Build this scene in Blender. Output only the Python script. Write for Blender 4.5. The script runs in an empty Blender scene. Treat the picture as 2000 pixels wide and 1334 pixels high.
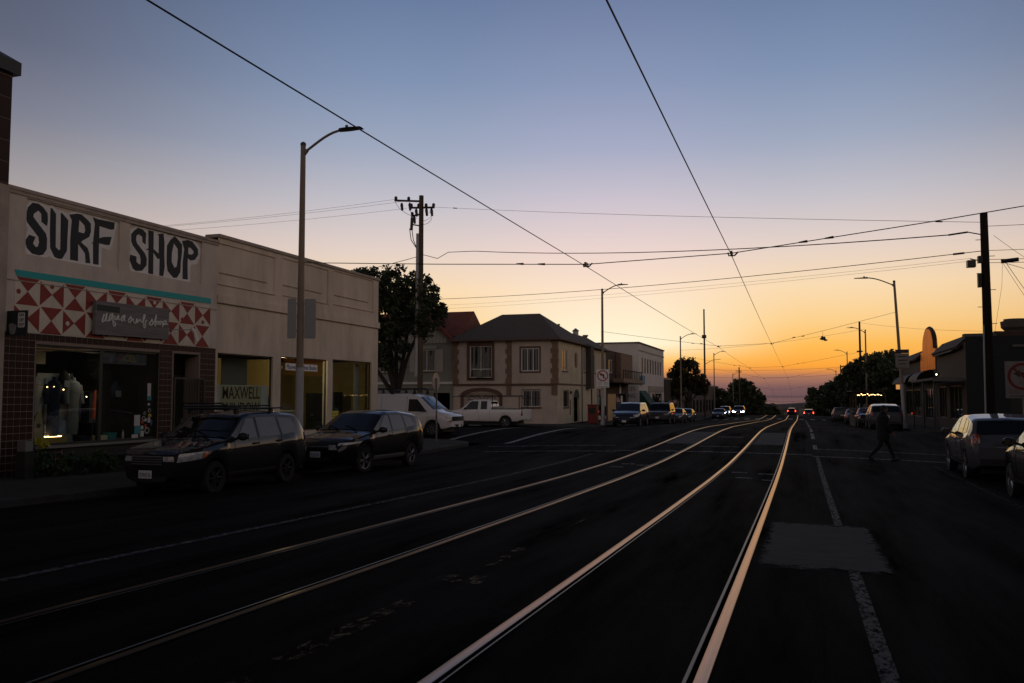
import bpy, bmesh, math, random
import numpy as np
from mathutils import Vector, Matrix
random.seed(7); RNG = np.random.default_rng(11)
R = math.radians
SC = bpy.context.scene
COL = SC.collection

# ------------------------------------------------------------------ camera
cam = bpy.data.cameras.new('camera'); camo = bpy.data.objects.new('camera', cam)
COL.objects.link(camo); SC.camera = camo
cam.sensor_width = 36.0; cam.lens = 30.6; cam.clip_start = 0.1; cam.clip_end = 30000
camo.location = (0, 0, 1.6); camo.rotation_euler = (R(93.635), 0, R(18.35))

# ------------------------------------------------------------------ sky (dusk, sun just under the horizon, 12 degrees left of the street)
SUN_AZ = R(12.0)                        # to the left of +Y
W = bpy.data.worlds.new('World'); SC.world = W; W.use_nodes = True
wn = W.node_tree; wl = wn.links
bg = wn.nodes['Background']; bg.inputs['Strength'].default_value = 1.0
def wnode(t, **k):
    n = wn.nodes.new(t)
    for a, b in k.items(): setattr(n, a, b)
    return n
def wmath(op, a, b=None, clamp=False):
    n = wnode('ShaderNodeMath', operation=op, use_clamp=clamp)
    for i, s in enumerate((a, b)):
        if s is None: continue
        if isinstance(s, (int, float)): n.inputs[i].default_value = s
        else: wl.new(s, n.inputs[i])
    return n.outputs[0]
def lin(c):
    return tuple(((x/255)/12.92 if x/255 <= .04045 else ((x/255+.055)/1.055)**2.4) for x in c)
def wramp(fac, stops):
    n = wnode('ShaderNodeValToRGB'); cr = n.color_ramp; cr.interpolation = 'B_SPLINE'
    cr.interpolation = 'LINEAR'
    while len(cr.elements) > 1: cr.elements.remove(cr.elements[0])
    for i, (deg, c, k) in enumerate(stops):
        p = math.sqrt(max(deg, 0)/90)
        e = cr.elements[0] if i == 0 else cr.elements.new(p)
        e.position = p; l = lin(c); e.color = (l[0]*k, l[1]*k, l[2]*k, 1)
    wl.new(fac, n.inputs[0]); return n.outputs[0]
tc = wnode('ShaderNodeTexCoord'); sep = wnode('ShaderNodeSeparateXYZ'); wl.new(tc.outputs['Generated'], sep.inputs[0])
dx, dy, dz = sep.outputs
elev = wmath('SQRT', wmath('MULTIPLY', wmath('ARCSINE', wmath('MAXIMUM', dz, 0.0)), 2/math.pi))
hlen = wmath('MAXIMUM', wmath('SQRT', wmath('ADD', wmath('MULTIPLY', dx, dx), wmath('MULTIPLY', dy, dy))), 1e-4)
cosa = wmath('DIVIDE', wmath('ADD', wmath('MULTIPLY', dx, -math.sin(SUN_AZ)), wmath('MULTIPLY', dy, math.cos(SUN_AZ))), hlen)
ang = wmath('MULTIPLY', wmath('ARCCOSINE', wmath('MAXIMUM', wmath('MINIMUM', cosa, 1.0), -1.0)), 180/math.pi)
ZEN = [(32, (82, 97, 128), 1), (45, (52, 61, 82), 1), (60, (38, 44, 60), 1), (90, (31, 36, 50), 1)]
SKY_A = [(0, (108, 82, 86), 1), (.7, (136, 98, 94), 1), (1.3, (176, 120, 92), 1), (1.7, (236, 156, 84), 1), (2.4, (255, 205, 120), 1), (3.4, (255, 244, 212), 1.03), (5, (254, 238, 206), 1),
         (7, (252, 226, 200), 1), (9.5, (236, 212, 205), 1), (12.5, (206, 196, 206), 1), (16, (167, 172, 197), 1), (20, (138, 151, 183), 1), (25, (111, 127, 162), 1)]+ZEN
SKY_B = [(0, (98, 76, 80), 1), (.6, (122, 90, 90), 1), (1.25, (168, 116, 94), 1), (1.6, (222, 142, 76), 1), (1.9, (252, 164, 58), 1), (3.2, (254, 187, 84), 1), (4.8, (252, 208, 140), 1),
         (7, (249, 219, 178), 1), (9.5, (228, 209, 199), 1), (12.5, (196, 192, 200), 1), (16, (158, 168, 190), 1), (20, (129, 147, 178), 1), (25, (104, 124, 159), 1)]+ZEN
SKY_C = [(0, (92, 74, 76), 1), (1, (140, 104, 88), 1), (2.2, (200, 144, 92), 1), (4, (220, 170, 112), 1), (6, (218, 180, 136), 1), (9, (198, 178, 168), 1),
         (12.5, (158, 151, 152), 1), (16, (122, 123, 136), 1), (20, (95, 99, 117), 1), (25, (79, 85, 105), 1)]+ZEN
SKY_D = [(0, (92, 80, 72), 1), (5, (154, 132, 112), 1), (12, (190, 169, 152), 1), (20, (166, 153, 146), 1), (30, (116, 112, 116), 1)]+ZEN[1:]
def wmix(f, a, b):
    n = wnode('ShaderNodeMix', data_type='RGBA'); wl.new(f, n.inputs[0]); wl.new(a, n.inputs[6]); wl.new(b, n.inputs[7]); return n.outputs[2]
def wstep(a0, a1):
    n = wnode('ShaderNodeMapRange', interpolation_type='SMOOTHSTEP'); wl.new(ang, n.inputs[0]); n.inputs[1].default_value = a0; n.inputs[2].default_value = a1; return n.outputs[0]
skyc = wmix(wstep(1, 13), wramp(elev, SKY_A), wramp(elev, SKY_B))
skyc = wmix(wstep(13, 42), skyc, wramp(elev, SKY_C))
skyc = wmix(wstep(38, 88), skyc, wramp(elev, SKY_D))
nish = wnode('ShaderNodeTexSky', sky_type='NISHITA', sun_disc=False)
nish.sun_elevation = R(-4.0); nish.sun_rotation = -SUN_AZ
addn = wnode('ShaderNodeMix', data_type='RGBA', blend_type='ADD'); addn.inputs[0].default_value = 0.05
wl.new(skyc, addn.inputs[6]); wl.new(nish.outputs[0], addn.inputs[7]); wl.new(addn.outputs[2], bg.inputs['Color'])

SC.view_settings.view_transform = 'Standard'; SC.view_settings.look = 'None'
SC.view_settings.exposure = 0.0; SC.view_settings.gamma = 1.0
SC.cycles.use_denoising = True
SC.cycles.max_bounces = 7; SC.cycles.diffuse_bounces = 3; SC.cycles.glossy_bounces = 4; SC.cycles.transparent_max_bounces = 12
SC.cycles.sample_clamp_indirect = 4.0; SC.cycles.caustics_reflective = False; SC.cycles.caustics_refractive = False

# ------------------------------------------------------------------ materials
MATS = {}
def mat(name, col, rough=.7, metal=0., var=.0, scale=3., bump=0., bscale=60., coat=0., spec=.5, emit=None, estr=0., stretch=None, var2=None, grime=0.):
    m = bpy.data.materials.new(name); m.use_nodes = True; MATS[name] = m
    nt = m.node_tree; b = nt.nodes['Principled BSDF']
    b.inputs['Base Color'].default_value = (*col, 1); b.inputs['Roughness'].default_value = rough
    b.inputs['Metallic'].default_value = metal; b.inputs['Coat Weight'].default_value = coat
    b.inputs['Coat Roughness'].default_value = .03
    b.inputs['Specular IOR Level'].default_value = spec
    if emit: b.inputs['Emission Color'].default_value = (*emit, 1); b.inputs['Emission Strength'].default_value = estr
    if var or bump or var2:
        t = nt.nodes.new('ShaderNodeTexCoord'); mp = nt.nodes.new('ShaderNodeMapping'); nt.links.new(t.outputs['Object'], mp.inputs[0])
        if stretch: mp.inputs['Scale'].default_value = stretch
    if var or var2:
        n = nt.nodes.new('ShaderNodeTexNoise'); n.inputs['Scale'].default_value = scale; n.inputs['Detail'].default_value = 6; n.inputs['Roughness'].default_value = .65
        nt.links.new(mp.outputs[0], n.inputs['Vector'])
        r = nt.nodes.new('ShaderNodeValToRGB'); r.color_ramp.elements[0].position = .3; r.color_ramp.elements[1].position = .7
        c2 = var2 or tuple(c*(1+var) for c in col)
        c1 = tuple(c*(1-var) for c in col) if not var2 else col
        r.color_ramp.elements[0].color = (*c1, 1); r.color_ramp.elements[1].color = (*c2, 1)
        nt.links.new(n.outputs[0], r.inputs[0]); nt.links.new(r.outputs[0], b.inputs['Base Color'])
    if grime:
        t3 = nt.nodes.new('ShaderNodeTexCoord'); m3 = nt.nodes.new('ShaderNodeMapping'); m3.inputs['Scale'].default_value = (1.1, 1.1, .4); nt.links.new(t3.outputs['Object'], m3.inputs[0])
        n3 = nt.nodes.new('ShaderNodeTexNoise'); n3.inputs['Scale'].default_value = 1.; n3.inputs['Detail'].default_value = 7; n3.inputs['Roughness'].default_value = .7; nt.links.new(m3.outputs[0], n3.inputs['Vector'])
        r3 = nt.nodes.new('ShaderNodeMapRange'); nt.links.new(n3.outputs[0], r3.inputs[0]); r3.inputs[1].default_value = .45; r3.inputs[2].default_value = .78; r3.inputs[3].default_value = 1.; r3.inputs[4].default_value = 1-grime
        x3 = nt.nodes.new('ShaderNodeMix'); x3.data_type = 'RGBA'; x3.blend_type = 'MULTIPLY'; x3.inputs[0].default_value = 1.
        src = b.inputs['Base Color'].links[0].from_socket if b.inputs['Base Color'].links else None
        if src: nt.links.new(src, x3.inputs[6])
        else: x3.inputs[6].default_value = (*col, 1)
        nt.links.new(r3.outputs[0], x3.inputs[7]); nt.links.new(x3.outputs[2], b.inputs['Base Color'])
    if bump:
        n2 = nt.nodes.new('ShaderNodeTexNoise'); n2.inputs['Scale'].default_value = bscale; n2.inputs['Detail'].default_value = 4
        nt.links.new(mp.outputs[0], n2.inputs['Vector'])
        bp = nt.nodes.new('ShaderNodeBump'); bp.inputs['Strength'].default_value = bump; bp.inputs['Distance'].default_value = .02
        nt.links.new(n2.outputs[0], bp.inputs['Height']); nt.links.new(bp.outputs[0], b.inputs['Normal'])
    return m
def glassmat(name, tint, gloss_rough=.01, ior=1.5):
    m = bpy.data.materials.new(name); m.use_nodes = True; nt = m.node_tree; nt.nodes.remove(nt.nodes['Principled BSDF'])
    tr = nt.nodes.new('ShaderNodeBsdfTransparent'); tr.inputs[0].default_value = (*tint, 1)
    gl = nt.nodes.new('ShaderNodeBsdfGlossy'); gl.inputs['Roughness'].default_value = gloss_rough; gl.inputs[0].default_value = (.9, .9, .9, 1)
    lw = nt.nodes.new('ShaderNodeLayerWeight'); lw.inputs[0].default_value = .5
    pw = nt.nodes.new('ShaderNodeMath'); pw.operation = 'POWER'; pw.inputs[1].default_value = 5; nt.links.new(lw.outputs['Facing'], pw.inputs[0])
    fr = nt.nodes.new('ShaderNodeMath'); fr.operation = 'MULTIPLY_ADD'; fr.inputs[1].default_value = .96; fr.inputs[2].default_value = .04; nt.links.new(pw.outputs[0], fr.inputs[0])
    mx = nt.nodes.new('ShaderNodeMixShader'); nt.links.new(fr.outputs[0], mx.inputs[0]); nt.links.new(tr.outputs[0], mx.inputs[1]); nt.links.new(gl.outputs[0], mx.inputs[2])
    nt.links.new(mx.outputs[0], nt.nodes['Material Output'].inputs[0]); MATS[name] = m; return m
M = MATS
def asphalt(name, base, dark, crack=True):
    m = bpy.data.materials.new(name); m.use_nodes = True; nt = m.node_tree; b = nt.nodes['Principled BSDF']; MATS[name] = m
    b.inputs['Roughness'].default_value = .9; b.inputs['Specular IOR Level'].default_value = .12
    t = nt.nodes.new('ShaderNodeTexCoord')
    def noise(scale, detail, st=None):
        n = nt.nodes.new('ShaderNodeTexNoise'); n.inputs['Scale'].default_value = scale; n.inputs['Detail'].default_value = detail; n.inputs['Roughness'].default_value = .7
        if st:
            mp = nt.nodes.new('ShaderNodeMapping'); mp.inputs['Scale'].default_value = st; nt.links.new(t.outputs['Object'], mp.inputs[0]); nt.links.new(mp.outputs[0], n.inputs['Vector'])
        else: nt.links.new(t.outputs['Object'], n.inputs['Vector'])
        return n.outputs[0]
    def mixc(f, a, bb, blend='MIX'):
        n = nt.nodes.new('ShaderNodeMix'); n.data_type = 'RGBA'; n.blend_type = blend
        for s, i in ((f, 0), (a, 6), (bb, 7)):
            if isinstance(s, (int, float)): n.inputs[i].default_value = s
            elif isinstance(s, tuple): n.inputs[i].default_value = (*s, 1)
            else: nt.links.new(s, n.inputs[i])
        return n.outputs[2]
    def rng(s, a, c):
        n = nt.nodes.new('ShaderNodeMapRange'); nt.links.new(s, n.inputs[0]); n.inputs[1].default_value = a; n.inputs[2].default_value = c; return n.outputs[0]
    c = mixc(rng(noise(.35, 4, (1, .25, 1)), .35, .65), dark, base)
    c = mixc(rng(noise(120, 3), .35, .75), c, mixc(1.0, c, (1.6, 1.6, 1.6), 'MULTIPLY'))
    if crack:
        v = nt.nodes.new('ShaderNodeTexVoronoi'); v.feature = 'DISTANCE_TO_EDGE'; v.inputs['Scale'].default_value = .22
        wv = nt.nodes.new('ShaderNodeMix'); wv.data_type = 'VECTOR'; wv.inputs[0].default_value = .12
        nz = nt.nodes.new('ShaderNodeTexNoise'); nz.inputs['Scale'].default_value = 1.3; nz.inputs['Detail'].default_value = 5; nt.links.new(t.outputs['Object'], nz.inputs['Vector'])
        sc_ = nt.nodes.new('ShaderNodeVectorMath'); sc_.operation = 'MULTIPLY_ADD'; sc_.inputs[1].default_value = (1.6, 1.6, 0)
        nt.links.new(nz.outputs['Color'], sc_.inputs[0]); nt.links.new(t.outputs['Object'], sc_.inputs[2]); nt.links.new(sc_.outputs[0], v.inputs['Vector'])
        c = mixc(rng(v.outputs['Distance'], .0045, .002), c, (.008, .008, .008))
    nt.links.new(c, b.inputs['Base Color'])
    sp_ = nt.nodes.new('ShaderNodeMapRange'); nt.links.new(noise(1.1, 6, (1.2, .12, 1)), sp_.inputs[0]); sp_.inputs[1].default_value = .35; sp_.inputs[2].default_value = .7; sp_.inputs[3].default_value = .0; sp_.inputs[4].default_value = .06; nt.links.new(sp_.outputs[0], b.inputs['Specular IOR Level'])
    ro_ = nt.nodes.new('ShaderNodeMapRange'); nt.links.new(noise(45, 4), ro_.inputs[0]); ro_.inputs[3].default_value = .75; ro_.inputs[4].default_value = 1.; nt.links.new(ro_.outputs[0], b.inputs['Roughness'])
    bp = nt.nodes.new('ShaderNodeBump'); bp.inputs['Strength'].default_value = .9; bp.inputs['Distance'].default_value = .012
    nt.links.new(noise(70, 5), bp.inputs['Height']); nt.links.new(bp.outputs[0], b.inputs['Normal'])
    return m
def paint(name, col, wear=.5, scale=9.):
    """worn road paint: noise decides where the asphalt shows through"""
    m = bpy.data.materials.new(name); m.use_nodes = True; nt = m.node_tree; b = nt.nodes['Principled BSDF']; MATS[name] = m
    b.inputs['Roughness'].default_value = .75
    t = nt.nodes.new('ShaderNodeTexCoord'); n = nt.nodes.new('ShaderNodeTexNoise'); n.inputs['Scale'].default_value = scale; n.inputs['Detail'].default_value = 7; n.inputs['Roughness'].default_value = .75
    mp = nt.nodes.new('ShaderNodeMapping'); mp.inputs['Scale'].default_value = (1, .5, 1); nt.links.new(t.outputs['Object'], mp.inputs[0]); nt.links.new(mp.outputs[0], n.inputs['Vector'])
    r = nt.nodes.new('ShaderNodeValToRGB'); r.color_ramp.elements[0].position = wear-.06; r.color_ramp.elements[1].position = wear+.06
    r.color_ramp.elements[0].color = (0, 0, 0, 1); r.color_ramp.elements[1].color = (1, 1, 1, 1); b.inputs['Base Color'].default_value = (*col, 1); b.inputs['Specular IOR Level'].default_value = .15
    nt.links.new(n.outputs[0], r.inputs[0]); nt.links.new(r.outputs[0], b.inputs['Alpha']); return m

asphalt('asphalt', (.0115, .0107, .0096), (.0080, .0075, .0068))
asphalt('asphalt_track', (.0058, .0054, .0048), (.0040, .0037, .0033))
mat('concrete', (.055, .055, .048), .9, var=.25, scale=1.2, bump=.3, spec=.15)
mat('concrete_patch', (.046, .044, .041), .85, spec=.2, var=.35, scale=2.2, bump=.3, stretch=(1, 3, 1))
cpm = M['concrete_patch'].node_tree; cb_ = cpm.nodes['Principled BSDF']     # ragged edge of the patches
def _n(t, **k):
    q = cpm.nodes.new(t)
    for a_, b_ in k.items(): setattr(q, a_, b_)
    return q
tg = _n('ShaderNodeTexCoord'); sx_ = _n('ShaderNodeSeparateXYZ'); cpm.links.new(tg.outputs['Generated'], sx_.inputs[0])
def _m(op, a_, b_):
    q = _n('ShaderNodeMath', operation=op)
    for i_, v_ in enumerate((a_, b_)):
        if isinstance(v_, (int, float)): q.inputs[i_].default_value = v_
        else: cpm.links.new(v_, q.inputs[i_])
    return q.outputs[0]
ed = _m('MINIMUM', _m('MINIMUM', sx_.outputs[0], _m('SUBTRACT', 1.0, sx_.outputs[0])), _m('MINIMUM', sx_.outputs[1], _m('SUBTRACT', 1.0, sx_.outputs[1])))
nz_ = _n('ShaderNodeTexNoise'); nz_.inputs['Scale'].default_value = 6; nz_.inputs['Detail'].default_value = 8; nz_.inputs['Roughness'].default_value = .75; cpm.links.new(tg.outputs['Object'], nz_.inputs['Vector'])
al = _n('ShaderNodeMapRange'); cpm.links.new(_m('ADD', ed, _m('MULTIPLY', _m('SUBTRACT', nz_.outputs[0], .60), .32)), al.inputs[0]); al.inputs[1].default_value = -.015; al.inputs[2].default_value = .03; cpm.links.new(al.outputs[0], cb_.inputs['Alpha'])
mat('kerb', (.06, .058, .054), .9, spec=.15, var=.25, scale=2)
paint('paint_white', (.085, .083, .08), .47, 22)
paint('paint_faint', (.05, .05, .05), .52, 14)
paint('paint_thin', (.26, .26, .26), .46, 14)
paint('paint_bright', (.34, .34, .335), .43, 9)
paint('paint_yellow', (.10, .06, .015), .55, 12)
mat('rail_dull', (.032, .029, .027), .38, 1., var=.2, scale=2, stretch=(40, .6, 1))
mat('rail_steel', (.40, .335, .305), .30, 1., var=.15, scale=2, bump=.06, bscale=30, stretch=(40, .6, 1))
for rn_ in ('rail_steel', 'rail_dull'):
    rs = M[rn_].node_tree; rb_ = rs.nodes['Principled BSDF']; rb_.inputs['Anisotropic'].default_value = .92; rb_.inputs['Roughness'].default_value = .30; rb_.inputs['Specular Tint'].default_value = (.75, .6, .5, 1)
    cx_ = rs.nodes.new('ShaderNodeCombineXYZ'); cx_.inputs[0].default_value = 1.0; rs.links.new(cx_.outputs[0], rb_.inputs['Tangent'])   # polished lengthways by the wheels
mat('rail_dark', (.003, .003, .003), 1., spec=0.)
mat('rail_lip', (.045, .035, .03), .4, 1., var=.3, scale=3, stretch=(10, .5, 1))
mat('earth', (.05, .048, .042), .95, var=.2)
mat('dune', (.10, .075, .065), .95, var=.4, scale=.05)
mat('sea', (.05, .045, .05), .03, spec=.5)
# ------------------------------------------------------------------ mesh helpers
ORG = {}
class MB:
    def __init__(s): s.v = []; s.f = []
    def add(s, vs, fs):
        n = len(s.v); s.v += [tuple(p) for p in vs]; s.f += [tuple(i+n for i in f) for f in fs]; return s
    def hexa(s, p):        # 8 points: bottom 0-3, top 4-7
        return s.add(p, [(3, 2, 1, 0), (4, 5, 6, 7), (0, 1, 5, 4), (1, 2, 6, 5), (2, 3, 7, 6), (3, 0, 4, 7)])
    def box(s, x0, x1, y0, y1, z0, z1):
        return s.hexa([(x0, y0, z0), (x1, y0, z0), (x1, y1, z0), (x0, y1, z0), (x0, y0, z1), (x1, y0, z1), (x1, y1, z1), (x0, y1, z1)])
    def obox(s, c, sz, M=None):
        a, b, d = sz[0]/2, sz[1]/2, sz[2]/2; M = M or Matrix()
        c = Vector(c)
        return s.hexa([c + M.to_3x3() @ Vector(q) for q in ((-a, -b, -d), (a, -b, -d), (a, b, -d), (-a, b, -d), (-a, -b, d), (a, -b, d), (a, b, d), (-a, b, d))])
    def quad(s, a, b, c, d): return s.add([a, b, c, d], [(0, 1, 2, 3)])
    def extr(s, pts, vec):
        n = len(pts); vec = Vector(vec); P = [Vector(p) for p in pts]; Q = [p+vec for p in P]
        return s.add(P+Q, [tuple(range(n))[::-1], tuple(range(n, 2*n))] + [(i, (i+1) % n, n+(i+1) % n, n+i) for i in range(n)])
    def tube(s, pts, r, n=6, cap=True):
        P = [Vector(p) for p in pts]; k = len(P); rr = r if isinstance(r, (list, tuple)) else [r]*k
        vs = []; fs = []; ref = None
        for i in range(k):
            t = (P[min(i+1, k-1)] - P[max(i-1, 0)]).normalized()
            if ref is None: ref = Vector((0, 0, 1)) if abs(t.z) < .9 else Vector((1, 0, 0))
            a = t.cross(ref)
            if a.length < 1e-4: a = t.cross(Vector((1, 0, 0)))
            a.normalize(); b = t.cross(a).normalized(); ref = b.cross(t) if False else ref
            for j in range(n):
                w = 2*math.pi*j/n; vs.append(P[i] + (a*math.cos(w) + b*math.sin(w))*rr[i])
        for i in range(k-1):
            for j in range(n): fs.append((i*n+j, i*n+(j+1) % n, (i+1)*n+(j+1) % n, (i+1)*n+j))
        if cap: fs += [tuple(range(n))[::-1], tuple(range((k-1)*n, k*n))]
        return s.add(vs, fs)
    def lathe(s, prof, n, M=None, cap=True):
        M = M or Matrix(); k = len(prof); vs = []; fs = []
        for r, z in prof:
            for j in range(n):
                w = 2*math.pi*j/n; vs.append(M @ Vector((r*math.cos(w), r*math.sin(w), z)))
        for i in range(k-1):
            for j in range(n): fs.append((i*n+j, i*n+(j+1) % n, (i+1)*n+(j+1) % n, (i+1)*n+j))
        if cap: fs += [tuple(range(n))[::-1], tuple(range((k-1)*n, k*n))]
        return s.add(vs, fs)
    def ball(s, c, r, n=10, m=6):
        r = r if isinstance(r, (tuple, list)) else (r, r, r)
        prof = [(math.sin(math.pi*(i+.02)/(m+.04)), -math.cos(math.pi*(i+.02)/(m+.04))) for i in range(m+1)]
        return s.lathe(prof, n, Matrix.Translation(Vector(c)) @ Matrix.Diagonal((*r, 1)))
    def grid(s, fn, us, vs_):
        n = len(vs_); return s.add([fn(u, v) for u in us for v in vs_], [(i*n+j, i*n+j+1, (i+1)*n+j+1, (i+1)*n+j) for i in range(len(us)-1) for j in range(n-1)])
    def build(s, name, m, parent=None, smooth=False, **k):
        return mesh_obj(name, s.v, s.f, m, parent, smooth, **k)
def mesh_obj(name, v, f, m, parent=None, smooth=False, angle=35, **k):
    me = bpy.data.meshes.new(name)
    o0 = ORG.get(parent.name) if parent is not None else None
    if o0 is not None: v = [(p[0]-o0[0], p[1]-o0[1], p[2]-o0[2]) for p in v]
    me.from_pydata(v, [], f); me.update()
    if m: me.materials.append(M[m] if isinstance(m, str) else m)
    if smooth:
        me.shade_smooth()
        me.set_sharp_from_angle(angle=R(angle))
    return link(name, me, parent, **k)
def link(name, data, parent=None, label=None, cat=None, group=None, kind=None, loc=None, rz=None):
    o = bpy.data.objects.new(name, data); COL.objects.link(o)
    if parent is not None:
        o.parent = parent
        if parent.name in ORG: ORG[o.name] = ORG[parent.name]
    if loc is not None: o.location = loc
    if rz is not None: o.rotation_euler = (0, 0, rz)
    if label: o['label'] = label
    if cat: o['category'] = cat
    if group: o['group'] = group
    if kind: o['kind'] = kind
    return o
def thing(name, label, cat, loc=(0, 0, 0), rz=0, group=None, local=False):
    o = link(name, None, None, label, cat, group, None, loc, rz); o.empty_display_size = .3
    if not local: ORG[o.name] = tuple(loc)
    return o
def curve_mesh(polys, extrude):
    cu = bpy.data.curves.new('c', 'CURVE'); cu.dimensions = '2D'; cu.fill_mode = 'BOTH'; cu.extrude = extrude
    for pl in polys:
        sp = cu.splines.new('POLY'); sp.points.add(len(pl)-1); sp.use_cyclic_u = True
        for p, q in zip(sp.points, pl): p.co = (q[0], q[1], 0, 1)
    return curve_to_vf(cu)
def curve_to_vf(cu):
    o = bpy.data.objects.new('tmp', cu); COL.objects.link(o)
    dg = bpy.context.evaluated_depsgraph_get(); dg.update()
    me = bpy.data.meshes.new_from_object(o.evaluated_get(dg))
    v = [tuple(x.co) for x in me.vertices]; f = [tuple(p.vertices) for p in me.polygons]
    bpy.data.objects.remove(o); bpy.data.curves.remove(cu); bpy.data.meshes.remove(me); return v, f
class Fr:
    """a wall frame: u along the wall, z up, d outwards"""
    def __init__(s, O, U, N): s.O = Vector(O); s.U = Vector(U); s.N = Vector(N)
    def P(s, u, z, d=0.): q = s.O + s.U*u + s.N*d; return (q.x, q.y, q.z+z)
    def box(s, mb, u0, u1, z0, z1, d0, d1):
        return mb.hexa([s.P(u0, z0, d0), s.P(u1, z0, d0), s.P(u1, z0, d1), s.P(u0, z0, d1), s.P(u0, z1, d0), s.P(u1, z1, d0), s.P(u1, z1, d1), s.P(u0, z1, d1)])
    def part(s, name, m, par, u0, u1, z0, z1, d0, d1, **k): return s.box(MB(), u0, u1, z0, z1, d0, d1).build(name, m, par, **k)
    def frame(s, mb, u0, u1, z0, z1, w, d0, d1):
        s.box(mb, u0, u1, z0, z0+w, d0, d1); s.box(mb, u0, u1, z1-w, z1, d0, d1)
        s.box(mb, u0, u0+w, z0+w, z1-w, d0, d1); s.box(mb, u1-w, u1, z0+w, z1-w, d0, d1); return mb
    def wall(s, mb, u0, u1, z0, z1, holes=(), rev=.12, d=0.):
        us = sorted({u0, u1, *[h[0] for h in holes], *[h[1] for h in holes]}); zs = sorted({z0, z1, *[h[2] for h in holes], *[h[3] for h in holes]})
        for a, b in zip(us, us[1:]):
            for c, e in zip(zs, zs[1:]):
                mu, mz = (a+b)/2, (c+e)/2
                if any(h[0] < mu < h[1] and h[2] < mz < h[3] for h in holes): continue
                mb.quad(s.P(a, c, d), s.P(b, c, d), s.P(b, e, d), s.P(a, e, d))
        for h in holes:
            a, b, c, e = h[:4]; r = h[4] if len(h) > 4 else rev
            for q in (((a, c), (b, c)), ((b, c), (b, e)), ((b, e), (a, e)), ((a, e), (a, c))):
                mb.quad(s.P(*q[0], d), s.P(*q[1], d), s.P(*q[1], d-r), s.P(*q[0], d-r))
        return mb
    def poly(s, name, m, par, polys, d, th=.004, **k):
        v, f = curve_mesh(polys, th/2); return mesh_obj(name, [s.P(a, b, d+c) for a, b, c in v], f, m, par, **k)
    def text(s, name, m, par, body, u0, u1, z0, z1, d, flip=False, bold=0., **k):
        cu = bpy.data.curves.new('t', 'FONT'); cu.body = body; cu.extrude = .002; cu.resolution_u = 3; cu.offset = bold
        v, f = curve_to_vf(cu)
        xs = [p[0] for p in v]; ys = [p[1] for p in v]; X0, X1, Y0, Y1 = min(xs), max(xs), min(ys), max(ys)
        def mp(p):
            t = (p[0]-X0)/(X1-X0); t = 1-t if flip else t
            return s.P(u0+(u1-u0)*t, z0+(z1-z0)*(p[1]-Y0)/(Y1-Y0), d+p[2])
        return mesh_obj(name, [mp(p) for p in v], f, m, par, **k)
def disc(mb, fr, u, z, r, d, n=16, th=.004):
    return mb.extr([fr.P(u+r*math.cos(2*math.pi*i/n), z+r*math.sin(2*math.pi*i/n), d) for i in range(n)], fr.N*th)
def ringf(mb, fr, u, z, r0, r1, d, n=28):
    c = [(math.cos(2*math.pi*i/n), math.sin(2*math.pi*i/n)) for i in range(n+1)]
    for a, b in zip(c, c[1:]): mb.quad(fr.P(u+r0*a[0], z+r0*a[1], d), fr.P(u+r1*a[0], z+r1*a[1], d), fr.P(u+r1*b[0], z+r1*b[1], d), fr.P(u+r0*b[0], z+r0*b[1], d))
    return mb

# ------------------------------------------------------------------ terrain
PY = [-40, 0, 4, 8, 14, 20, 26, 33, 40, 46, 54, 65, 85, 105, 120, 130, 146, 152, 165, 200, 260, 340, 420, 1000]
PZ = [.12, .06, .04, -.05, -.17, -.27, -.32, -.28, -.2, -.15, -.2, -.4, -.76, -1.15, -1.4, -1.42, -1.36, -1.42, -2.3, -4.6, -8.0, -11., -13., -13.]
_yy = np.arange(-60, 1000, .5); _zz = np.interp(_yy, PY, PZ)
_k = np.hanning(11); _k /= _k.sum(); _zs = np.convolve(np.pad(_zz, 5, mode='edge'), _k, 'valid')
def prof(y): return float(np.interp(y, _yy, _zs))
KL, KR = -13.45, 6.3                 # kerb lines of the street
AV0, AV1 = 36.8, 54.2                # kerb lines of the cross street
AVC, AVH = 45.5, 8.7
def gz(x, y):
    w = max(0., 1-((y-AVC)/AVH)**2)
    c = min(abs(x+3.6), 9.9)/9.9
    return prof(y) - .24*c*c*(1-w)
def swz(x, y):                       # pavement level
    d = (KL-x) if x < 0 else (x-KR)
    return prof(y)-.24+.14+.012*min(max(d, 0), 5)
# ------------------------------------------------------------------ ground, roads, pavements
YS = sorted(set([round(v, 2) for v in np.concatenate([np.arange(-40, 30, 2), np.arange(30, 62, 1), np.arange(62, 170, 3), np.arange(170, 441, 15)])] + [AV0, AV1]))
g = MB(); g.grid(lambda x, y: (x, y, prof(min(y, 600))-.55 if y < 480 else -13.9), [-900, -300, -100, -40, -14.5, 7.5, 40, 100, 300, 900], [-300]+YS+[470, 520, 600, 680])
g.build('ground', 'earth', kind='structure')
r_ = MB(); r_.grid(lambda x, y: (x, y, gz(x, y)), list(np.linspace(KL, KR, 21)), YS)
road = r_.build('road', 'asphalt', kind='structure', smooth=True)
for sx, nm in ((-1, 'cross_street_south'), (1, 'cross_street_north')):
    xs = np.linspace(KL, KL-130, 14) if sx < 0 else np.linspace(KR, KR+110, 12)
    a = MB(); a.grid(lambda x, y: (x, y, gz(x, y)-.002*max(0, abs(x)-14)), list(xs), [v for v in np.linspace(AV0, AV1, 19)])
    a.build(nm, 'asphalt', kind='structure', smooth=True)
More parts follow.
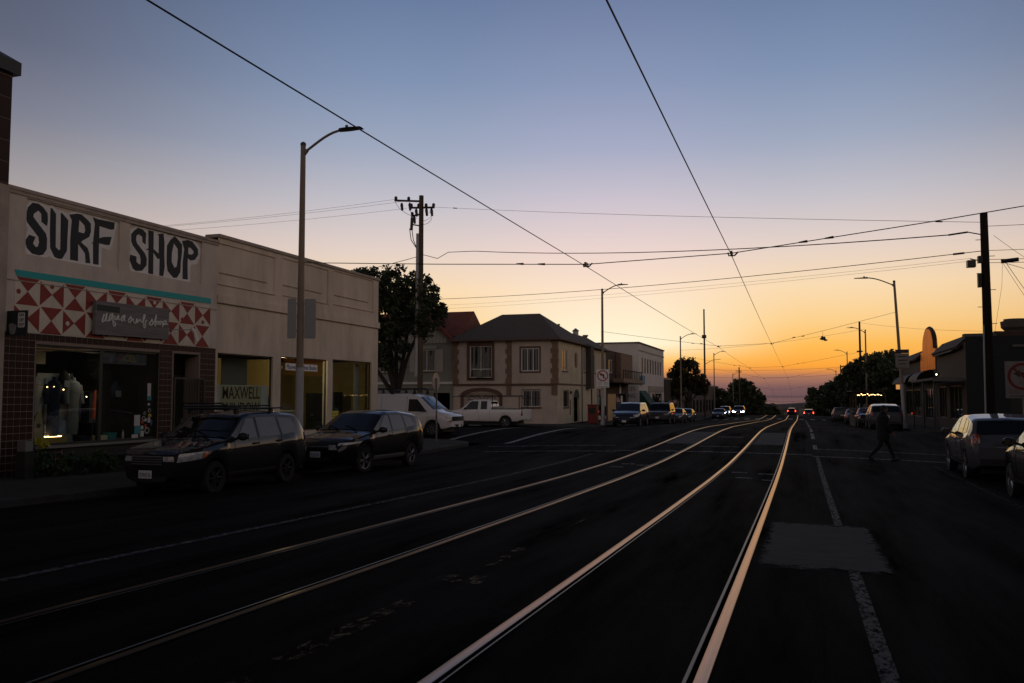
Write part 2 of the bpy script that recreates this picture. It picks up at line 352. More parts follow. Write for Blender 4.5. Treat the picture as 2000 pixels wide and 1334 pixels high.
# track bed strip between the rails (older, darker asphalt)
def strip(name, m, x0, x1, y0, y1, h=.004, par=road, step=2., **k):
    n = max(2, int((y1-y0)/step)+1); ys = np.linspace(y0, y1, n); nx = max(2, int(abs(x1-x0)/.8)+1)
    return MB().grid(lambda x, y: (x, y, gz(x, y)+h), list(np.linspace(x0, x1, nx)), list(ys)).build(name, m, par, **k)
strip('track_bed', 'asphalt_track', -6.1, .12, -20, 150, .004)
# pavements: raised blocks with kerb stones
def pavement(name, x0, x1, y0, y1, corner=0, facing=None):
    """x0 = kerb side, x1 = building side; corner radius at ends next to the cross street"""
    ys = [y0]+[v for v in YS if y0 < v < y1]+[y1]; s = 1 if x1 > x0 else -1
    def edge(y):
        d = 0.
        for ye in ([y1] if corner in (1, 3) else [])+([y0] if corner in (2, 3) else []):
            t = 2.6-abs(y-ye)
            if t > 0: d = max(d, 2.6-math.sqrt(max(0, 2.6**2-t*t)))
        return d
    ys = sorted(set(ys+([y1-k for k in (.05, .15, .3, .5, .8, 1.2, 1.7, 2.2)] if corner in (1, 3) else [])+([y0+k for k in (.05, .15, .3, .5, .8, 1.2, 1.7, 2.2)] if corner in (2, 3) else [])))
    m = MB(); top = []; n = len(ys)
    xs = lambda y: [x0+s*(edge(y)+.16), x1-s*0.0]
    m.grid(lambda i, j: (xs(ys[int(j)])[0]+(xs(ys[int(j)])[1]-xs(ys[int(j)])[0])*i, ys[int(j)], swz(xs(ys[int(j)])[0]+(xs(ys[int(j)])[1]-xs(ys[int(j)])[0])*i, ys[int(j)])), [0, .3, 1], list(range(n)))
    p = m.build(name, 'concrete', kind='structure')
    kb = MB()
    def kp(y, k):
        x = x0+s*edge(y); z = swz(x0, y)
        return [(x-s*.002, y, z-.30), (x, y, z-.012), (x+s*.02, y, z+.003), (x+s*.16, y, z+.003)][k]
    kb.grid(lambda i, k: kp(ys[int(i)], int(k)), list(range(n)), [0, 1, 2, 3])
    if corner in (1, 3): kb.quad((x0+s*2.6, y1, swz(x0, y1)+.002), (x1+s*60, y1, swz(x0, y1)+.002), (x1+s*60, y1, swz(x0, y1)-.4), (x0+s*2.6, y1, swz(x0, y1)-.4))
    if corner in (2, 3): kb.quad((x0+s*2.6, y0, swz(x0, y0)+.002), (x1+s*60, y0, swz(x0, y0)+.002), (x1+s*60, y0, swz(x0, y0)-.4), (x0+s*2.6, y0, swz(x0, y0)-.4))
    kb.build('kerb', 'kerb', p)
    return p
pavement('pavement_left_near', KL, -17.5, -40, AV0, 1)
pavement('pavement_left_far', KL, -17.4, AV1, 440, 2)
pavement('pavement_right_near', KR, 10.2, -40, AV0, 1)
pavement('pavement_right_far', KR, 10.0, AV1, 440, 2)
for nm, x0, x1, y0, y1 in (('pavement_avenue_near', -17.5, -90, 33.0, AV0), ('pavement_avenue_far', -17.4, -90, AV1, 63.5), ('pavement_avenue_north', 10.0, 90, AV1, 57.5)):
    MB().grid(lambda x, y: (x, y, swz(x, y)+.001), list(np.linspace(x0, x1, 8)), list(np.linspace(y0, y1, 7))).build(nm, 'concrete', kind='structure')
# painted markings, all parts of the road
strip('lane_line', 'paint_white', -6.83, -6.70, -6, 29.0, .009)
strip('lane_line', 'paint_white', -6.83, -6.71, 57, 121, .009)
strip('lane_line', 'paint_white', .40, .51, 3.0, 9.25, .009)
strip('lane_line', 'paint_white', .40, .51, 13.0, 30.2, .009)
for k in range(14): strip('lane_line', 'paint_thin', .38, .52, 33.6+k*6.2, 33.6+k*6.2+(4.6 if k % 3 else 2.4), .009)
strip('parking_line', 'paint_faint', 3.62, 3.74, 17.5, 28.6, .009)
strip('crosswalk_line', 'paint_thin', -11.2, -6.2, 30.3, 30.45, .009, step=.1)
strip('crosswalk_line', 'paint_thin', -6.2, .30, 30.55, 30.72, .010, step=.1)
strip('crosswalk_line', 'paint_thin', .30, 5.8, 30.0, 30.16, .009, step=.1)
strip('crosswalk_line', 'paint_thin', -12.2, -6.9, 33.7, 33.86, .009, step=.1)
strip('crosswalk_line', 'paint_thin', -3.7, -2.2, 33.6, 33.74, .010, step=.1)
strip('crosswalk_line', 'paint_thin', .42, 5.9, 33.7, 33.85, .009, step=.1)
strip('pavement_seam', 'paint_thin', .6, 6.2, 48.4, 48.5, .009, step=.05)
strip('stop_line', 'paint_thin', -3.55, -2.5, 40.0, 40.22, .010, step=.1)
# crosswalk over the avenue, two bands along the street
strip('crosswalk_line', 'paint_bright', -12.35, -12.08, 36.0, 50.5, .009, step=.6)
def avline(x0, x1, y0, y1): return MB().grid(lambda x, y: (x, y, gz(x, y)-.002*max(0, abs(x)-14)+.006), [x0, x1], list(np.linspace(y0, y1, 24))).build('crosswalk_line', 'paint_bright', road)
avline(-15.75, -15.48, 38.0, 51.0)
for k in range(13):
    x = -11.7+k*1.42
    if min(abs(x-rx) for rx in (-5.37, -3.94, -2.0, -.57)) < .1: x += .2
    strip('crosswalk_bar', 'paint_bright', x, x+.6, 122.3, 126.0, .010)
strip('concrete_patch', 'concrete_patch', -.47, .86, 9.1, 13.1, .012, step=.5)
strip('concrete_patch', 'concrete_patch', -5.28, -4.03, 34.6, 45.2, .008, step=.6)
strip('concrete_patch', 'concrete_patch', -1.90, -.66, 34.9, 45.0, .008, step=.6)
for y0, y1, x0, x1 in ((3.4, 4.3, -3.02, -2.90), (4.6, 6.4, -3.05, -2.88), (7.2, 7.6, -3.15, -2.7), (8.1, 9.4, -3.02, -2.9), (11.4, 12.3, -3.0, -2.92)):
    strip('worn_line', 'paint_yellow', x0, x1, y0, y1, .008, step=.4)
for x, y in ((-5.0, 23.4), (-4.4, 24.2), (-1.5, 21.0), (-1.05, 22.4), (-.9, 20.6), (-1.7, 22.6), (-4.6, 30.9), (-3.3, 30.9), (-4.9, 24.6)):
    strip('worn_mark', 'paint_thin', x, x+.38, y, y+.16, .010, step=.1)
# rails
for x, lab in ((-5.37, 'leftmost of the four steel streetcar rails set in the asphalt'), (-3.94, 'second steel streetcar rail from the left, beside the leftmost one'),
               (-2.0, 'second steel streetcar rail from the right, with a bright golden sheen'), (-.57, 'rightmost steel streetcar rail, brightest, running beside the concrete patch')):
    ys = [v for v in np.arange(-12, 150, 1.)]
    rt = thing('streetcar_rail', lab, 'rail', (x, 0, 0), group='streetcar rails in the street')
    def sec(y, k, x=x):
        z = gz(x, y); s = 1
        return [(x-.040, y, z-.02), (x-.038, y, z+.011), (x-.028, y, z+.0155), (x+.028, y, z+.0155), (x+.038, y, z+.011), (x+.040, y, z-.02)][k]
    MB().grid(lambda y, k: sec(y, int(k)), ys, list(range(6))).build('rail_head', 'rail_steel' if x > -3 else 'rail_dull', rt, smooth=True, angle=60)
    g_ = 1 if x in (-5.37, -2.0) else -1          # the groove lies on the inside of the gauge
    MB().grid(lambda y, k: (x+g_*(.040+.034*k), y, gz(x, y)+.007), ys, [0, 1]).build('flangeway', 'rail_dark', rt)
    lw_ = .014 if g_ > 0 else .022
    MB().grid(lambda y, k: [(x+g_*.074, y, gz(x, y)-.01), (x+g_*.075, y, gz(x, y)+.012), (x+g_*(.075+lw_), y, gz(x, y)+.012), (x+g_*(.076+lw_), y, gz(x, y)-.01)][int(k)], ys, [0, 1, 2, 3]).build('guard_lip', 'rail_lip', rt)
# dune and sea far down the street
dm = MB()
def dz(x, y):
    if y <= 560 or y >= 690: return -14.2
    b = math.sin((y-560)/130*math.pi)
    return -14.2+b*(11.1+1.0*math.sin(x*.021+1)+.9*math.sin(x*.083)+(2.8 if x < -20 else 0)*min(1, (-20-x)/40 if x < -20 else 0))
dm.grid(lambda x, y: (x, y, dz(x, y)), list(np.arange(-700, 701, 12)), list(np.arange(548, 703, 9)))
dm.build('dune', 'dune', kind='structure', smooth=True)
MB().quad((-9000, 690, -15.5), (9000, 690, -15.5), (9000, 12000, -15.5), (-9000, 12000, -15.5)).build('sea', 'sea', kind='structure')
# ------------------------------------------------------------------ left near buildings
mat('stucco', (.70, .61, .545), .85, grime=.25, var=.12, scale=.9, bump=.25, bscale=35)
mat('stucco_grey', (.74, .635, .525), .88, grime=.22, var=.2, scale=.8, bump=.25, bscale=35, stretch=(1, 1, .35))
mat('coping', (.44, .37, .32), .85, var=.2, scale=2)
mat('letter_black', (.022, .028, .032), .7); mat('letter_white', (.86, .85, .85), .7, var=.08, scale=4)
mat('teal', (.01, .42, .44), .6); mat('mural_cream', (.78, .70, .60), .75, var=.08, grime=.2); mat('mural_red', (.28, .035, .025), .65)
mat('tile_brown', (.030, .010, .008), .45, var=.35, scale=2., spec=.2); mat('grout', (.30, .24, .21), .9, spec=.1)
mat('frame_dark', (.012, .016, .014), .45); mat('frame_bronze', (.05, .035, .025), .5)
mat('old_wood', (.20, .195, .19), .8, var=.3, scale=4, bump=.4, bscale=20, stretch=(1, .35, 4)); mat('sign_script', (.78, .78, .76), .6)
mat('plaque_green', (.012, .03, .022), .6)
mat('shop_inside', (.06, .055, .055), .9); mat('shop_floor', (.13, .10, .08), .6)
mat('yellow_wall', (.42, .33, .14), .9, var=.08); mat('white_cloth', (.55, .54, .52), .9); mat('grey_cloth', (.22, .23, .24), .9)
mat('black_cloth', (.01, .01, .011), .9); mat('navy_cloth', (.015, .022, .05), .9)
mat('poster_blue', (.06, .14, .33), .5, var2=(.35, .42, .5), scale=3); mat('poster_dark', (.02, .03, .05), .5, var2=(.25, .22, .3), scale=5)
mat('poster_teal', (.02, .25, .28), .5); mat('sticker_white', (.55, .55, .55), .5); mat('sticker_red', (.45, .06, .03), .5); mat('sticker_yellow', (.5, .4, .05), .5); mat('sticker_blue', (.06, .15, .4), .5)
mat('orange_cloth', (.55, .10, .06), .7); mat('board_cream', (.55, .42, .22), .3, coat=.5)
mat('bulb', (1, .7, .35), .4, emit=(1, .62, .25), estr=9.0); mat('lamp_warm', (1, .8, .5), .4, emit=(1, .72, .38), estr=14.0)
mat('gold_box', (.5, .34, .1), .4); mat('notice_yellow', (.62, .55, .03), .6); mat('sign_cream', (.72, .63, .42), .7); mat('sign_brown', (.10, .055, .04), .7)
mat('sign_white', (.86, .86, .86), .5); mat('sign_blue', (.02, .05, .25), .5); mat('metal_grey', (.22, .225, .23), .5, .6); mat('metal_pale', (.4, .4, .4), .45, .5)
mat('door_green', (.016, .024, .020), .5)
glassmat('shop_glass', (.86, .90, .88), ior=1.4); 
FX = -17.3
FL = Fr((FX, 0, 0), (0, 1, 0), (1, 0, 0))
shop = thing('surf_shop', 'stucco surf shop with a red and cream triangle mural over brown tiles', 'shop', (FX, 19, -.35))
b = MB()
P1 = (15.70, 18.68, 4.97, 6.30); P2 = (19.05, 22.06, 5.03, 6.36)
FL.wall(b, 15.2, 22.83, 3.10, 6.42, [(*P1, .05), (*P2, .05)])
for p in (P1, P2): b.quad(FL.P(p[0], p[2], -.05), FL.P(p[1], p[2], -.05), FL.P(p[1], p[3], -.05), FL.P(p[0], p[3], -.05))
b.box(FX-14, FX-.45, 15.2, 22.83, 3.02, 6.40)      # roof block behind the front wall
FL.box(b, 15.2, 22.83, 3.10, 3.14, -.4, -.001)
b.build('wall', 'stucco', shop)
cp = MB(); FL.box(cp, 15.15, 22.83, 6.42, 6.50, -.5, .05); FL.box(cp, 15.2, 22.83, 6.33, 6.42, .002, .028); cp.build('coping', 'coping', shop)
FL.part('ledge', 'coping', shop, 15.2, 22.83, 4.30, 4.325, 0.001, .018)
LET={
'S1':[(16.336,5.743),(16.357,5.894),(16.34,6.061),(16.199,6.187),(16.062,6.243),(15.896,6.227),(15.771,6.098),(15.729,5.937),(15.728,5.813),(15.77,5.725),(16.095,5.437),(16.124,5.316),(16.088,5.199),(16.023,5.182),(15.947,5.258),(16.013,5.423),(15.831,5.446),(15.718,5.275),(15.779,5.12),(15.931,5.006),(16.13,4.996),(16.247,5.028),(16.352,5.186),(16.349,5.439),(16.31,5.56),(16.082,5.757),(15.933,5.895),(15.94,5.966),(16.069,6.076),(16.155,6.01),(16.168,5.871),(16.163,5.823)],
'U':[(16.421,6.191),(16.461,6.222),(16.592,6.097),(16.614,5.285),(16.705,5.214),(16.757,5.237),(16.738,6.141),(16.766,6.161),(16.973,6.014),(16.961,5.241),(16.819,5.016),(16.714,5.0),(16.59,5.024),(16.45,5.23),(16.425,5.68)],
'R':[(16.996,6.164),(17.242,6.237),(17.392,6.244),(17.585,6.148),(17.703,6.065),(17.712,5.856),(17.66,5.712),(17.455,5.587),(17.401,5.533),(17.614,5.42),(17.675,5.311),(17.725,5.034),(17.572,5.026),(17.544,5.26),(17.31,5.474),(17.32,5.033),(17.07,5.034),(17.056,5.562),(17.085,6.035)],
'Rh':[(17.322,6.096),(17.496,5.981),(17.528,5.853),(17.486,5.771),(17.309,5.783)],
'F':[(17.765,6.252),(17.93,6.23),(18.526,6.253),(18.501,6.062),(18.379,6.033),(17.996,6.06),(18.001,5.742),(18.146,5.798),(18.427,5.847),(18.362,5.62),(18.254,5.602),(17.994,5.604),(18.001,5.241),(18.005,5.038),(17.821,5.033),(17.792,5.57),(17.723,5.564),(17.799,5.601),(17.838,6.091)],
'S2':[(19.696,5.852),(19.701,6.087),(19.707,6.17),(19.568,6.258),(19.389,6.274),(19.24,6.166),(19.135,6.051),(19.143,5.845),(19.212,5.745),(19.485,5.517),(19.52,5.393),(19.516,5.264),(19.449,5.27),(19.359,5.321),(19.354,5.464),(19.113,5.484),(19.098,5.33),(19.236,5.112),(19.347,5.063),(19.589,5.103),(19.749,5.281),(19.756,5.461),(19.683,5.596),(19.362,5.835),(19.323,5.924),(19.332,6.038),(19.418,6.102),(19.554,6.045),(19.573,5.903)],
'H':[(19.785,6.282),(20.001,6.282),(20.011,5.779),(20.225,5.681),(20.216,6.178),(20.167,6.229),(20.402,6.294),(20.45,6.018),(20.453,5.684),(20.484,5.354),(20.437,5.057),(20.271,5.058),(20.268,5.539),(20.183,5.526),(20.01,5.68),(20.023,5.058),(19.826,5.058),(19.815,5.715),(19.679,5.719),(19.813,5.764)],
'O':[(20.865,6.292),(20.965,6.259),(21.197,6.11),(21.206,5.87),(21.165,5.589),(21.151,5.278),(21.007,5.088),(20.859,5.069),(20.609,5.237),(20.562,5.449),(20.558,5.969),(20.697,6.161)],
'Oh':[(20.847,6.085),(21.017,5.943),(21.035,5.706),(20.995,5.427),(20.898,5.362),(20.769,5.53),(20.774,5.802)],
'P':[(21.193,6.212),(21.447,6.284),(21.656,6.274),(21.917,6.089),(21.934,5.915),(21.78,5.733),(21.598,5.688),(21.466,5.738),(21.465,5.494),(21.489,5.099),(21.259,5.086),(21.251,5.601),(21.303,5.989)],
'Ph':[(21.481,6.07),(21.585,6.07),(21.719,5.986),(21.721,5.917),(21.592,5.861),(21.477,5.878)],
'W1':[(15.797,6.242),(16.009,6.316),(16.246,6.268),(16.384,6.241),(16.469,6.287),(16.629,6.206),(16.806,6.213),(16.951,6.184),(17.277,6.309),(17.541,6.289),(17.714,6.278),(17.888,6.313),(18.594,6.329),(18.619,6.209),(18.544,6.008),(18.51,5.815),(18.456,5.62),(18.38,5.484),(18.098,5.499),(18.099,4.952),(17.747,4.962),(17.368,4.967),(17.037,4.962),(16.787,4.94),(16.575,4.965),(16.434,5.029),(16.268,4.933),(16.034,4.911),(15.835,4.95),(15.701,5.052),(15.662,5.238),(15.75,5.445),(15.776,5.588),(15.678,5.762),(15.669,5.98)],
'W2':[(19.087,6.17),(19.343,6.33),(19.61,6.347),(19.792,6.332),(20.022,6.342),(20.211,6.31),(20.447,6.37),(20.595,6.279),(20.887,6.365),(21.191,6.281),(21.444,6.36),(21.759,6.345),(22.033,6.143),(22.043,5.861),(21.89,5.626),(21.603,5.549),(21.596,5.008),(21.136,5.002),(20.688,5.046),(20.307,4.98),(19.798,4.963),(19.438,4.98),(19.175,5.008),(19.038,5.21),(19.048,5.496),(19.152,5.608),(19.059,5.783)],
}
SCRIPT= [[(18.035,3.743),(17.971,3.564),(17.992,3.537),(18.066,3.591),(18.123,3.771),(18.105,3.584),(18.156,3.569)],[(18.252,3.763),(18.199,3.602),(18.225,3.585),(18.294,3.669),(18.316,3.788),(18.367,3.479),(18.419,3.473),(18.43,3.543),(18.376,3.578)],[(18.396,3.736),(18.413,3.64),(18.466,3.64),(18.527,3.748),(18.536,3.65),(18.585,3.638)],[(18.713,3.765),(18.624,3.658),(18.652,3.62),(18.717,3.665),(18.753,3.788),(18.745,3.648),(18.786,3.631)],[(18.881,3.639),(18.959,3.726),(18.985,3.759),(19.003,3.659),(18.937,3.594),(18.876,3.609)],[(19.003,3.659),(19.071,3.695),(19.102,3.607),(19.171,3.603),(19.209,3.717),(19.227,3.607)],[(19.227,3.607),(19.267,3.671),(19.336,3.708),(19.352,3.658)],[(19.352,3.658),(19.437,3.665),(19.517,3.815),(19.487,3.854),(19.449,3.707),(19.485,3.505),(19.542,3.53),(19.524,3.631),(19.592,3.719)],[(19.669,3.601),(19.767,3.713),(19.794,3.757),(19.828,3.635),(19.757,3.588),(19.683,3.602)],[(19.828,3.635),(19.912,3.746),(19.951,3.895),(19.919,3.579),(19.959,3.687),(20.032,3.714),(20.021,3.619)],[(20.107,3.73),(20.064,3.654),(20.125,3.637),(20.153,3.703),(20.107,3.73),(20.197,3.717)],[(20.227,3.74),(20.218,3.571),(20.235,3.688),(20.317,3.758),(20.365,3.72),(20.291,3.65),(20.236,3.657),(20.428,3.661)]]
for k, hs, m, d in (('W1', [], 'letter_white', -.047), ('W2', [], 'letter_white', -.047)):
    FL.poly('lettering_backing', m, shop, [LET[k]], d, .004)
for k, h in (('S1', None), ('U', None), ('R', 'Rh'), ('F', None), ('S2', None), ('H', None), ('O', 'Oh'), ('P', 'Ph')):
    FL.poly('letter', 'letter_black', shop, [LET[k]]+([LET[h]] if h else []), -.042, .004)
FL.poly('teal_band', 'teal', shop, [[(15.42, 4.56), (22.52, 4.64), (22.52, 4.475), (15.50, 4.405)]], .012, .006)
# mural: cream ground and red triangles
mural = FL.part('mural', 'mural_cream', shop, 15.45, 22.50, 3.12, 4.41, .001, .006)
CW, CH = .705, .64
tri = MB(); dots_r = MB(); dots_c = MB()
for r in range(2):
    for c in range(10):
        u0 = 15.45+c*CW; z1 = 4.40-r*CH; u1 = u0+CW; z0 = z1-CH; um, zm = (u0+u1)/2, (z0+z1)/2
        if (r+c) % 2 == 0: T = [((u0+.03, z1), (u1-.03, z1), (um, zm)), ((u0+.03, z0), (u1-.03, z0), (um, zm))]
        else: T = [((u0, z1-.03), (u0, z0+.03), (um, zm)), ((u1, z1-.03), (u1, z0+.03), (um, zm))]
        for t in T: tri.extr([FL.P(*q, .008) for q in t], FL.N*.003)
for u, z in ((15.55, 4.06), (16.5, 4.28), (21.22, 3.88), (22.15, 3.87), (19.7, 3.2)): disc(dots_r, FL, u, z, .06, .008)
for u, z in ((20.05, 4.26), (17.0, 3.42)): disc(dots_c, FL, u, z, .06, .013)
tri.build('triangles', 'mural_red', mural); dots_r.build('red_dots', 'mural_red', mural); dots_c.build('cream_dots', 'mural_cream', mural)
# tiled storefront
GB = -.36
core = MB(); OPEN = [(16.12, 20.36, .42, 2.86), (20.93, 22.05, -.40, 2.87)]
FL.wall(core, 15.2, 22.83, GB, 3.10, [(*OPEN[0], .16), (*OPEN[1], .6)], d=-.012); core.build('tile_backing', 'grout', shop)
tb = MB(); bmx = .081; tb.add([(-.0, -bmx, -.077), (0, bmx, -.077), (0, bmx, .077), (0, -bmx, .077), (.012, -bmx+.008, -.069), (.012, bmx-.008, -.069), (.012, bmx-.008, .069), (.012, -bmx+.008, .069)],
    [(4, 5, 6, 7), (0, 1, 5, 4), (1, 2, 6, 5), (2, 3, 7, 6), (3, 0, 4, 7)])
tme = bpy.data.meshes.new('tile'); tme.from_pydata(tb.v, [], tb.f); tme.materials.append(M['tile_brown'])
nt_ = 0
for r in range(21):
    z = 3.02-.168*r
    for c in range(43):
        u = 15.29+.177*c
        if z-.079 < GB: continue
        if any(o[0]-.05 < u < o[1]+.05 and o[2]-.02 < z < o[3]+.04 for o in OPEN): continue
        if z < .42 and 16.1 < u < 20.4 and r % 2 >= 0 and u > 17.0: continue
        t = link('tile', tme, shop); t.location = (FX-.012-FX, u-19, z+.35); nt_ += 1
FL.part('bulkhead', 'frame_dark', shop, 17.0, 20.36, GB, .34, -.01, .004)
FL.part('window_sill', 'metal_grey', shop, 16.05, 20.42, .36, .42, -.14, .14)
wf = MB(); FL.frame(wf, 16.12, 18.22, .42, 2.86, .055, -.14, -.06); FL.frame(wf, 18.22, 20.36, .42, 2.86, .055, -.14, -.06); FL.box(wf, 16.175, 18.165, 2.735, 2.765, -.12, -.05)
wfo = wf.build('window_frame', 'frame_dark', shop)
for u0, u1 in ((16.18, 18.16), (18.28, 20.30)): FL.part('pane', 'shop_glass', wfo, u0, u1, .475, 2.80, -.105, -.099)
# interior of the surf shop
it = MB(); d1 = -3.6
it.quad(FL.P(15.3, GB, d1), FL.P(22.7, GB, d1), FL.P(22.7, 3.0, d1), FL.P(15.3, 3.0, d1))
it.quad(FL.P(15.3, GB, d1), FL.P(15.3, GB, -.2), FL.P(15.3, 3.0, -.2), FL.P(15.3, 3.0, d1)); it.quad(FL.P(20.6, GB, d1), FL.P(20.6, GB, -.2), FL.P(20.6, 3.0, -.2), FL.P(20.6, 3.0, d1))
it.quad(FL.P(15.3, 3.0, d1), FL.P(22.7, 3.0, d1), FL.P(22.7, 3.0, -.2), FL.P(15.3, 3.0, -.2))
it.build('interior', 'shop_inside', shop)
FL.part('display_floor', 'shop_floor', shop, 15.35, 20.55, GB, .44, d1, -.17)
def onfloor(name, m, lab, cat, u0, u1, z0, z1, d0, d1, group=None, par=None): return FL.part(name, m, par, u0, u1, z0, z1, d0, d1, label=lab, cat=cat, group=group)
# white cloth backdrop and posters of the window display
dis = thing('window_display', 'white fabric backdrop with surf posters inside the shop window', 'display', (FX-.7, 17.3, .44))
FL.part('backdrop', 'white_cloth', dis, 17.02, 18.05, .44, 2.2, -.95, -.92)
FL.part('poster', 'poster_blue', dis, 17.25, 17.75, 1.30, 2.08, -.90, -.89); FL.part('poster', 'poster_dark', dis, 17.2, 17.62, .92, 1.36, -.86, -.85)
FL.part('poster', 'poster_blue', dis, 17.62, 17.98, .5, 1.0, -.80, -.79); FL.part('poster', 'sticker_white', dis, 17.15, 17.5, .55, .9, -.78, -.77)
su = MB(); su.tube([FL.P(17.42, 1.78, -.885), FL.P(17.47, 1.86, -.885), FL.P(17.53, 1.82, -.885), FL.P(17.58, 1.9, -.885)], .02, 5); su.build('poster_print', 'black_cloth', dis)
# dress forms
def mannequin(u, d, shirt, low, lab):
    t = thing('shop_mannequin', lab, 'mannequin', (FX+d, u, .44), group='mannequins in the surf shop window')
    tor = MB(); M4 = Matrix.Translation(Vector(FL.P(u, 0, d)))
    prof_ = [(.02, 1.10), (.15, 1.12), (.17, 1.3), (.165, 1.5), (.20, 1.72), (.21, 1.86), (.16, 1.97), (.06, 2.02), (.055, 2.1)]
    tor.lathe(prof_, 14, M4 @ Matrix.Diagonal((.62, 1, 1, 1))); o = tor.build('shirt', shirt, t, smooth=True)
    for s in (-1, 1): MB().tube([FL.P(u+s*.17, 1.9, d), FL.P(u+s*.24, 1.68, d), FL.P(u+s*.25, 1.42, d+.05)], [.075, .07, .055], 8).build('sleeve', shirt, t, smooth=True)
    MB().lathe([(.14, .62), (.17, .8), (.165, 1.13)], 12, M4 @ Matrix.Diagonal((.65, 1, 1, 1))).build('trousers', low, t, smooth=True)
    MB().lathe([(.02, .44), (.02, .66)], 8, M4).build('stand', 'metal_grey', t)
mannequin(16.62, -.55, 'white_cloth', 'black_cloth', 'dress form in a white shirt and black trousers, left in the shop window')
mannequin(17.05, -.40, 'navy_cloth', 'poster_dark', 'dress form in a navy hooded top in front of the posters')
mannequin(18.02, -.75, 'grey_cloth', 'grey_cloth', 'dress form in grey clothes right of the posters')
br = MB(); br.extr([FL.P(16.48+.14*math.cos(a)*(1 if math.sin(a) < .6 else .85), .82+.42*math.sin(a), -.28) for a in np.linspace(0, 2*math.pi, 22)[:-1]], FL.N*.03)
sb = br.build('skim_board', 'board_cream', label='short cream wooden board leaning inside the shop window', cat='board')
disc(MB(), FL, 16.48, .90, .06, -.245).build('board_print', 'sign_brown', sb)
gb = thing('light_box', 'small gold light box glowing at the foot of the shop window', 'light', (FX-.3, 17.1, .44))
FL.part('case', 'gold_box', gb, 16.75, 17.35, .44, .60, -.5, -.25); FL.part('tube', 'bulb', gb, 16.80, 17.30, .605, .63, -.40, -.37)
st = thing('string_light', 'string of tiny warm bulbs hanging in the left shop window', 'light', (FX-.3, 16.6, 2.1))
bp = [(16.22, 2.28), (16.22, 2.12), (16.25, 1.92), (16.75, 1.86), (16.95, 1.87), (17.25, 1.80), (18.0, 1.62)]
MB().tube([FL.P(u, z, -.3) for u, z in bp], .004, 4).build('cable', 'black_cloth', st)
for u, z in bp: MB().ball(FL.P(u, z-.02, -.3), .016, 8, 5).build('bulb', 'bulb', st)
st2 = thing('string_light', 'pair of tiny warm bulbs high in the right shop window', 'light', (FX-.5, 18.8, 2.1))
MB().tube([FL.P(18.4, 2.2, -.6), FL.P(18.8, 2.05, -.6), FL.P(19.3, 2.0, -.6)], .004, 4).build('cable', 'black_cloth', st2)
for u, z in ((18.72, 2.06), (18.72, 1.93)): MB().ball(FL.P(u, z, -.6), .016, 8, 5).build('bulb', 'bulb', st2)
oc = MB(); oc.lathe([(.11, 1.0), (.10, 1.2), (.05, 1.75), (.02, 1.78)], 10, Matrix.Translation(Vector(FL.P(18.95, 0, -.9)))); oc.build('wetsuit_stand', 'orange_cloth', label='narrow orange red garment on a stand inside the right shop window', cat='garment')
sl_ = bpy.data.lights.new('shop_fill_light', 'POINT'); sl_.energy = 7.0; sl_.color = (1, .82, .6); sl_.shadow_soft_size = .3; slo = bpy.data.objects.new('shop_fill_light', sl_); COL.objects.link(slo); slo.parent = gb; slo.location = (-.1, 1.2, 1.9)  # added fill light high in the shop, not the light box's own
for nm_, m_, lb_, u_, z_, w_, h_, d_ in (('folded_shirts', 'grey_cloth', 'stack of folded shirts at the foot of the white backdrop', 17.55, .44, .34, .22, -.55), ('folded_shirts', 'navy_cloth', 'dark folded clothes beside the gold light box', 17.95, .44, .3, .16, -.4), ('shoe_box', 'sign_cream', 'cream shoe box at the foot of the right shop window', 18.55, .44, .32, .14, -.35), ('shoe_box', 'poster_teal', 'teal box at the foot of the right shop window', 18.95, .44, .25, .2, -.4), ('display_bottle', 'sticker_white', 'thin white bottle standing low in the right shop window', 19.32, .44, .05, .26, -.3)):
    if nm_ == 'folded_shirts':
        t_ = thing(nm_, lb_, 'clothes', (FX+d_, u_, z_), group='goods in the surf shop window')
        for q_ in range(4): FL.part('shirt', m_, t_, u_-w_/2+.01*q_, u_+w_/2-.012*q_, z_+h_*q_/4+.003, z_+h_*(q_+1)/4, d_-.14, d_+.14-.01*q_)
    elif nm_ == 'shoe_box':
        t_ = thing(nm_, lb_, 'box', (FX+d_, u_, z_), group='goods in the surf shop window'); FL.part('box_body', m_, t_, u_-w_/2, u_+w_/2, z_, z_+h_*.8, d_-.1, d_+.1); FL.part('box_lid', m_, t_, u_-w_/2-.006, u_+w_/2+.006, z_+h_*.8+.001, z_+h_, d_-.106, d_+.106)
    else:
        MB().lathe([(.03, z_), (.032, z_+.17), (.012, z_+.21), (.014, z_+.26)], 10, Matrix.Translation(Vector(FL.P(u_, 0, d_)))).build(nm_, m_, label=lb_, cat='bottle', smooth=True)
for u_, z_, m_, lb_ in ((17.75, 2.30, 'black_cloth', 'black backpack hanging high right of the white backdrop'), (18.0, 2.1, 'grey_cloth', 'grey bag hanging beside the window mullion'), (19.55, 2.05, 'navy_cloth', 'dark jacket hanging in the right shop window')):
    t_ = thing('hanging_bag', lb_, 'bag', (FX-.8, u_, z_-.5), group='bags hanging in the surf shop window'); MB().ball(FL.P(u_, z_-.28, -.8), (.10, .17, .26), 12, 8).build('bag_body', m_, t_, smooth=True); MB().tube([FL.P(u_-.08, z_-.1, -.8), FL.P(u_, z_+.12, -.8), FL.P(u_+.08, z_-.1, -.8)], .012, 5).build('strap', m_, t_); FL.part('pocket', 'grey_cloth', t_, u_-.09, u_+.09, z_-.45, z_-.28, -.71, -.69)
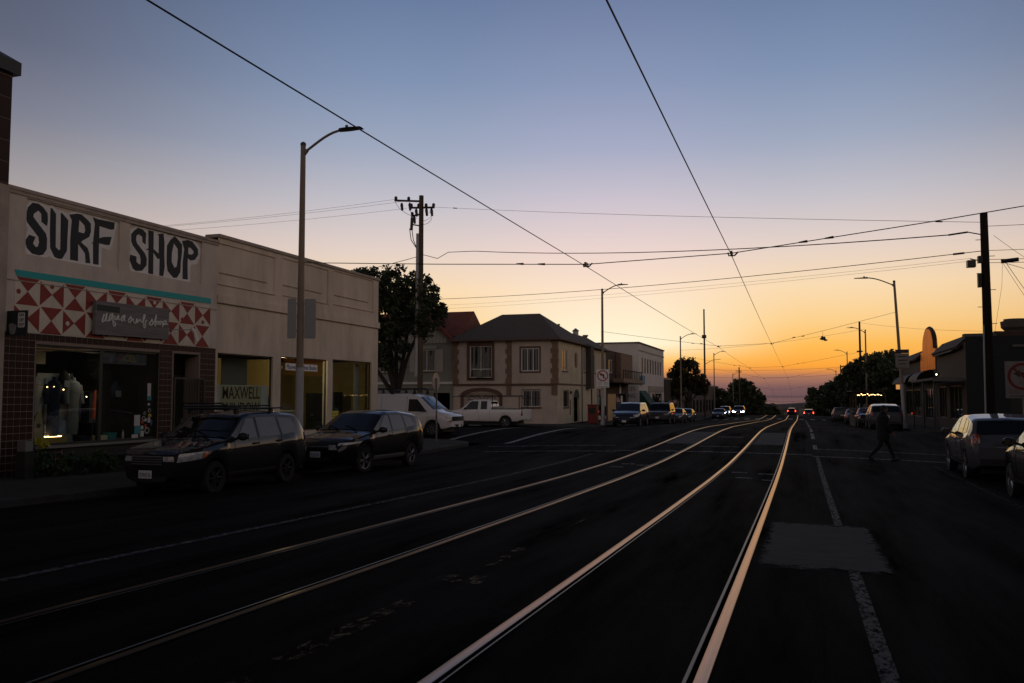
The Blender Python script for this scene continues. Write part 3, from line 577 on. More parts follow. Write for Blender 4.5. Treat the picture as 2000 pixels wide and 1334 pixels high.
lsh = thing('ceiling_lamp_shade', 'pale box lampshade near the ceiling of the left shop window', 'lamp', (FX-.9, 16.6, 2.4)); FL.part('shade', 'sign_cream', lsh, 16.2, 17.05, 2.42, 2.72, -1.3, -.7); MB().tube([FL.P(16.6, 2.72, -1), FL.P(16.6, 3.0, -1)], .01, 4).build('cord', 'black_cloth', lsh)
rk = thing('clothes_rail', 'rail of dark clothes deep inside the surf shop', 'clothes rail', (FX-2.2, 19.2, .44))
MB().tube([FL.P(18.4, 1.75, -2.2), FL.P(20.2, 1.75, -2.2)], .02, 6).build('rail', 'metal_grey', rk)
for s in (18.4, 20.2): MB().tube([FL.P(s, .44, -2.2), FL.P(s, 1.75, -2.2)], .02, 6).build('post', 'metal_grey', rk)
for k in range(12):
    u = 18.5+k*.14; FL.part('garment', ['black_cloth', 'navy_cloth', 'grey_cloth', 'poster_dark'][k % 4], rk, u, u+.09, .85+.1*random.random(), 1.72, -2.4, -2.0)
ex = FL.part('banner', 'poster_dark', None, 18.36, 19.98, 2.48, 2.80, -.16, -.155, label='dark wetsuit banner with yellow letters across the top of the right window', cat='banner')
FL.text('banner_text', 'sticker_red', ex, 'X', 18.92, 19.08, 2.56, 2.73, -.150); FL.text('banner_text', 'sticker_yellow', ex, 'CEL', 19.12, 19.58, 2.56, 2.73, -.150)
for u0, u1, z0, z1, m in ((19.98, 20.12, 1.62, 1.98, 'sticker_white'), (19.98, 20.14, 1.50, 1.62, 'poster_teal'), (19.50, 19.72, .80, 1.10, 'sticker_white'), (19.52, 19.76, .58, .79, 'poster_teal'), (19.42, 19.66, .46, .57, 'sticker_white'),
                          (19.78, 19.86, .86, .95, 'sticker_red'), (19.88, 19.98, .92, 1.0, 'sticker_white'), (19.76, 19.86, .70, .80, 'sticker_white'), (19.90, 19.98, .74, .84, 'sticker_red'), (20.02, 20.12, .88, 1.02, 'sticker_white'), (20.04, 20.16, 1.04, 1.12, 'sticker_yellow'),
                          (19.74, 19.88, .50, .66, 'sticker_white'), (20.14, 20.2, .8, .95, 'sticker_blue'), (20.0, 20.1, 1.36, 1.42, 'sticker_white')):
    FL.part('sticker', m, wfo, u0, u1, z0, z1, -.097, -.094)
for u, z, r in ((20.08, 1.22, .055), (20.0, .66, .09), (19.9, 1.14, .045), (19.86, 1.0, .06)):
    s_ = disc(MB(), FL, u, z, r, -.097).build('sticker', 'sticker_white', wfo); disc(MB(), FL, u, z, r*.72, -.092, th=.003).build('sticker_print', 'black_cloth', wfo)
# door of the surf shop
dr = FL.part('door', 'door_green', shop, 20.98, 21.98, GB+.01, 2.13, -.56, -.50)
FL.part('door_glass', 'shop_glass', dr, 21.12, 21.84, .55, 1.98, -.499, -.493); FL.part('door_handle', 'metal_pale', dr, 21.88, 21.92, .7, .95, -.50, -.44)
gt = MB(); FL.frame(gt, 20.93, 22.30, -.34, 2.17, .05, .0, .03)
for k in range(9): FL.box(gt, 21.62+k*.075, 21.64+k*.075, -.3, 2.12, .006, .022)
gt.build('security_gate', 'frame_dark', shop)
tf = MB(); FL.frame(tf, 20.93, 22.05, 2.2, 2.87, .05, -.56, -.5); tfo = tf.build('transom_frame', 'frame_dark', shop); FL.part('transom_pane', 'shop_glass', tfo, 20.97, 22.01, 2.25, 2.82, -.54, -.533)
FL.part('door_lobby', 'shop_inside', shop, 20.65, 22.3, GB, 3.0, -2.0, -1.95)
# hanging wooden sign with script
ws = thing('wooden_sign', 'weathered grey wooden sign with white handwritten shop name', 'sign', (FX+.1, 19.1, 3.2))
sv = .11
for k in range(4): MB().hexa([FL.P(17.76, 3.20+.218*k+.004, .05), FL.P(20.49, 3.235+.218*k+.004, .05), FL.P(20.49, 3.235+.218*k+.004, .15), FL.P(17.76, 3.20+.218*k+.004, .15), FL.P(17.76, 3.20+.218*(k+1), .05), FL.P(20.49, 3.24+.218*(k+1), .05), FL.P(20.49, 3.24+.218*(k+1), .15), FL.P(17.76, 3.20+.218*(k+1), .15)]).build('plank', 'old_wood', ws)
def smooth_path(p, n=5):
    p = [Vector((a, b2, 0)) for a, b2 in p]; out = []
    for i in range(len(p)-1):
        p0, p1, p2, p3 = p[max(i-1, 0)], p[i], p[i+1], p[min(i+2, len(p)-1)]
        for k in range(n):
            t = k/n; out.append(.5*((2*p1)+(p2-p0)*t+(2*p0-5*p1+4*p2-p3)*t*t+(3*p1-p0-3*p2+p3)*t**3))
    out.append(p[-1]); return out
for k, strk in enumerate(SCRIPT):
    MB().tube([FL.P(q.x, q.y, .158) for q in smooth_path(strk)], .021, 5).build('script_letter', 'sign_script', ws)
FL.part('plaque', 'plaque_green', ws, 17.80, 18.58, 3.82, 3.98, .150, .157)
# floodlight beside the wooden sign
fl = thing('wall_spotlight', 'white spotlight on a thin arm beside the wooden sign', 'lamp', (FX, 20.8, 3.45))
FL.part('bracket', 'sign_white', fl, 20.56, 20.62, 3.46, 3.58, .01, .05); MB().tube([FL.P(20.60, 3.53, .05), FL.P(20.95, 3.54, .42), FL.P(21.08, 3.55, .48)], .013, 6).build('arm', 'metal_pale', fl)
MB().tube([FL.P(21.02, 3.60, .50), FL.P(21.12, 3.50, .52)], [.045, .055], 10).build('junction_box', 'sign_white', fl)
MB().tube([FL.P(21.14, 3.50, .50), FL.P(21.2, 3.36, .52), FL.P(21.24, 3.24, .54)], [.03, .045, .065], 12).build('lamp_head', 'sign_white', fl)
# black blade sign
bs = thing('blade_sign', 'black square projecting sign with white lettering at the tiled corner', 'sign', (FX+.3, 15.25, 3.0))
FB = Fr((0, 15.25, 0), (1, 0, 0), (0, -1, 0))
FB.part('panel', 'letter_black', bs, FX+.02, FX+.62, 3.0, 3.57, -.03, .0)
FB.poly('text_plate', 'sign_white', bs, [[(FX+.36, 3.20), (FX+.38, 3.18), (FX+.54, 3.18), (FX+.56, 3.20), (FX+.56, 3.50), (FX+.54, 3.52), (FX+.38, 3.52), (FX+.36, 3.50)]], .004, .004)
for t, z in (('AQUA', 3.42), ('SURF', 3.31), ('SHOP', 3.20)): FB.text('sign_text', 'letter_black', bs, t, FX+.385, FX+.535, z, z+.085, .009)
hand = MB()
for k in range(4): hand.tube([(FX+.14+.045*k, 15.245, 3.10), (FX+.12+.06*k, 15.245, 3.28-.02*abs(k-1))], .018, 5)
hand.ball((FX+.2, 15.25, 3.1), (.09, .008, .08)); hand.build('hand_emblem', 'metal_pale', bs)
# bench and planting in front of the shop
bn = thing('bench', 'long dark bench under the shop window', 'bench', (FX+.5, 19, -.32))
FL.part('seat', 'frame_dark', bn, 17.7, 20.6, .12, .18, .25, .68)
for u in (17.85, 20.4): FL.part('leg', 'frame_dark', bn, u, u+.08, -.33, .12, .3, .62)
FL.part('sign_strip', 'sign_white', bn, 18.75, 19.6, .06, .12, .685, .69)

# ------------------------------------------------------------------ window shade shop
mx = thing('window_shade_shop', 'plain stucco shop with three tall display windows and recessed parapet panels', 'shop', (FX, 28.3, -.35))
WN = [(22.93, 25.95, .36, 2.98), (26.42, 29.60, .36, 3.02), (29.98, 33.23, .40, 3.06)]
PN = [(22.86, 25.97, 5.14, 6.44), (26.44, 29.58, 5.18, 6.50), (29.99, 33.34, 5.22, 6.55)]
b = MB(); FL.wall(b, 22.83, 33.80, GB, 6.62, [(*w, .13) for w in WN]+[(*p, .045) for p in PN], d=-.01)
for p in PN: b.quad(FL.P(p[0], p[2], -.055), FL.P(p[1], p[2], -.055), FL.P(p[1], p[3], -.055), FL.P(p[0], p[3], -.055))
b.box(FX-14, FX-.45, 22.84, 33.798, 3.1, 6.6)
b.quad((FX-14, 33.80, GB), (FX-.01, 33.80, GB), (FX-.01, 33.80, 6.62), (FX-14, 33.80, 6.62))
b.build('wall', 'stucco_grey', mx)
cp = MB(); FL.box(cp, 22.83, 33.85, 6.62, 6.72, -.5, .05); cp.build('coping', 'coping', mx)
FL.part('belt_course', 'stucco_grey', mx, 22.83, 33.86, 4.56, 4.80, -.009, .045); FL.part('belt_shadow_ledge', 'coping', mx, 22.83, 33.86, 4.54, 4.56, -.009, .07)
for p in PN:
    FL.part('panel_ledge', 'coping', mx, p[0]+.12, p[1]-.45, p[2]+.36, p[2]+.385, -.054, -.02); FL.part('panel_ledge', 'coping', mx, p[0], p[1], p[2]-.02, p[2], -.009, .02)
for w in WN:
    f_ = MB(); FL.frame(f_, *w, .04, -.13, -.08); fo = f_.build('window_frame', 'frame_bronze', mx)
    FL.part('pane', 'shop_glass', fo, w[0]+.04, w[1]-.04, w[2]+.04, w[3]-.04, -.108, -.102)
it = MB(); d1 = -4.2
for q in (((22.9, GB, d1), (33.7, GB, d1), (33.7, 3.1, d1), (22.9, 3.1, d1)), ((22.9, GB, d1), (22.9, GB, -.2), (22.9, 3.1, -.2), (22.9, 3.1, d1)), ((33.7, GB, d1), (33.7, GB, -.2), (33.7, 3.1, -.2), (33.7, 3.1, d1)), ((22.9, 3.1, d1), (33.7, 3.1, d1), (33.7, 3.1, -.2), (22.9, 3.1, -.2))):
    it.quad(*[FL.P(*p) for p in q])
it.build('interior', 'yellow_wall', mx); FL.part('floor', 'shop_floor', mx, 22.9, 33.7, GB, .30, d1, -.16)
FL.part('partition', 'yellow_wall', mx, 26.1, 26.2, .3, 3.08, -4.1, -2.6); FL.part('partition', 'yellow_wall', mx, 29.72, 29.82, .3, 3.08, -4.1, -2.6)
msn = FL.part('name_board', 'sign_white', None, 22.98, 25.86, .42, 1.98, -.145, -.13, label='white board with cream name panel inside the first shade shop window', cat='sign')
FL.part('name_panel', 'sign_cream', msn, 23.25, 25.45, .5, 1.96, -.129, -.125)
for t, z in (('MAXWELL', 1.53), ('WINDOW', 1.02), ('SHADES', .55)): FL.text('board_text', 'sign_brown', msn, t, 23.36, 25.36, z, z+.40, -.121, bold=.009)
FL.part('roller_blind', 'grey_cloth', None, 24.3, 25.7, 1.98, 2.9, -.9, -.88, label='pale roller blind hanging behind the name board', cat='blind')
sg = FL.part('shop_sign', 'sign_white', None, 26.85, 29.0, 2.55, 2.80, -.095, -.09, label='small white sign with blue lettering in the middle shade shop window', cat='sign')
FL.text('sign_text', 'sign_blue', sg, 'Maxwell Window Shades', 26.92, 28.93, 2.60, 2.76, -.086)
ny = FL.part('notice', 'notice_yellow', None, 30.02, 30.62, .62, 1.05, -.098, -.094, label='yellow paper notice low in the third shade shop window', cat='notice')
for k in range(3): FL.part('notice_line', 'frame_dark', ny, 30.1, 30.54, .72+.1*k, .74+.1*k, -.093, -.091)
FL.part('curtain', 'white_cloth', None, 30.08, 30.75, .5, 2.98, -.5, -.42, label='white curtain at the left of the third shade shop window', cat='curtain')
FL.part('curtain', 'white_cloth', None, 32.75, 33.1, .5, 2.98, -.6, -.55, label='narrow curtain at the right of the third shade shop window', cat='curtain')
wt = thing('work_table', 'long work table with rolls in the middle shade shop window', 'table', (FX-1.2, 28, .3))
FL.part('table_top', 'metal_pale', wt, 26.6, 29.3, 1.02, 1.08, -1.7, -.8); FL.part('cabinet', 'white_cloth', wt, 27.4, 28.9, .3, 1.02, -1.6, -.85); FL.part('machine', 'frame_dark', wt, 27.0, 28.6, 1.3, 1.62, -1.9, -1.5); FL.part('crate', 'frame_dark', wt, 26.5, 27.2, 1.08, 1.5, -1.7, -1.2)
sh = thing('fabric_shelf', 'dark shelf of fabric rolls in the third shade shop window', 'shelf', (FX-1.6, 32, .3))
FL.part('case', 'frame_dark', sh, 31.0, 31.7, .3, 1.75, -1.8, -1.4); FL.part('case', 'frame_dark', sh, 32.2, 32.9, .3, 1.8, -1.6, -1.2)
for k in range(5): MB().tube([FL.P(31.75+.1*k, .35, -1.3+.06*k), FL.P(31.8+.1*k, 1.4+.1*(k % 2), -1.5)], .04, 7).build('fabric_roll', ['white_cloth', 'grey_cloth', 'sign_cream'][k % 3], sh)
bl = thing('pendant_bulb', 'bare lit bulb inside the middle shade shop window', 'lamp', (FX-.8, 26.75, 2.3))
MB().ball(FL.P(26.62, 2.40, -.22), .03, 10, 6).build('bulb', 'lamp_warm', bl); MB().tube([FL.P(26.62, 2.43, -.22), FL.P(26.62, 3.08, -.22)], .006, 4).build('cord', 'frame_dark', bl)
lp = bpy.data.lights.new('shade_shop_fill', 'POINT'); lp.energy = 60.0; lp.color = (1, .75, .42); lp.shadow_soft_size = .05; lo = bpy.data.objects.new('shade_shop_fill', lp); COL.objects.link(lo); lo.parent = bl; lo.location = (FX-1.0-(FX-.8), 28-26.75, 2.7-2.3)  # added fill light away from the bulb, brightens the whole room

# tall tiled building at the left edge
tw = thing('tiled_tower', 'tall dark tiled building with a hipped roof at the left edge', 'building', (FX, 12, -.3))
b = MB(); FL.wall(b, 2.0, 15.13, GB, 9.15, [(3.0, 13.9, .3, 2.9, .3)], d=.06); b.quad(FL.P(15.13, GB, .06), FL.P(15.13, GB, -12), FL.P(15.13, 9.15, -12), FL.P(15.13, 9.15, .06)); b.quad(FL.P(2, GB, .06), FL.P(2, GB, -12), FL.P(2, 9.15, -12), FL.P(2, 9.15, .06)); b.build('wall', 'grout', tw)
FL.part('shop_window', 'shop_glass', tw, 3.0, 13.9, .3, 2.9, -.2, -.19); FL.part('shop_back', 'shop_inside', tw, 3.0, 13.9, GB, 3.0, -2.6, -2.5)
tb2 = bpy.data.meshes.new('course'); c_ = MB(); c_.box(0, .012, -.58, .58, -.24, .24); tb2.from_pydata(c_.v, [], c_.f); tb2.materials.append(M['tile_brown'])
for r in range(11):
    for k in range(5):
        t = link('tile', tb2, tw); t.location = (.06, 14.53-1.19*k-12+(0 if r % 2 else 0), 3.75+.50*r+.3)
FL.part('pilaster', 'coping', tw, 14.85, 15.12, GB, 6.45, .075, .12)
cp = MB(); FL.box(cp, 1.9, 15.22, 9.05, 9.35, -12, .22); cp.build('cornice', 'frame_dark', tw)
rf = MB(); rf.add([FL.P(1.9, 9.35, .22), FL.P(15.22, 9.35, .22), FL.P(15.22, 9.35, -12), FL.P(1.9, 9.35, -12), FL.P(6, 11.8, -3.5), FL.P(12.2, 11.8, -3.5), FL.P(12.2, 11.8, -8), FL.P(6, 11.8, -8)], [(0, 1, 5, 4), (1, 2, 6, 5), (2, 3, 7, 6), (3, 0, 4, 7), (4, 5, 6, 7)]); rf.build('roof', 'frame_dark', tw)
# ------------------------------------------------------------------ houses across the cross street
mat('house_beige', (.62, .52, .46), .88, grime=.2, var=.1, scale=.7, bump=.2); mat('house_side', (.68, .59, .44), .88, grime=.2, var=.14, scale=.6, bump=.25)
mat('quoin', (.24, .155, .11), .85, var=.2, scale=2); mat('trim_brown', (.15, .085, .06), .8); mat('roof_dark', (.115, .10, .085), .9, var=.3, scale=6, bump=.5, bscale=14, stretch=(1, 1, 3))
mat('window_white', (.75, .75, .75), .5); mat('window_dark', (.018, .022, .026), .04, spec=.8); mat('blind_grey', (.20, .20, .20), .8); mat('iron', (.010, .010, .010), .5)
mat('house_grey', (.28, .285, .265), .88, var=.1, scale=.7); mat('siding', (.5, .47, .43), .8); mat('roof_tile', (.22, .07, .05), .8, var=.3, scale=3); mat('shutter', (.44, .41, .37), .7)
mat('white_wall', (.72, .69, .67), .8, var=.06, scale=.6); mat('brown_wood', (.06, .038, .028), .85, var=.3, scale=2, stretch=(1, 1, 5)); mat('balcony', (.26, .20, .14), .8)
mat('awning_green', (.012, .06, .05), .8); mat('sign_skyblue', (.06, .25, .45), .6); mat('shopfront_lit', (.25, .16, .09), .6, emit=(1, .55, .22), estr=.03); mat('amber_glass', (.5, .3, .1), .5, emit=(1, .45, .12), estr=.6)
mat('tan_glow', (.72, .30, .07), .42, .65, spec=.3, var=.25, scale=1.5, bump=.15, stretch=(1, 1, .3)); mat('blue_wall', (.008, .012, .018), .8, var=.1); mat('grey_wall', (.10, .088, .08), .85, var=.1, spec=.2); mat('roof_brown', (.05, .03, .022), .85, var=.3)
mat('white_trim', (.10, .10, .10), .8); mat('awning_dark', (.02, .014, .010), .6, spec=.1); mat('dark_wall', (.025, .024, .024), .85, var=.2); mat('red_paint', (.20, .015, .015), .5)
M['tan_glow'].node_tree.nodes['Principled BSDF'].inputs['Specular Tint'].default_value = (1, .50, .14, 1)      # amber varnished boards; sunset glow is put into their colour and tint
def window(fr, par, u0, u1, z0, z1, fm='window_white', mull=1, rail=False, w=.07, d=-.10, sill='trim_brown', pane='window_dark', blinds=False):
    f = MB(); fr.frame(f, u0, u1, z0, z1, w, d, d+.06)
    for k in range(mull): c = u0+(u1-u0)*(k+1)/(mull+1); fr.box(f, c-w*.45, c+w*.45, z0+w, z1-w, d, d+.055)
    if rail: fr.box(f, u0+w, u1-w, z0+(z1-z0)*.26, z0+(z1-z0)*.26+w, d+.001, d+.05)
    o = f.build('window', fm, par)
    for k in range(mull+1):
        a = u0+(u1-u0)*k/(mull+1); b_ = u0+(u1-u0)*(k+1)/(mull+1)
        fr.part('pane', pane, o, a+w*.5, b_-w*.5, z0+w*.5, z1-w*.5, d-.01, d+.012)
    if blinds:
        for k in range(4): fr.part('blind', 'blind_grey', o, u0+w+(u1-u0-2*w)*(.08+k*.24), u0+w+(u1-u0-2*w)*(.08+k*.24+.13), z0+w, z1-w, d+.013, d+.016)
    if sill: fr.part('sill', sill, o, u0-.08, u1+.08, z0-.10, z0-.002, d, .05)
    return o
HB = -.45
FH = Fr((0, 62.6, 0), (1, 0, 0), (0, -1, 0)); FS = Fr((-17.22, 0, 0), (0, 1, 0), (1, 0, 0))
hs = thing('corner_house', 'beige two storey corner house with brown quoins and dark hipped roof', 'house', (-21.4, 68, HB))
hw = [(-24.18, -22.41, 3.04, 5.50), (-20.03, -18.62, 3.52, 5.27), (-19.95, -18.55, .84, 2.10), (-24.70, -21.80, HB+.05, 1.85)]
b = MB(); FH.wall(b, -25.55, -17.22, 2.50, 6.02, [h for h in hw[:2]]); FH.wall(b, -25.55, -17.22, HB, 2.50, [h for h in hw[2:]], d=-.06); b.build('front_wall', 'house_beige', hs)
sw_ = [(64.14, 65.65, 3.59, 5.22), (70.9, 71.6, 3.7, 5.55), (74.55, 75.3, 3.7, 5.30), (78.3, 79.1, 3.8, 5.2), (64.39, 65.92, .80, 2.11), (67.22, 69.19, HB+.05, 1.55), (75.9, 78.9, -.1, 2.3)]
b = MB(); FS.wall(b, 62.6, 79.6, HB, 6.0, sw_); b.quad(FH.P(-17.22, HB, -17), FH.P(-25.55, HB, -17), FH.P(-25.55, 6, -17), FH.P(-17.22, 6, -17)); b.quad(FH.P(-25.55, HB, 0), FH.P(-25.55, HB, -17), FH.P(-25.55, 6, -17), FH.P(-25.55, 6, 0)); b.build('side_wall', 'house_side', hs)
FH.part('belt', 'trim_brown', hs, -25.56, -17.16, 2.46, 2.60, -.05, .06); FS.part('belt', 'trim_brown', hs, 62.6, 72.6, 2.50, 2.62, .001, .05)
for k in range(9):
    for x0 in (-25.60, -21.28, -17.72):
        a = .12 if k % 2 else 0
        FH.part('quoin', 'quoin', hs, x0+(a if x0 > -25 else 0), x0+.50-(a if x0 < -18 and x0 < -21.5 else 0), 2.60+.376*k+.012, 2.60+.376*(k+1), .002, .04+.012*(k % 2))
    FS.part('quoin', 'quoin', hs, 62.562, 62.95-.12*(k % 2), 2.62+.374*k+.012, 2.62+.374*(k+1), .002, .035)
FH.part('corbel', 'quoin', hs, -21.2, -20.84, 1.75, 2.46, -.058, .03); FH.part('corbel', 'quoin', hs, -17.66, -17.2, 1.75, 2.46, -.058, .03)
w = window(FH, hs, *hw[0], mull=1, rail=True, blinds=True); f = MB(); FH.frame(f, -24.42, -22.17, 2.84, 5.72, .22, .001, .05); f.build('surround', 'trim_brown', hs)
arch = [(-24.42, 5.72), (-22.17, 5.72)]+[(-23.295+1.12*math.cos(a), 5.72+.22*math.sin(a)) for a in np.linspace(0, math.pi, 9)[1:-1]]
FH.poly('surround_arch', 'trim_brown', hs, [arch], .02, .05)
FH.part('air_conditioner', 'metal_grey', w, -23.6, -23.1, 3.12, 3.55, -.06, .12)
window(FH, hs, *hw[1], mull=2, blinds=True); f = MB(); FH.frame(f, -20.16, -18.49, 3.40, 5.40, .12, .001, .03); f.build('surround', 'trim_brown', hs)
window(FH, hs, *hw[2], mull=1, blinds=True, d=-.17); gr = MB()
for k in range(9): gr.tube([FH.P(-19.98+k*.18, .78, .0), FH.P(-19.98+k*.18, 2.16, .0)], .012, 4)
for z in (.8, 1.5, 2.14): gr.tube([FH.P(-20.0, z, .0), FH.P(-18.5, z, .0)], .014, 4)
gr.build('window_grille', 'iron', hs)
gd = FH.part('garage_door', 'house_beige', hs, -24.70, -21.80, HB, 1.85, -.24, -.20)
for k in range(4): FH.part('door_panel', 'siding', gd, -24.6+.7*k, -24.0+.7*k, HB+.1, 1.2, -.199, -.18)
fan = MB()
for a in np.linspace(.2, math.pi-.2, 6): fan.tube([FH.P(-23.25, 1.3, -.17), FH.P(-23.25+1.1*math.cos(a), 1.3+.5*math.sin(a), -.17)], .018, 4)
for q in (-1, 1): fan.tube([FH.P(-23.25+q*.6+.55*math.cos(a), 1.3+.4*math.sin(a), -.16) for a in np.linspace(0, math.pi, 8)], .02, 4)
fan.build('door_ironwork', 'iron', gd)
f = MB(); pts = [(-24.95, HB), (-24.70, HB)]+[(-23.25+1.45*math.cos(a), 1.6+.42*math.sin(a)) for a in np.linspace(math.pi, 0, 13)]+[(-21.80, HB), (-21.55, HB)]+[(-23.25+1.70*math.cos(a), 1.72+.58*math.sin(a)) for a in np.linspace(0, math.pi, 13)]
FH.poly('garage_arch', 'trim_brown', hs, [pts], -.02, .07)
ap = [(-24.71, 1.6)]+[(-23.25+1.46*math.cos(a), 1.6+.42*math.sin(a)) for a in np.linspace(math.pi, 0, 13)]+[(-21.79, 1.86), (-24.71, 1.86)]
for i in (0, 1, 2, 3): window(FS, hs, *sw_[i], mull=1 if i == 0 else 0, w=.06)
ov = disc(MB(), FS, 0, 0, 1, 0); ov = MB(); ov.extr([FS.P(68.3+.42*math.cos(a), 4.55+.62*math.sin(a), .002) for a in np.linspace(0, 2*math.pi, 25)[:-1]], FS.N*.04); ovo = ov.build('oval_window', 'trim_brown', hs)
MB().extr([FS.P(68.3+.30*math.cos(a), 4.55+.5*math.sin(a), .043) for a in np.linspace(0, 2*math.pi, 25)[:-1]], FS.N*.01).build('pane', 'door_green', ovo)
gw = window(FS, hs, *sw_[4], mull=0, w=.06); gr = MB()
for k in range(8): gr.tube([FS.P(64.4+k*.21, .78, .03), FS.P(64.4+k*.21, 2.14, .03)], .013, 4)
gr.build('window_grille', 'iron', hs)
dr = FS.part('front_door', 'awning_green', hs, 67.22, 69.19, HB, 1.55, -.4, -.35); FS.part('door_handle', 'metal_pale', dr, 68.9, 68.96, .5, .7, -.35, -.30)
MB().extr([FS.P(68.2+1.0*math.cos(a), 1.55+.62*math.sin(a), .003) for a in np.linspace(0, math.pi, 13)], FS.N*.012).build('door_arch', 'awning_green', hs)
f = MB(); f.tube([FS.P(67.15, HB, .03)]+[FS.P(68.2+1.06*math.cos(a), 1.55+.68*math.sin(a), .03) for a in np.linspace(math.pi, 0, 13)]+[FS.P(69.26, HB, .03)], .06, 6); f.build('door_surround', 'house_side', hs)
FS.part('vent_shaft', 'grey_wall', hs, 71.7, 72.9, 2.3, 5.9, .002, .45); MB().tube([FS.P(70.2, HB, .06), FS.P(70.2, 5.9, .06)], .05, 6).build('downpipe', 'metal_grey', hs)
MB().tube([FS.P(73.6, HB, .06), FS.P(73.6, 5.9, .06)], .06, 6).build('downpipe', 'trim_brown', hs)
sfr = window(FS, hs, *sw_[6], fm='frame_dark', mull=1, w=.07, pane='poster_teal' if False else 'window_dark', sill=None); FS.part('poster', 'poster_teal', sfr, 76.3, 77.2, .9, 1.6, -.08, -.07)
FS.part('wall_lamp', 'iron', hs, 66.35, 66.5, 1.85, 2.05, .001, .15); FS.part('meter_strip', 'trim_brown', hs, 66.3, 66.5, .2, 1.4, .001, .03)
rf = MB()
def hip(mb, x0, x1, y0, y1, z, rx0, rx1, ry0, ry1, rz):
    mb.add([(x0, y0, z), (x1, y0, z), (x1, y1, z), (x0, y1, z), (rx0, ry0, rz), (rx1, ry0, rz), (rx1, ry1, rz), (rx0, ry1, rz)], [(0, 1, 5, 4), (1, 2, 6, 5), (2, 3, 7, 6), (3, 0, 4, 7), (4, 5, 6, 7), (3, 2, 1, 0)])
hip(rf, -25.95, -16.85, 62.2, 72.5, 5.95, -22.9, -19.75, 66.5, 66.7, 8.25)
hip(rf, -25.90, -16.75, 70.3, 80.1, 5.80, -24.0, -18.6, 71.0, 77.6, 7.05)
ro = rf.build('roof', 'roof_dark', hs)
FH.part('fascia', 'trim_brown', ro, -25.97, -16.84, 5.84, 5.95, .36, .41); FS.part('fascia', 'trim_brown', ro, 62.18, 70.2, 5.84, 5.95, .34, .39)
MB().lathe([(.28, 7.0), (.26, 7.5), (.35, 7.55), (.05, 7.8)], 10, Matrix.Translation((-19.3, 76.5, 0))).build('roof_vent', 'metal_pale', ro)
MB().lathe([(.09, 7.0), (.08, 8.0), (.12, 8.05), (.12, 8.15)], 8, Matrix.Translation((-20.6, 75.5, 0))).build('flue', 'metal_grey', ro)
# grey neighbour with tiled gable
gh = thing('grey_house', 'grey green house with red tiled gable and pale shutters behind the tree', 'house', (-29.7, 67, HB))
FG = Fr((0, 62.75, 0), (1, 0, 0), (0, -1, 0))
b = MB(); FG.wall(b, -33.9, -25.62, HB, 5.9, [(-28.62, -27.15, 3.60, 5.30), (-31.9, -30.9, 3.55, 5.2), (-27.3, -25.9, HB+.05, 1.9), (-33.2, -29.6, HB+.05, 1.9)]); b.box(-33.9, -25.62, 63.2, 78, HB, 5.9); b.build('wall', 'house_grey', gh)
pk = (-28.3, 8.02)
MB().extr([FG.P(-31.0, 5.78, .01), FG.P(-25.66, 5.78, .01), FG.P(*pk, .01)], FG.N*.05).build('gable', 'siding', gh)
bd = MB()
for k in range(17):
    x = -30.7+k*.3; zt = 5.8+(1-abs(x-pk[0])/2.68)*2.15
    if zt > 6.0: FG.box(bd, x, x+.05, 5.8, zt, .061, .085)
bd.build('gable_battens', 'shutter', gh)
rf = MB()
for s, e in ((1, -25.2), (-1, -31.4)):
    rf.hexa([FG.P(pk[0], pk[1]+.02, .4), FG.P(e, 5.55, .4), FG.P(e, 5.55, -5), FG.P(pk[0], pk[1]+.02, -5), FG.P(pk[0], pk[1]+.2, .4), FG.P(e, 5.73, .4), FG.P(e, 5.73, -5), FG.P(pk[0], pk[1]+.2, -5)])
MRX = -25.15
rf.add([(-34.2, 62.9, 6.3), (MRX, 62.9, 6.3), (MRX, 66, 8.55), (-34.2, 66, 8.55), (MRX, 69.5, 6.3), (-34.2, 69.5, 6.3)], [(0, 1, 2, 3), (3, 2, 4, 5), (0, 3, 5), (1, 4, 2)])
gro = rf.build('roof', 'roof_tile', gh)
for k in range(24):
    t = k/24; x = pk[0]+(-25.2-pk[0])*t; z = pk[1]+.2+(5.73-pk[1]-.2)*t
    MB().tube([FG.P(x, z, .42), FG.P(x, z, -1.6)], .07, 6).build('ridge_tile', 'roof_tile', gro)
for k in range(22):
    x = -26.8+.075*k
    pass
w = window(FG, gh, -28.62, -27.15, 3.60, 5.30, mull=1, blinds=True); window(FG, gh, -31.9, -30.9, 3.55, 5.2, mull=0)
for x0, x1 in ((-29.32, -28.66), (-27.11, -26.45)):
    s_ = FG.part('shutter', 'shutter', gh, x0, x1, 3.5, 5.3, .002, .05)
    for k in range(3): FG.part('shutter_board', 'siding', s_, x0+.03+k*.205, x0+.21+k*.205, 3.55, 5.25, .051, .062)
FG.part('window_head', 'shutter', gh, -28.7, -27.0, 5.34, 5.58, .002, .08)
FG.part('belt', 'window_white', gh, -33.9, -25.62, 2.58, 2.76, .002, .12)
FG.part('front_door', 'iron', gh, -27.3, -25.9, HB, 1.9, -.5, -.45); g2 = FG.part('garage_door', 'siding', gh, -33.2, -29.6, HB, 1.9, -.2, -.16)
for k in range(4): FG.part('garage_light', 'window_dark', g2, -33.0+.85*k, -32.35+.85*k, 1.35, 1.7, -.159, -.15)
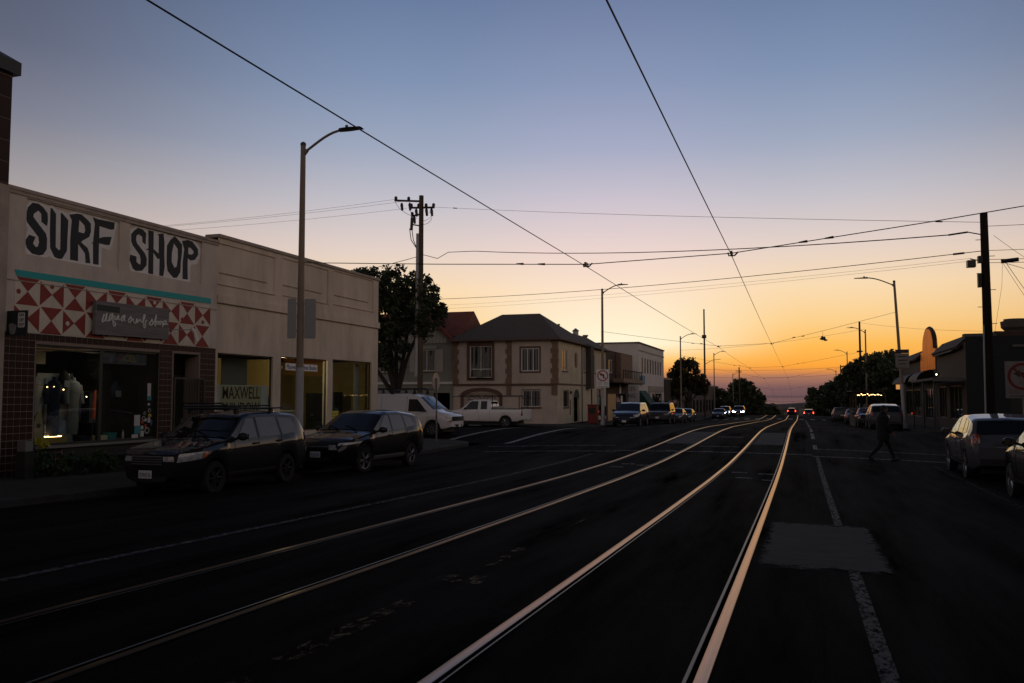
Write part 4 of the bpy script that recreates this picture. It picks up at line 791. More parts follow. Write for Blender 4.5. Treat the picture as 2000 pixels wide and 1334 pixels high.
# white commercial block and brown balcony building further on
FW = Fr((-17.2, 0, 0), (0, 1, 0), (1, 0, 0))
wb = thing('white_block', 'white flat roofed two storey block with a row of slim upper windows', 'building', (-25, 106, -1.2))
ws_ = [(98.6+1.95*k, 99.7+1.95*k, 4.3, 6.05) for k in range(8)]
b = MB(); FW.wall(b, 96.8, 115.6, -1.6, 7.6, ws_+[(98, 104.5, -1.1, 2.0), (106, 114, -1.1, 2.0)]); b.box(-34, -17.21+.005-.2, 96.81, 115.59, -1.5, 7.45); b.quad((-34, 96.8, -1.6), (-17.2, 96.8, -1.6), (-17.2, 96.8, 7.6), (-34, 96.8, 7.6)); b.build('wall', 'white_wall', wb)
FW.part('cornice', 'white_trim', wb, 96.7, 115.7, 7.6, 7.75, -.4, .12); FW.part('band', 'coping', wb, 96.75, 115.65, 6.75, 6.9, .001, .06); MB().box(-34, -17.1, 96.70, 96.79, 7.6, 7.75).build('cornice', 'white_trim', wb)
for h in ws_: window(FW, wb, *h, mull=0, w=.07, fm='coping', sill=None)
FW.part('shopfront', 'window_dark', wb, 98, 104.5, -1.1, 2.0, -.15, -.1); FW.part('shopfront', 'window_dark', wb, 106, 114, -1.1, 2.0, -.15, -.1)
FW.part('fascia_sign', 'coping', wb, 103, 114.5, 2.2, 2.9, .001, .15); FW.part('blue_sign', 'sign_skyblue', wb, 97.2, 99.0, 3.0, 4.0, .3, .36)
aw = MB(); aw.extr([FW.P(97.2, 2.3, .002), FW.P(97.2, .6, 1.3), FW.P(97.2, .3, 1.3), FW.P(97.2, .3, .002)], (0, 4.5, 0)); aw.build('awning', 'awning_green', wb)
for x, z in ((-27.5, 9.2), (-23.8, 8.8)):
    m_ = MB(); m_.lathe([(.25, 7.4), (.22, z-.2), (.34, z-.15), (.34, z), (.1, z+.02)], 8, Matrix.Translation((x, 99, 0))); m_.build('chimney', 'quoin', wb)
for k, (z, c, t) in enumerate(((2.3, 'red_paint', 'SERVICES'), (1.5, 'awning_green', 'PARKING'))):
    FWs = Fr((0, 96.8, 0), (1, 0, 0), (0, -1, 0)); FWs.text('wall_lettering', c, wb, t, -19.9, -17.6, z, z+.45, .01)
bb = thing('brown_balcony_building', 'dark brown timber fronted building with a balcony between the houses', 'building', (-20, 86, -.9))
b = MB(); FB2 = Fr((-17.55, 0, 0), (0, 1, 0), (1, 0, 0)); FB2.wall(b, 80.8, 92.4, -1.3, 6.1, [(82.5, 84.2, 3.9, 5.2), (87.5, 89.0, 3.3, 5.3), (82, 91, -.7, 1.9)]); b.box(-30, -17.8, 80.81, 92.39, -1.3, 6.0); b.build('wall', 'brown_wood', bb)
FB2.part('bay', 'quoin', bb, 86.0, 92.3, 3.1, 6.0, .002, .5); bal = FB2.part('balcony', 'balcony', bb, 81.8, 92.3, 3.0, 3.35, .52, 1.6); FB2.part('balcony_floor', 'brown_wood', bal, 81.8, 92.3, 2.9, 3.0, .002, 1.6)
for k in range(10): FB2.part('baluster', 'brown_wood', bal, 82+1.1*k, 82.08+1.1*k, 3.35, 4.1, 1.5, 1.58)
FB2.part('top_rail', 'brown_wood', bal, 81.8, 92.3, 4.1, 4.18, 1.48, 1.6)
window(FB2, bb, 82.5, 84.2, 3.9, 5.2, mull=1, sill=None); window(FB2, bb, 87.5, 89.0, 3.3, 5.3, mull=1, d=.43, sill=None)
FB2.part('shop_window', 'shopfront_lit', bb, 82, 86.3, -.7, 1.9, -.15, -.1); FB2.part('shop_window', 'window_dark', bb, 86.6, 91, -.7, 1.9, -.15, -.1); FB2.part('poster', 'sign_white', bb, 88.8, 89.6, -.3, 1.7, -.09, -.08); FB2.part('poster', 'sign_white', bb, 87.6, 88.4, 1.95, 3.0, .01, .02)
# low buildings and houses further down
def lowb(name, lab, cat, x0, x1, y0, y1, zt, m, facex, side, group=None, floors=1):
    zb_ = prof(y0)-.6
    t = thing(name, lab, cat, ((x0+x1)/2, (y0+y1)/2, zb_), group=group)
    fr = Fr((facex, 0, 0), (0, 1, 0), (side, 0, 0)); MB().box(x0, x1, y0, y1, min(prof(y1), zb_)-2, zt).build('wall', m, t)
    fr.part('parapet', 'coping', t, y0-.05, y1+.05, zt, zt+.25, -.4, .12)
    n = max(2, int((y1-y0)/5))
    for k in range(n):
        a = y0+(y1-y0)*(k+.25)/n; e = y0+(y1-y0)*(k+.75)/n
        fr.part('shop_window', 'window_dark', t, a, e, zb_+.9, zb_+3.0, .001, .03)
        if floors > 1: fr.part('window', 'window_dark', t, a, e, zb_+4.3, zb_+6.0, .001, .03)
    MB().box(x0+.5, x1-.5, y0-.03, y0-.001, zb_+1.0, zb_+1.2).build('side_band', 'coping', t)
    return t
lowb('low_shop', 'low flat roofed grey shop behind the golden lit tree', 'building', -32, -17.2, 117, 141, 3.9, 'grey_wall', -17.2, 1)
lowb('low_shop', 'long low building with flat roof left of the far trees', 'building', -34, -16.8, 143, 190, 3.6, 'grey_wall', -16.8, 1)
ROW = [(-1, 205, 226), (-1, 232, 256), (-1, 262, 300), (-1, 310, 350), (-1, 360, 410), (1, 150, 178), (1, 184, 214), (1, 222, 260), (1, 270, 320), (1, 330, 410)]
for k, (s, y0, y1) in enumerate(ROW):
    zt = prof(y1)+6.2+(k % 3)*.7
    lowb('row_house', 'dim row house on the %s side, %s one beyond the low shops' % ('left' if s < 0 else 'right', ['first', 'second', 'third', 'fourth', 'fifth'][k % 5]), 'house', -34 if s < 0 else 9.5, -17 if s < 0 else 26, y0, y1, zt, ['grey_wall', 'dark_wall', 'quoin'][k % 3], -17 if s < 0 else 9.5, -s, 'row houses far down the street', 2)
for k in range(7):
    x = -34+k*8.2; y = 445+7*(k % 3); zt = -13.5+8.6+(k % 3)*.8-(.9 if k == 5 else 0)
    t = thing('beach_house', 'tiny dim house at the foot of the far dune, %s from the left' % ['first', 'second', 'third', 'fourth', 'fifth', 'sixth', 'seventh'][k], 'house', (x, y, -13.6), group='houses below the dune')
    MB().box(x, x+7.4, y, y+12, -14.5, zt).build('wall', ['grey_wall', 'house_grey', 'quoin'][k % 3], t)
    MB().extr([(x-.3, y-.3, zt), (x+7.7, y-.3, zt), (x+3.7, y-.3, zt+1.8)], (0, 12.5, 0)).build('roof', 'roof_dark', t)
    for q in range(2): MB().box(x+1.2+3*q, x+2.8+3*q, y-.04, y-.001, zt-2.2, zt-1.0).build('window', 'blind_grey', t)

# ------------------------------------------------------------------ right side buildings
FRt = Fr((9.0, 0, 0), (0, 1, 0), (-1, 0, 0)); FRf = Fr((0, 55.6, 0), (1, 0, 0), (0, -1, 0))
bc = thing('blue_corner_building', 'dark blue single storey corner building with pale roof trim', 'building', (12, 61, -.4))
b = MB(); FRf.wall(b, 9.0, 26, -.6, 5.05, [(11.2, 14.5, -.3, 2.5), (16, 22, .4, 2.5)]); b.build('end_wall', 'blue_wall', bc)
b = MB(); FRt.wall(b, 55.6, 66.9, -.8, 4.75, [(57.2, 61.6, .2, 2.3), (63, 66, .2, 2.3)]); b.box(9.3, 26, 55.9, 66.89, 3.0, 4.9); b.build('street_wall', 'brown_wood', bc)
FRf.part('roof_trim', 'white_trim', bc, 11.4, 26, 4.42, 4.55, .002, .10); FRf.part('parapet_cap', 'white_trim', bc, 8.95, 10.6, 5.05, 5.22, -.6, .06)
FRf.part('roof_band', 'roof_brown', bc, 10.6, 26, 4.7, 5.35, -3.0, -.35)
for h in ((57.2, 61.6, .2, 2.3), (63, 66, .2, 2.3)): window(FRt, bc, *h, fm='frame_dark', mull=2, sill=None)
FRf.part('side_door', 'frame_dark', bc, 11.2, 14.5, -.4, 2.5, -.2, -.14); FRf.part('side_window', 'window_dark', bc, 16, 22, .4, 2.5, -.15, -.1)
pr = MB(); pr.extr([FRt.P(56.4, 4.55, .35), FRt.P(56.4, 5.25, -.35), FRt.P(56.4, 5.12, -.45), FRt.P(56.4, 4.42, .25)], (0, 10.3, 0)); pr.build('pent_roof', 'roof_brown', bc)
FRt.part('gutter', 'white_trim', bc, 58.5, 66.5, 4.36, 4.44, .2, .3)
MB().lathe([(.55, 5.2), (.55, 5.5), (.75, 5.7), (.78, 6.05), (.6, 6.1), (.6, 6.2)], 14, Matrix.Translation((12.1, 58.2, 0))).build('exhaust_vent', 'grey_wall', bc, smooth=True)
canopy = thing('canopy', 'flat canopy on thin posts over the right pavement', 'canopy', (8.2, 61, -.4))
FRt.part('canopy_roof', 'dark_wall', canopy, 56.0, 66.6, 2.55, 2.62, .12, 1.7); FRt.part('canopy_edge', 'white_trim', canopy, 56.0, 66.6, 2.62, 2.72, 1.62, 1.7); MB().box(7.3, 8.9, 55.93, 55.99, 2.5, 2.72).build('canopy_edge', 'white_trim', canopy)
for y in (56.3, 61, 66.3): FRt.part('canopy_post', 'frame_dark', canopy, y, y+.08, -.5, 2.55, 1.55, 1.63)
tv = thing('mission_front_tavern', 'tan building with curved parapet glowing in the last light', 'building', (12, 77, -.7))
b = MB(); cur = [(67.2, 4.7)]+[(67.2, 5.0), (68.4, 5.05), (68.5, 5.35)]+[(71.2+2.75*math.cos(a), 5.4+1.25*math.sin(a)) for a in np.linspace(math.pi, 0, 15)][::1]+[(73.95, 5.05), (75.2, 5.0), (75.2, 4.7)]
cur = [(67.2, 4.7), (67.2, 5.0), (68.3, 5.05)]+[(71.2-2.75*math.cos(a), 5.4+1.25*math.sin(a)) for a in np.linspace(0, math.pi, 15)]+[(74.1, 5.05), (75.2, 5.0), (75.2, 4.7)]
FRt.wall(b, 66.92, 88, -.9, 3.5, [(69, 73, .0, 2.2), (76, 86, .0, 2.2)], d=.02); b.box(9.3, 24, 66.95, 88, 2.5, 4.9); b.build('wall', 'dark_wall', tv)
b = MB(); FRt.wall(b, 66.92, 88, 3.5, 4.7, [], d=.025); b.build('upper_wall', 'brown_wood', tv)
for k in range(8): FRt.part('board', 'tan_glow', tv, 67.2+k*1.0, 68.16+k*1.0, 3.55, 4.69, .027, .05)
FRt.poly('curved_parapet', 'tan_glow', tv, [cur], -.14, .32)
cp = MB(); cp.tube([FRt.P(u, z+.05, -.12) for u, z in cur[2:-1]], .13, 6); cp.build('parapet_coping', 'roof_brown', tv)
for y0, y1 in ((75.3, 88.3),):
    pr = MB(); pr.extr([FRt.P(y0, 4.6, .4), FRt.P(y0, 5.3, -.35), FRt.P(y0, 5.18, -.45), FRt.P(y0, 4.48, .3)], (0, y1-y0, 0)); pr.build('pent_roof', 'roof_brown', tv)
window(FRt, tv, 69, 73, .0, 2.2, fm='frame_dark', mull=2, sill=None, d=-.08); window(FRt, tv, 76, 86, .0, 2.2, fm='frame_dark', mull=4, sill=None, d=-.08)
def barrel(u0, u1, z, lab):
    m_ = MB(); pts = [(0.03, z)]+[(.03+1.1*math.sin(a), z-.8+.8*math.cos(a)) for a in np.linspace(0, math.pi/2, 8)]+[(.03, z-.8)]
    m_.extr([FRt.P(u0, q, d) for d, q in pts], (0, u1-u0, 0)); return m_.build('awning', 'awning_dark', label=lab, cat='awning', group='awnings on the right', smooth=True)
barrel(68.5, 73.5, 3.55, 'rounded dark awning under the curved parapet'); barrel(76, 86, 3.5, 'longer rounded dark awning left of the curved parapet')
sl = thing('wall_lantern', 'small bright wall lamp under the roof edge of the right corner building', 'lamp', (8.9, 65.5, 3.1)); FRt.part('bracket', 'iron', sl, 65.42, 65.5, 3.1, 3.2, .002, .2); MB().ball(FRt.P(65.46, 3.12, .22), .045, 10, 7).build('bulb', 'lamp_warm', sl)
ol = thing('amber_lantern', 'amber lantern glowing beside the right lamp post', 'lamp', (8.6, 88.3, 2.8)); MB().box(8.45, 8.75, 88.6, 88.9, 2.3, 3.0).build('glass', 'amber_glass', ol); MB().box(8.4, 8.8, 88.55, 88.95, 3.0, 3.12).build('cap', 'iron', ol)
lowb('low_shop', 'plain dark shop building behind the right hand trees', 'building', 9.4, 26, 89, 146, 4.2, 'dark_wall', 9.4, -1)
# building on the near right corner (its front is what the shop windows opposite reflect)
lowb('low_shop', 'two storey stucco building at the near right corner beside the camera', 'building', 10.2, 26, -25, 33, 7.2, 'house_grey', 10.2, -1, None, 2)
lowb('low_shop', 'stucco building behind the camera on the left side of the street', 'building', -34, -17.3, -30, 1.8, 7.0, 'stucco_grey', -17.3, 1, None, 2)
# ------------------------------------------------------------------ street lamps, poles, signs
mat('pole_metal', (.26, .20, .155), .6, .0, var=.15, scale=1.5); mat('pole_band', (.46, .46, .47), .65, var=.1); mat('lamp_head', (.05, .055, .06), .5, .4)
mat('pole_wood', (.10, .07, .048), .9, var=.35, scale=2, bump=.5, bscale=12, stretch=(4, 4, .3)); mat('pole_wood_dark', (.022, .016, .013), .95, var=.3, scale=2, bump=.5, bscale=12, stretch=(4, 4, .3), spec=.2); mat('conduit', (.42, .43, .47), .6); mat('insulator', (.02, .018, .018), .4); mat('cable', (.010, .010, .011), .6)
mat('sign_back', (.34, .35, .36), .6, .0); mat('sign_red', (.42, .02, .025), .5); mat('sign_black', (.012, .012, .012), .5); mat('stop_back', (.42, .38, .34), .5, .4)
mat('sign_dim', (.24, .22, .21), .7, var=.15); mat('sign_red_dim', (.16, .012, .012), .6); mat('wire', (.012, .012, .013), .5, .3); mat('bronze', (.05, .035, .02), .5, .8)  # darker copies of the sign colours, dim light put into the paint
def lamp_post(label, x, y, h, arm, lean=0, base=None, band=True, armz=.55):
    z0 = base if base is not None else swz(x, y); s = 1 if arm > 0 else -1
    t = thing('street_lamp', label, 'street lamp', (x, y, z0), group='street lamps along the street')
    tx = x+lean; top = z0+h
    P_ = lambda f: (x+lean*f, y, z0+h*f)
    if band:
        MB().tube([P_(0), P_(.30)], [.125, .115], 14).build('lower_sleeve', 'pole_band', t, smooth=True)
        MB().tube([P_(.30), P_(1)], [.108, .075], 14).build('pole', 'pole_metal', t, smooth=True)
    else: MB().tube([P_(0), P_(1)], [.115, .07], 10).build('pole', 'pole_metal', t, smooth=True)
    MB().lathe([(.18, z0), (.18, z0+.25), (.13, z0+.35)], 12, Matrix.Translation((x, y, 0))).build('base', 'pole_band', t)
    MB().lathe([(.085, top-.02), (.085, top+.05), (.04, top+.09)], 10, Matrix.Translation((tx, y, 0))).build('cap', 'lamp_head', t)
    pts = [(tx+s*.05, y, top-.22)]
    for f in np.linspace(0, 1, 9)[1:]: pts.append((tx+arm*.74*f+s*.05, y, top-.22+armz*math.sin(f*math.pi/2)**1.1))
    MB().tube(pts, .038, 8).build('arm', 'pole_metal', t, smooth=True)
    MB().tube([(tx+s*.02, y, top-.30), (tx+s*.14, y, top-.16)], .06, 8).build('arm_bracket', 'pole_metal', t)
    e = pts[-1]; hd = MB(); L_ = abs(arm)*.26+.25
    sx = lambda f: e[0]+s*(f*L_-.12)
    hd.grid(lambda f, k: (sx(f), y+[-1, -.8, 0, .8, 1, .7, 0, -.7, -1][int(k)]*(.06+.11*math.sin(min(1, f*1.25+.15)*math.pi*.62)), e[2]+[.0, .035, .06, .035, 0, -.035, -.05, -.035, 0][int(k)]*(1.15-.75*f)), list(np.linspace(0, 1, 7)), list(range(9)))
    hd.build('lamp_head', 'lamp_head', t, smooth=True)
    MB().lathe([(.04, e[2]+.04), (.045, e[2]+.12), (.01, e[2]+.14)], 8, Matrix.Translation((e[0]+s*.1, y, 0))).build('photocell', 'lamp_head', t)
    return t
LAMPS_L = [(-13.9, 22.2, 9.45, 'street lamp with tall bare pole standing before the stucco shops', True), (-13.9, 63.2, 10.0, 'street lamp carrying the no left turn sign by the corner house', True),
           (-13.6, 105, 10.0, 'street lamp on the left just before the golden tree', False), (-13.4, 145, 10.1, 'thin street lamp on the left beyond the parked cars', False), (-13.4, 186, 10.1, 'small street lamp on the left among the far trees', False), (-13.4, 228, 10, 'faint street lamp far down the left side', False)]
for x, y, h, lab, bd in LAMPS_L: lamp_post(lab, x, y, h, 1.75, 0, None, bd)
LAMPS_R = [(6.45, 62.8, 9.72, 'leaning street lamp in front of the curved parapet building', -.42), (6.9, 104, 10.2, 'street lamp on the right beside a tall thin pole', 0), (6.9, 145, 10.0, 'street lamp on the right above the dark trees', 0), (6.7, 186, 10.6, 'small street lamp right of the trolley wires', 0), (6.7, 228, 10.2, 'faint street lamp far down the right side', 0), (6.7, 270, 10.2, 'farthest faint street lamp on the right', 0)]
for x, y, h, lab, ln in LAMPS_R: lamp_post(lab, x, y, h, -2.3 if y < 70 else -1.75, ln, None, y < 70)
# backs of two parking signs on the near lamp
FA = Fr((-13.9, 22.2, 0), (math.cos(R(14)), math.sin(R(14)), 0), (math.sin(R(14)), -math.cos(R(14)), 0))
for nm, a, u0, u1, lab in (('a', 0, -.36, -.10, 'grey sign back on the left of the near lamp post'), ('b', 0, .11, .45, 'wider grey sign back on the right of the near lamp post')):
    pl = [(u0, 3.33), (u0+.03, 3.30), (u1-.03, 3.30), (u1, 3.33), (u1, 4.44), (u1-.03, 4.47), (u0+.03, 4.47), (u0, 4.44)]
    t = thing('street_sign', lab, 'sign', (-13.9, 22.2, 3.3), group='sign backs on the lamp post'); FA.poly('plate', 'sign_back', t, [pl], .10 if u0 < 0 else -.02, .006)
    for z in (3.5, 4.3): FA.part('clamp', 'metal_grey', t, min(u0, -.02) if u0 < 0 else 0, 0 if u0 < 0 else u1-.1, z, z+.04, .07 if u0 < 0 else -.05, .095 if u0 < 0 else -.025)
def noleft(label, x, y, w, h, z0, rz, post=True, pm='sign_white', rm='sign_red'):
    t = thing('no_left_turn_sign', label, 'sign', (x, y, z0), group='no left turn signs')
    fr = Fr((x, y, 0), (math.cos(rz), math.sin(rz), 0), (math.sin(rz), -math.cos(rz), 0))
    p = fr.part('plate', pm, t, -w/2, w/2, z0, z0+h, -.01, 0)
    r0 = w*.44; zc = z0+h-r0-.05
    ringf(MB(), fr, 0, zc, r0*.80, r0, .004).build('ring', rm, t)
    k = r0
    FRX = [(.28*k, -.5*k), (.28*k, .10*k), (.18*k, .26*k), (-.02*k, .30*k), (-.18*k, .30*k), (-.18*k, .48*k), (-.62*k, .20*k), (-.18*k, -.08*k), (-.18*k, .10*k), (0, .10*k), (.06*k, .04*k), (.06*k, -.5*k)]
    fr.poly('arrow', 'sign_black', t, [[(a, zc+b2) for a, b2 in FRX]], .005, .002)
    c, s = math.cos(R(-45)), math.sin(R(-45)); q = [(-r0*.86, -.07*k), (r0*.86, -.07*k), (r0*.86, .07*k), (-r0*.86, .07*k)]
    fr.poly('slash', rm, t, [[(a*c-b2*s, zc+a*s+b2*c) for a, b2 in q]], .009, .002)
    hh = z0+h-2*r0-.1; 
    for i, tx in enumerate(('7am - 9am', '4pm - 6pm')): fr.text('sign_text', 'sign_black', t, tx, -w*.40, w*.40, z0+.08+(hh-z0)*(.66-.34*i), z0+.08+(hh-z0)*(.66-.34*i)+(hh-z0)*.20, .004)
    fr.part('sign_rule', 'sign_black', t, -w*.40, w*.40, z0+.05, z0+.075, .003, .006)
    if post: MB().tube([(x, y+.05, swz(x, y)), (x, y+.05, z0+h)], .03, 8).build('post', 'metal_grey', t)
    return t
noleft('no left turn sign on the lamp post by the beige corner house', -13.82, 62.85, .93, 1.33, 2.28, R(10), False)
noleft('no left turn sign on a post at the right edge of the picture', 6.62, 31.0, .98, 1.16, 1.56, R(-8), True, 'sign_dim', 'sign_red_dim')
# stop sign (seen from behind)
t = thing('stop_sign', 'back of an octagonal stop sign on a thin post at the left corner', 'sign', (-14.9, 34.6, swz(-14.9, 34.6)))
FO = Fr((-14.9, 34.6, 0), (0, 1, 0), (1, 0, 0)); oc = [(.41*math.cos(R(22.5+45*k)), 2.25+.41*math.sin(R(22.5+45*k))) for k in range(8)]
FO.poly('plate', 'stop_back', t, [oc], -.03, .006); FO.part('post', 'metal_grey', t, -.03, .03, swz(-14.9, 34.6), 2.4, -.024, .03); FO.poly('face', 'sign_red', t, [oc], -.038, .004)
# sign on right lamp
t = thing('street_sign', 'white street sign with black header on the right leaning lamp post', 'sign', (6.35, 62.6, 3.5)); FQ = Fr((6.38, 62.62, 0), (1, 0, 0), (0, -1, 0))
FQ.part('plate', 'sign_dim', t, -.42, .42, 3.52, 4.46, 0, .01); FQ.part('header', 'sign_black', t, -.42, .42, 4.47, 4.72, 0, .012)
for k in range(3): FQ.part('sign_line', 'sign_black', t, -.3+.05*k, .3-.04*k, 4.22-.24*k, 4.28-.24*k, .011, .013)
def sag(a, b, s=.3, n=14):
    a, b = Vector(a), Vector(b); return [a.lerp(b, i/n)-Vector((0, 0, s*4*(i/n)*(1-i/n))) for i in range(n+1)]
# utility poles
def wpole(label, x, y, z1, r0, r1, name='utility_pole'):
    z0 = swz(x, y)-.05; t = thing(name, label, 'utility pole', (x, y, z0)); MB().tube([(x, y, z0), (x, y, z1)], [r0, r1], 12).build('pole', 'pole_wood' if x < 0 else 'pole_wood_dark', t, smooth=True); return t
UL = (-25.05, 55.3); upl = wpole('tall wooden utility pole with insulators beside the big tree', *UL, 15.7, .20, .16)
MB().tube([(UL[0]-.24, UL[1]-.10, 3.0), (UL[0]-.20, UL[1]-.10, 13.0)], .13, 8).build('conduit', 'conduit', upl, smooth=True)
def xarm(t, c, dirv, l0, l1, nins, m='insulator'):
    d = Vector(dirv).normalized(); c = Vector(c); MB().tube([c+d*l0, c+d*l1], .075, 4).build('crossarm', 'pole_wood', t)
    for k in range(nins):
        p = c+d*(l0+(l1-l0)*(k+.1)/(max(nins-1, 1)+.2)); MB().lathe([(.04, p.z+.05), (.115, p.z+.09), (.115, p.z+.22), (.05, p.z+.30)], 8, Matrix.Translation((p.x, p.y, 0))).build('insulator', m, t)
xarm(upl, (UL[0], UL[1], 15.3), (-1, -.25, .05), -.1, 1.9, 3); xarm(upl, (UL[0], UL[1], 14.85), (1, -.3, -.12), -1.0, 1.2, 4); xarm(upl, (UL[0], UL[1], 14.4), (-1, .5, 0), 0, 1.1, 2)
for dx, dy, z in ((-1.35, -.34, 15.22), (-.8, -.2, 15.22), (-.45, .13, 14.83), (.9, -.27, 14.70), (.45, -.13, 14.76), (-.7, .35, 14.38)): MB().tube([(UL[0]+dx, UL[1]+dy, z), (UL[0]+dx, UL[1]+dy, z-.15), (UL[0]+dx+.05, UL[1]+dy, z-.55)], [.05, .11, .085], 7).build('fuse', 'insulator', upl)
for a_, b_ in (((-1.9, -.47, 15.5), (-1.35, -.34, 14.7)), ((-1.35, -.34, 14.7), (-.45, .1, 14.3)), ((-.8, -.2, 14.7), (-.3, 0, 14.1)), ((.9, -.27, 14.15), (.1, -.1, 13.9))): MB().tube(sag((UL[0]+a_[0], UL[1]+a_[1], a_[2]), (UL[0]+b_[0], UL[1]+b_[1], b_[2]), .12, 6), .014, 4).build('jumper_wire', 'cable', upl)
MB().tube([(UL[0]-.75, UL[1], 13.3), (UL[0]-.7, UL[1], 14.2)], .11, 8).build('cable_head', 'insulator', upl); MB().tube([(UL[0], UL[1], 13.55), (UL[0]-.7, UL[1], 13.7)], .05, 5).build('bracket', 'insulator', upl)
for o_ in (-.12, .05): MB().tube([(UL[0]-.72+o_, UL[1]-.1, 13.4), (UL[0]-.6+o_, UL[1]-.1, 12.6), (UL[0]-.25, UL[1]-.1, 11.9)], .03, 5).build('riser_cable', 'cable', upl)
MB().tube([(UL[0]+.25+.65*math.sin(a), UL[1]-.2, 14.0-.5*math.cos(a)+.1) for a in np.linspace(-.3, 2.4, 12)], .015, 4).build('loop_cable', 'cable', upl)
UR = (6.5, 35.5); upr = wpole('thick dark utility pole at the right corner with many wires', *UR, 8.35, .19, .13)
for k in range(9): MB().tube([(UR[0]+(.1 if k % 2 else -.3), UR[1], 2.4+.62*k), (UR[0]+(.32 if k % 2 else -.1), UR[1], 2.4+.62*k)], .012, 4).build('climbing_step', 'iron', upr)
MB().box(UR[0]-.62, UR[0]-.34, UR[1]-.2, UR[1]+.1, 6.35, 6.60).build('terminal_box', 'insulator', upr); MB().tube([(UR[0], UR[1], 6.55), (UR[0]-.5, UR[1]-.05, 6.66)], .02, 5).build('box_arm', 'iron', upr)
MB().box(UR[0]-.28, UR[0]-.16, UR[1]-.15, UR[1]+.05, 5.6, 6.1).build('switch_box', 'iron', upr); MB().box(UR[0]-.25, UR[0]-.1, UR[1]-.15, UR[1]+.1, 6.5, 6.75).build('clamp', 'iron', upr)
MB().tube([(UR[0]+.45, UR[1]-.3, 6.48), (UR[0]+1.0, UR[1]-.4, 6.52)], .075, 8).build('splice_case', 'insulator', upr)
MB().tube([(UR[0]-.2, UR[1]-.18, -.3), (UR[0]-.16, UR[1]-.16, 4.2)], .03, 6).build('conduit', 'conduit', upr)
p2 = wpole('tall thin pole between the left lamps with small lamp arms', -14.0, 136.3, 15.1, .17, .11)
MB().tube([(-13.9, 136.3, 6.6), (-12.9, 136.3, 7.2), (-11.6, 136.3, 7.35)], .04, 6).build('arm', 'pole_metal', p2); MB().box(-14.35, -13.7, 136.1, 136.5, 10.6, 11.1).build('transformer', 'insulator', p2)
p3 = wpole('thin utility pole just left of a right hand street lamp', 6.35, 104.6, 10.0, .14, .10); MB().box(6.0, 6.6, 104.4, 104.8, 6.6, 6.75).build('crossarm', 'iron', p3)
p4 = wpole('short pole with insulators left of the far trees', -9.9, 152, 6.6, .12, .1); MB().box(-10.5, -9.5, 151.9, 152.1, 5.9, 6.0).build('crossarm', 'iron', p4)
p5 = wpole('thin far pole beside a right hand lamp above the trees', 7.6, 186.5, 8.0, .13, .1); MB().box(7.2, 8.0, 186.4, 186.6, 3.6, 3.75).build('crossarm', 'iron', p5)
for x, y, h, w_ in ((-10.6, 330, 7, 'second'), (-9.6, 380, 5, 'third'), (-4.8, 420, 4, 'rightmost'), (-13, 300, 8, 'leftmost')):
    wpole(f'faint distant pole before the dune, {w_} of four', x, y, prof(y)+h+3, .12, .1, 'distant_pole')['group'] = 'distant poles before the dune'

# ------------------------------------------------------------------ wires
def wire(name, label, cat, pts, r, group=None, m='wire', n=5):
    t = thing(name, label, cat, tuple(pts[0]), group=group); MB().tube(pts, r, n).build('strand', m, t); return t
def bead(t, pts, f, ln, r):
    k = f*(len(pts)-1); i = min(int(k), len(pts)-2); p = pts[i].lerp(pts[i+1], k-i); d = (pts[i+1]-pts[i]).normalized()*ln/2
    MB().tube([p-d, p+d], r, 6).build('insulator', 'insulator', t)
SPY = [-18, 22.2, 63, 104.5, 145, 186, 228, 270]
for xs_, lab in (((-5.3, -5.3, -5.5, -5.6, -5.6, -5.6, -5.6, -5.6), 'left trolley wire running over the left track'), ((-1.45, -1.58, -1.88, -1.95, -2.0, -2.0, -2.0, -2.0), 'right trolley wire running over the right track')):
    zz = [5.15, 5.02, 5.12, 4.9, 4.5, 3.0, .2, -2.6] if xs_[0] < -3 else [5.0, 5.12, 5.25, 5.0, 4.6, 3.1, .3, -2.5]
    pts = []
    for (x0, y0, z0), (x1, y1, z1) in zip(list(zip(xs_, SPY, zz)), list(zip(xs_, SPY, zz))[1:]): pts += sag((x0, y0, z0), (x1, y1, z1), .05, 8)[:-1]
    pts.append(Vector((xs_[-1], SPY[-1], zz[-1])))
    t = wire('trolley_wire', lab, 'wire', pts, .0095, 'trolley wires'); 
    for k in range(1, 6): MB().obox((xs_[k], SPY[k], zz[k]+.05), (.05, .3, .1)).build('hanger_clamp', 'insulator', t)
def span(label, y, xl, zl, xr, zr, zA, zB, xA, xB, r=.011):
    t = thing('span_wire', label, 'wire', (xA, y, zA), group='span wires across the street')
    zA += .06; zB += .06
    MB().tube([(xl, y, zl), ((xl+xA)/2, y, (zl+zA)/2-.02), (xA, y, zA), (xB, y, zB), ((xB+xr)/2, y, (zB+zr)/2-.03), (xr, y, zr)], r, 5).build('strand', 'wire', t)
    for f in (.22, .78):
        x = xl+(xA-xl)*(.82 if f < .5 else 0) if f < .5 else xB+(xr-xB)*.22; z = (zl+(zA-zl)*.82) if f < .5 else zB+(zr-zB)*.22-.01
        for o_ in (-.3, .3): MB().tube([(x+o_-.10, y, z-(x*0+o_-.10)*(.06 if f < .5 else -.11)), (x+o_+.10, y, z-(o_+.10)*(.06 if f < .5 else -.11))], [.018, .034], 6).build('strain_insulator', 'insulator', t)
    for x, z in ((xA, zA), (xB, zB)):
        MB().tube([(x-.09, y, z+.02), (x-.07, y, z-.06), (x+.07, y, z-.06), (x+.16, y, z+.03)], .02, 5).build('hanger', 'bronze', t)
    return t
span('nearest span wire from the near lamp post across both tracks', 22.2, -13.85, 5.54, 7.5, 6.25, 5.02, 5.12, -5.3, -1.58, .012)
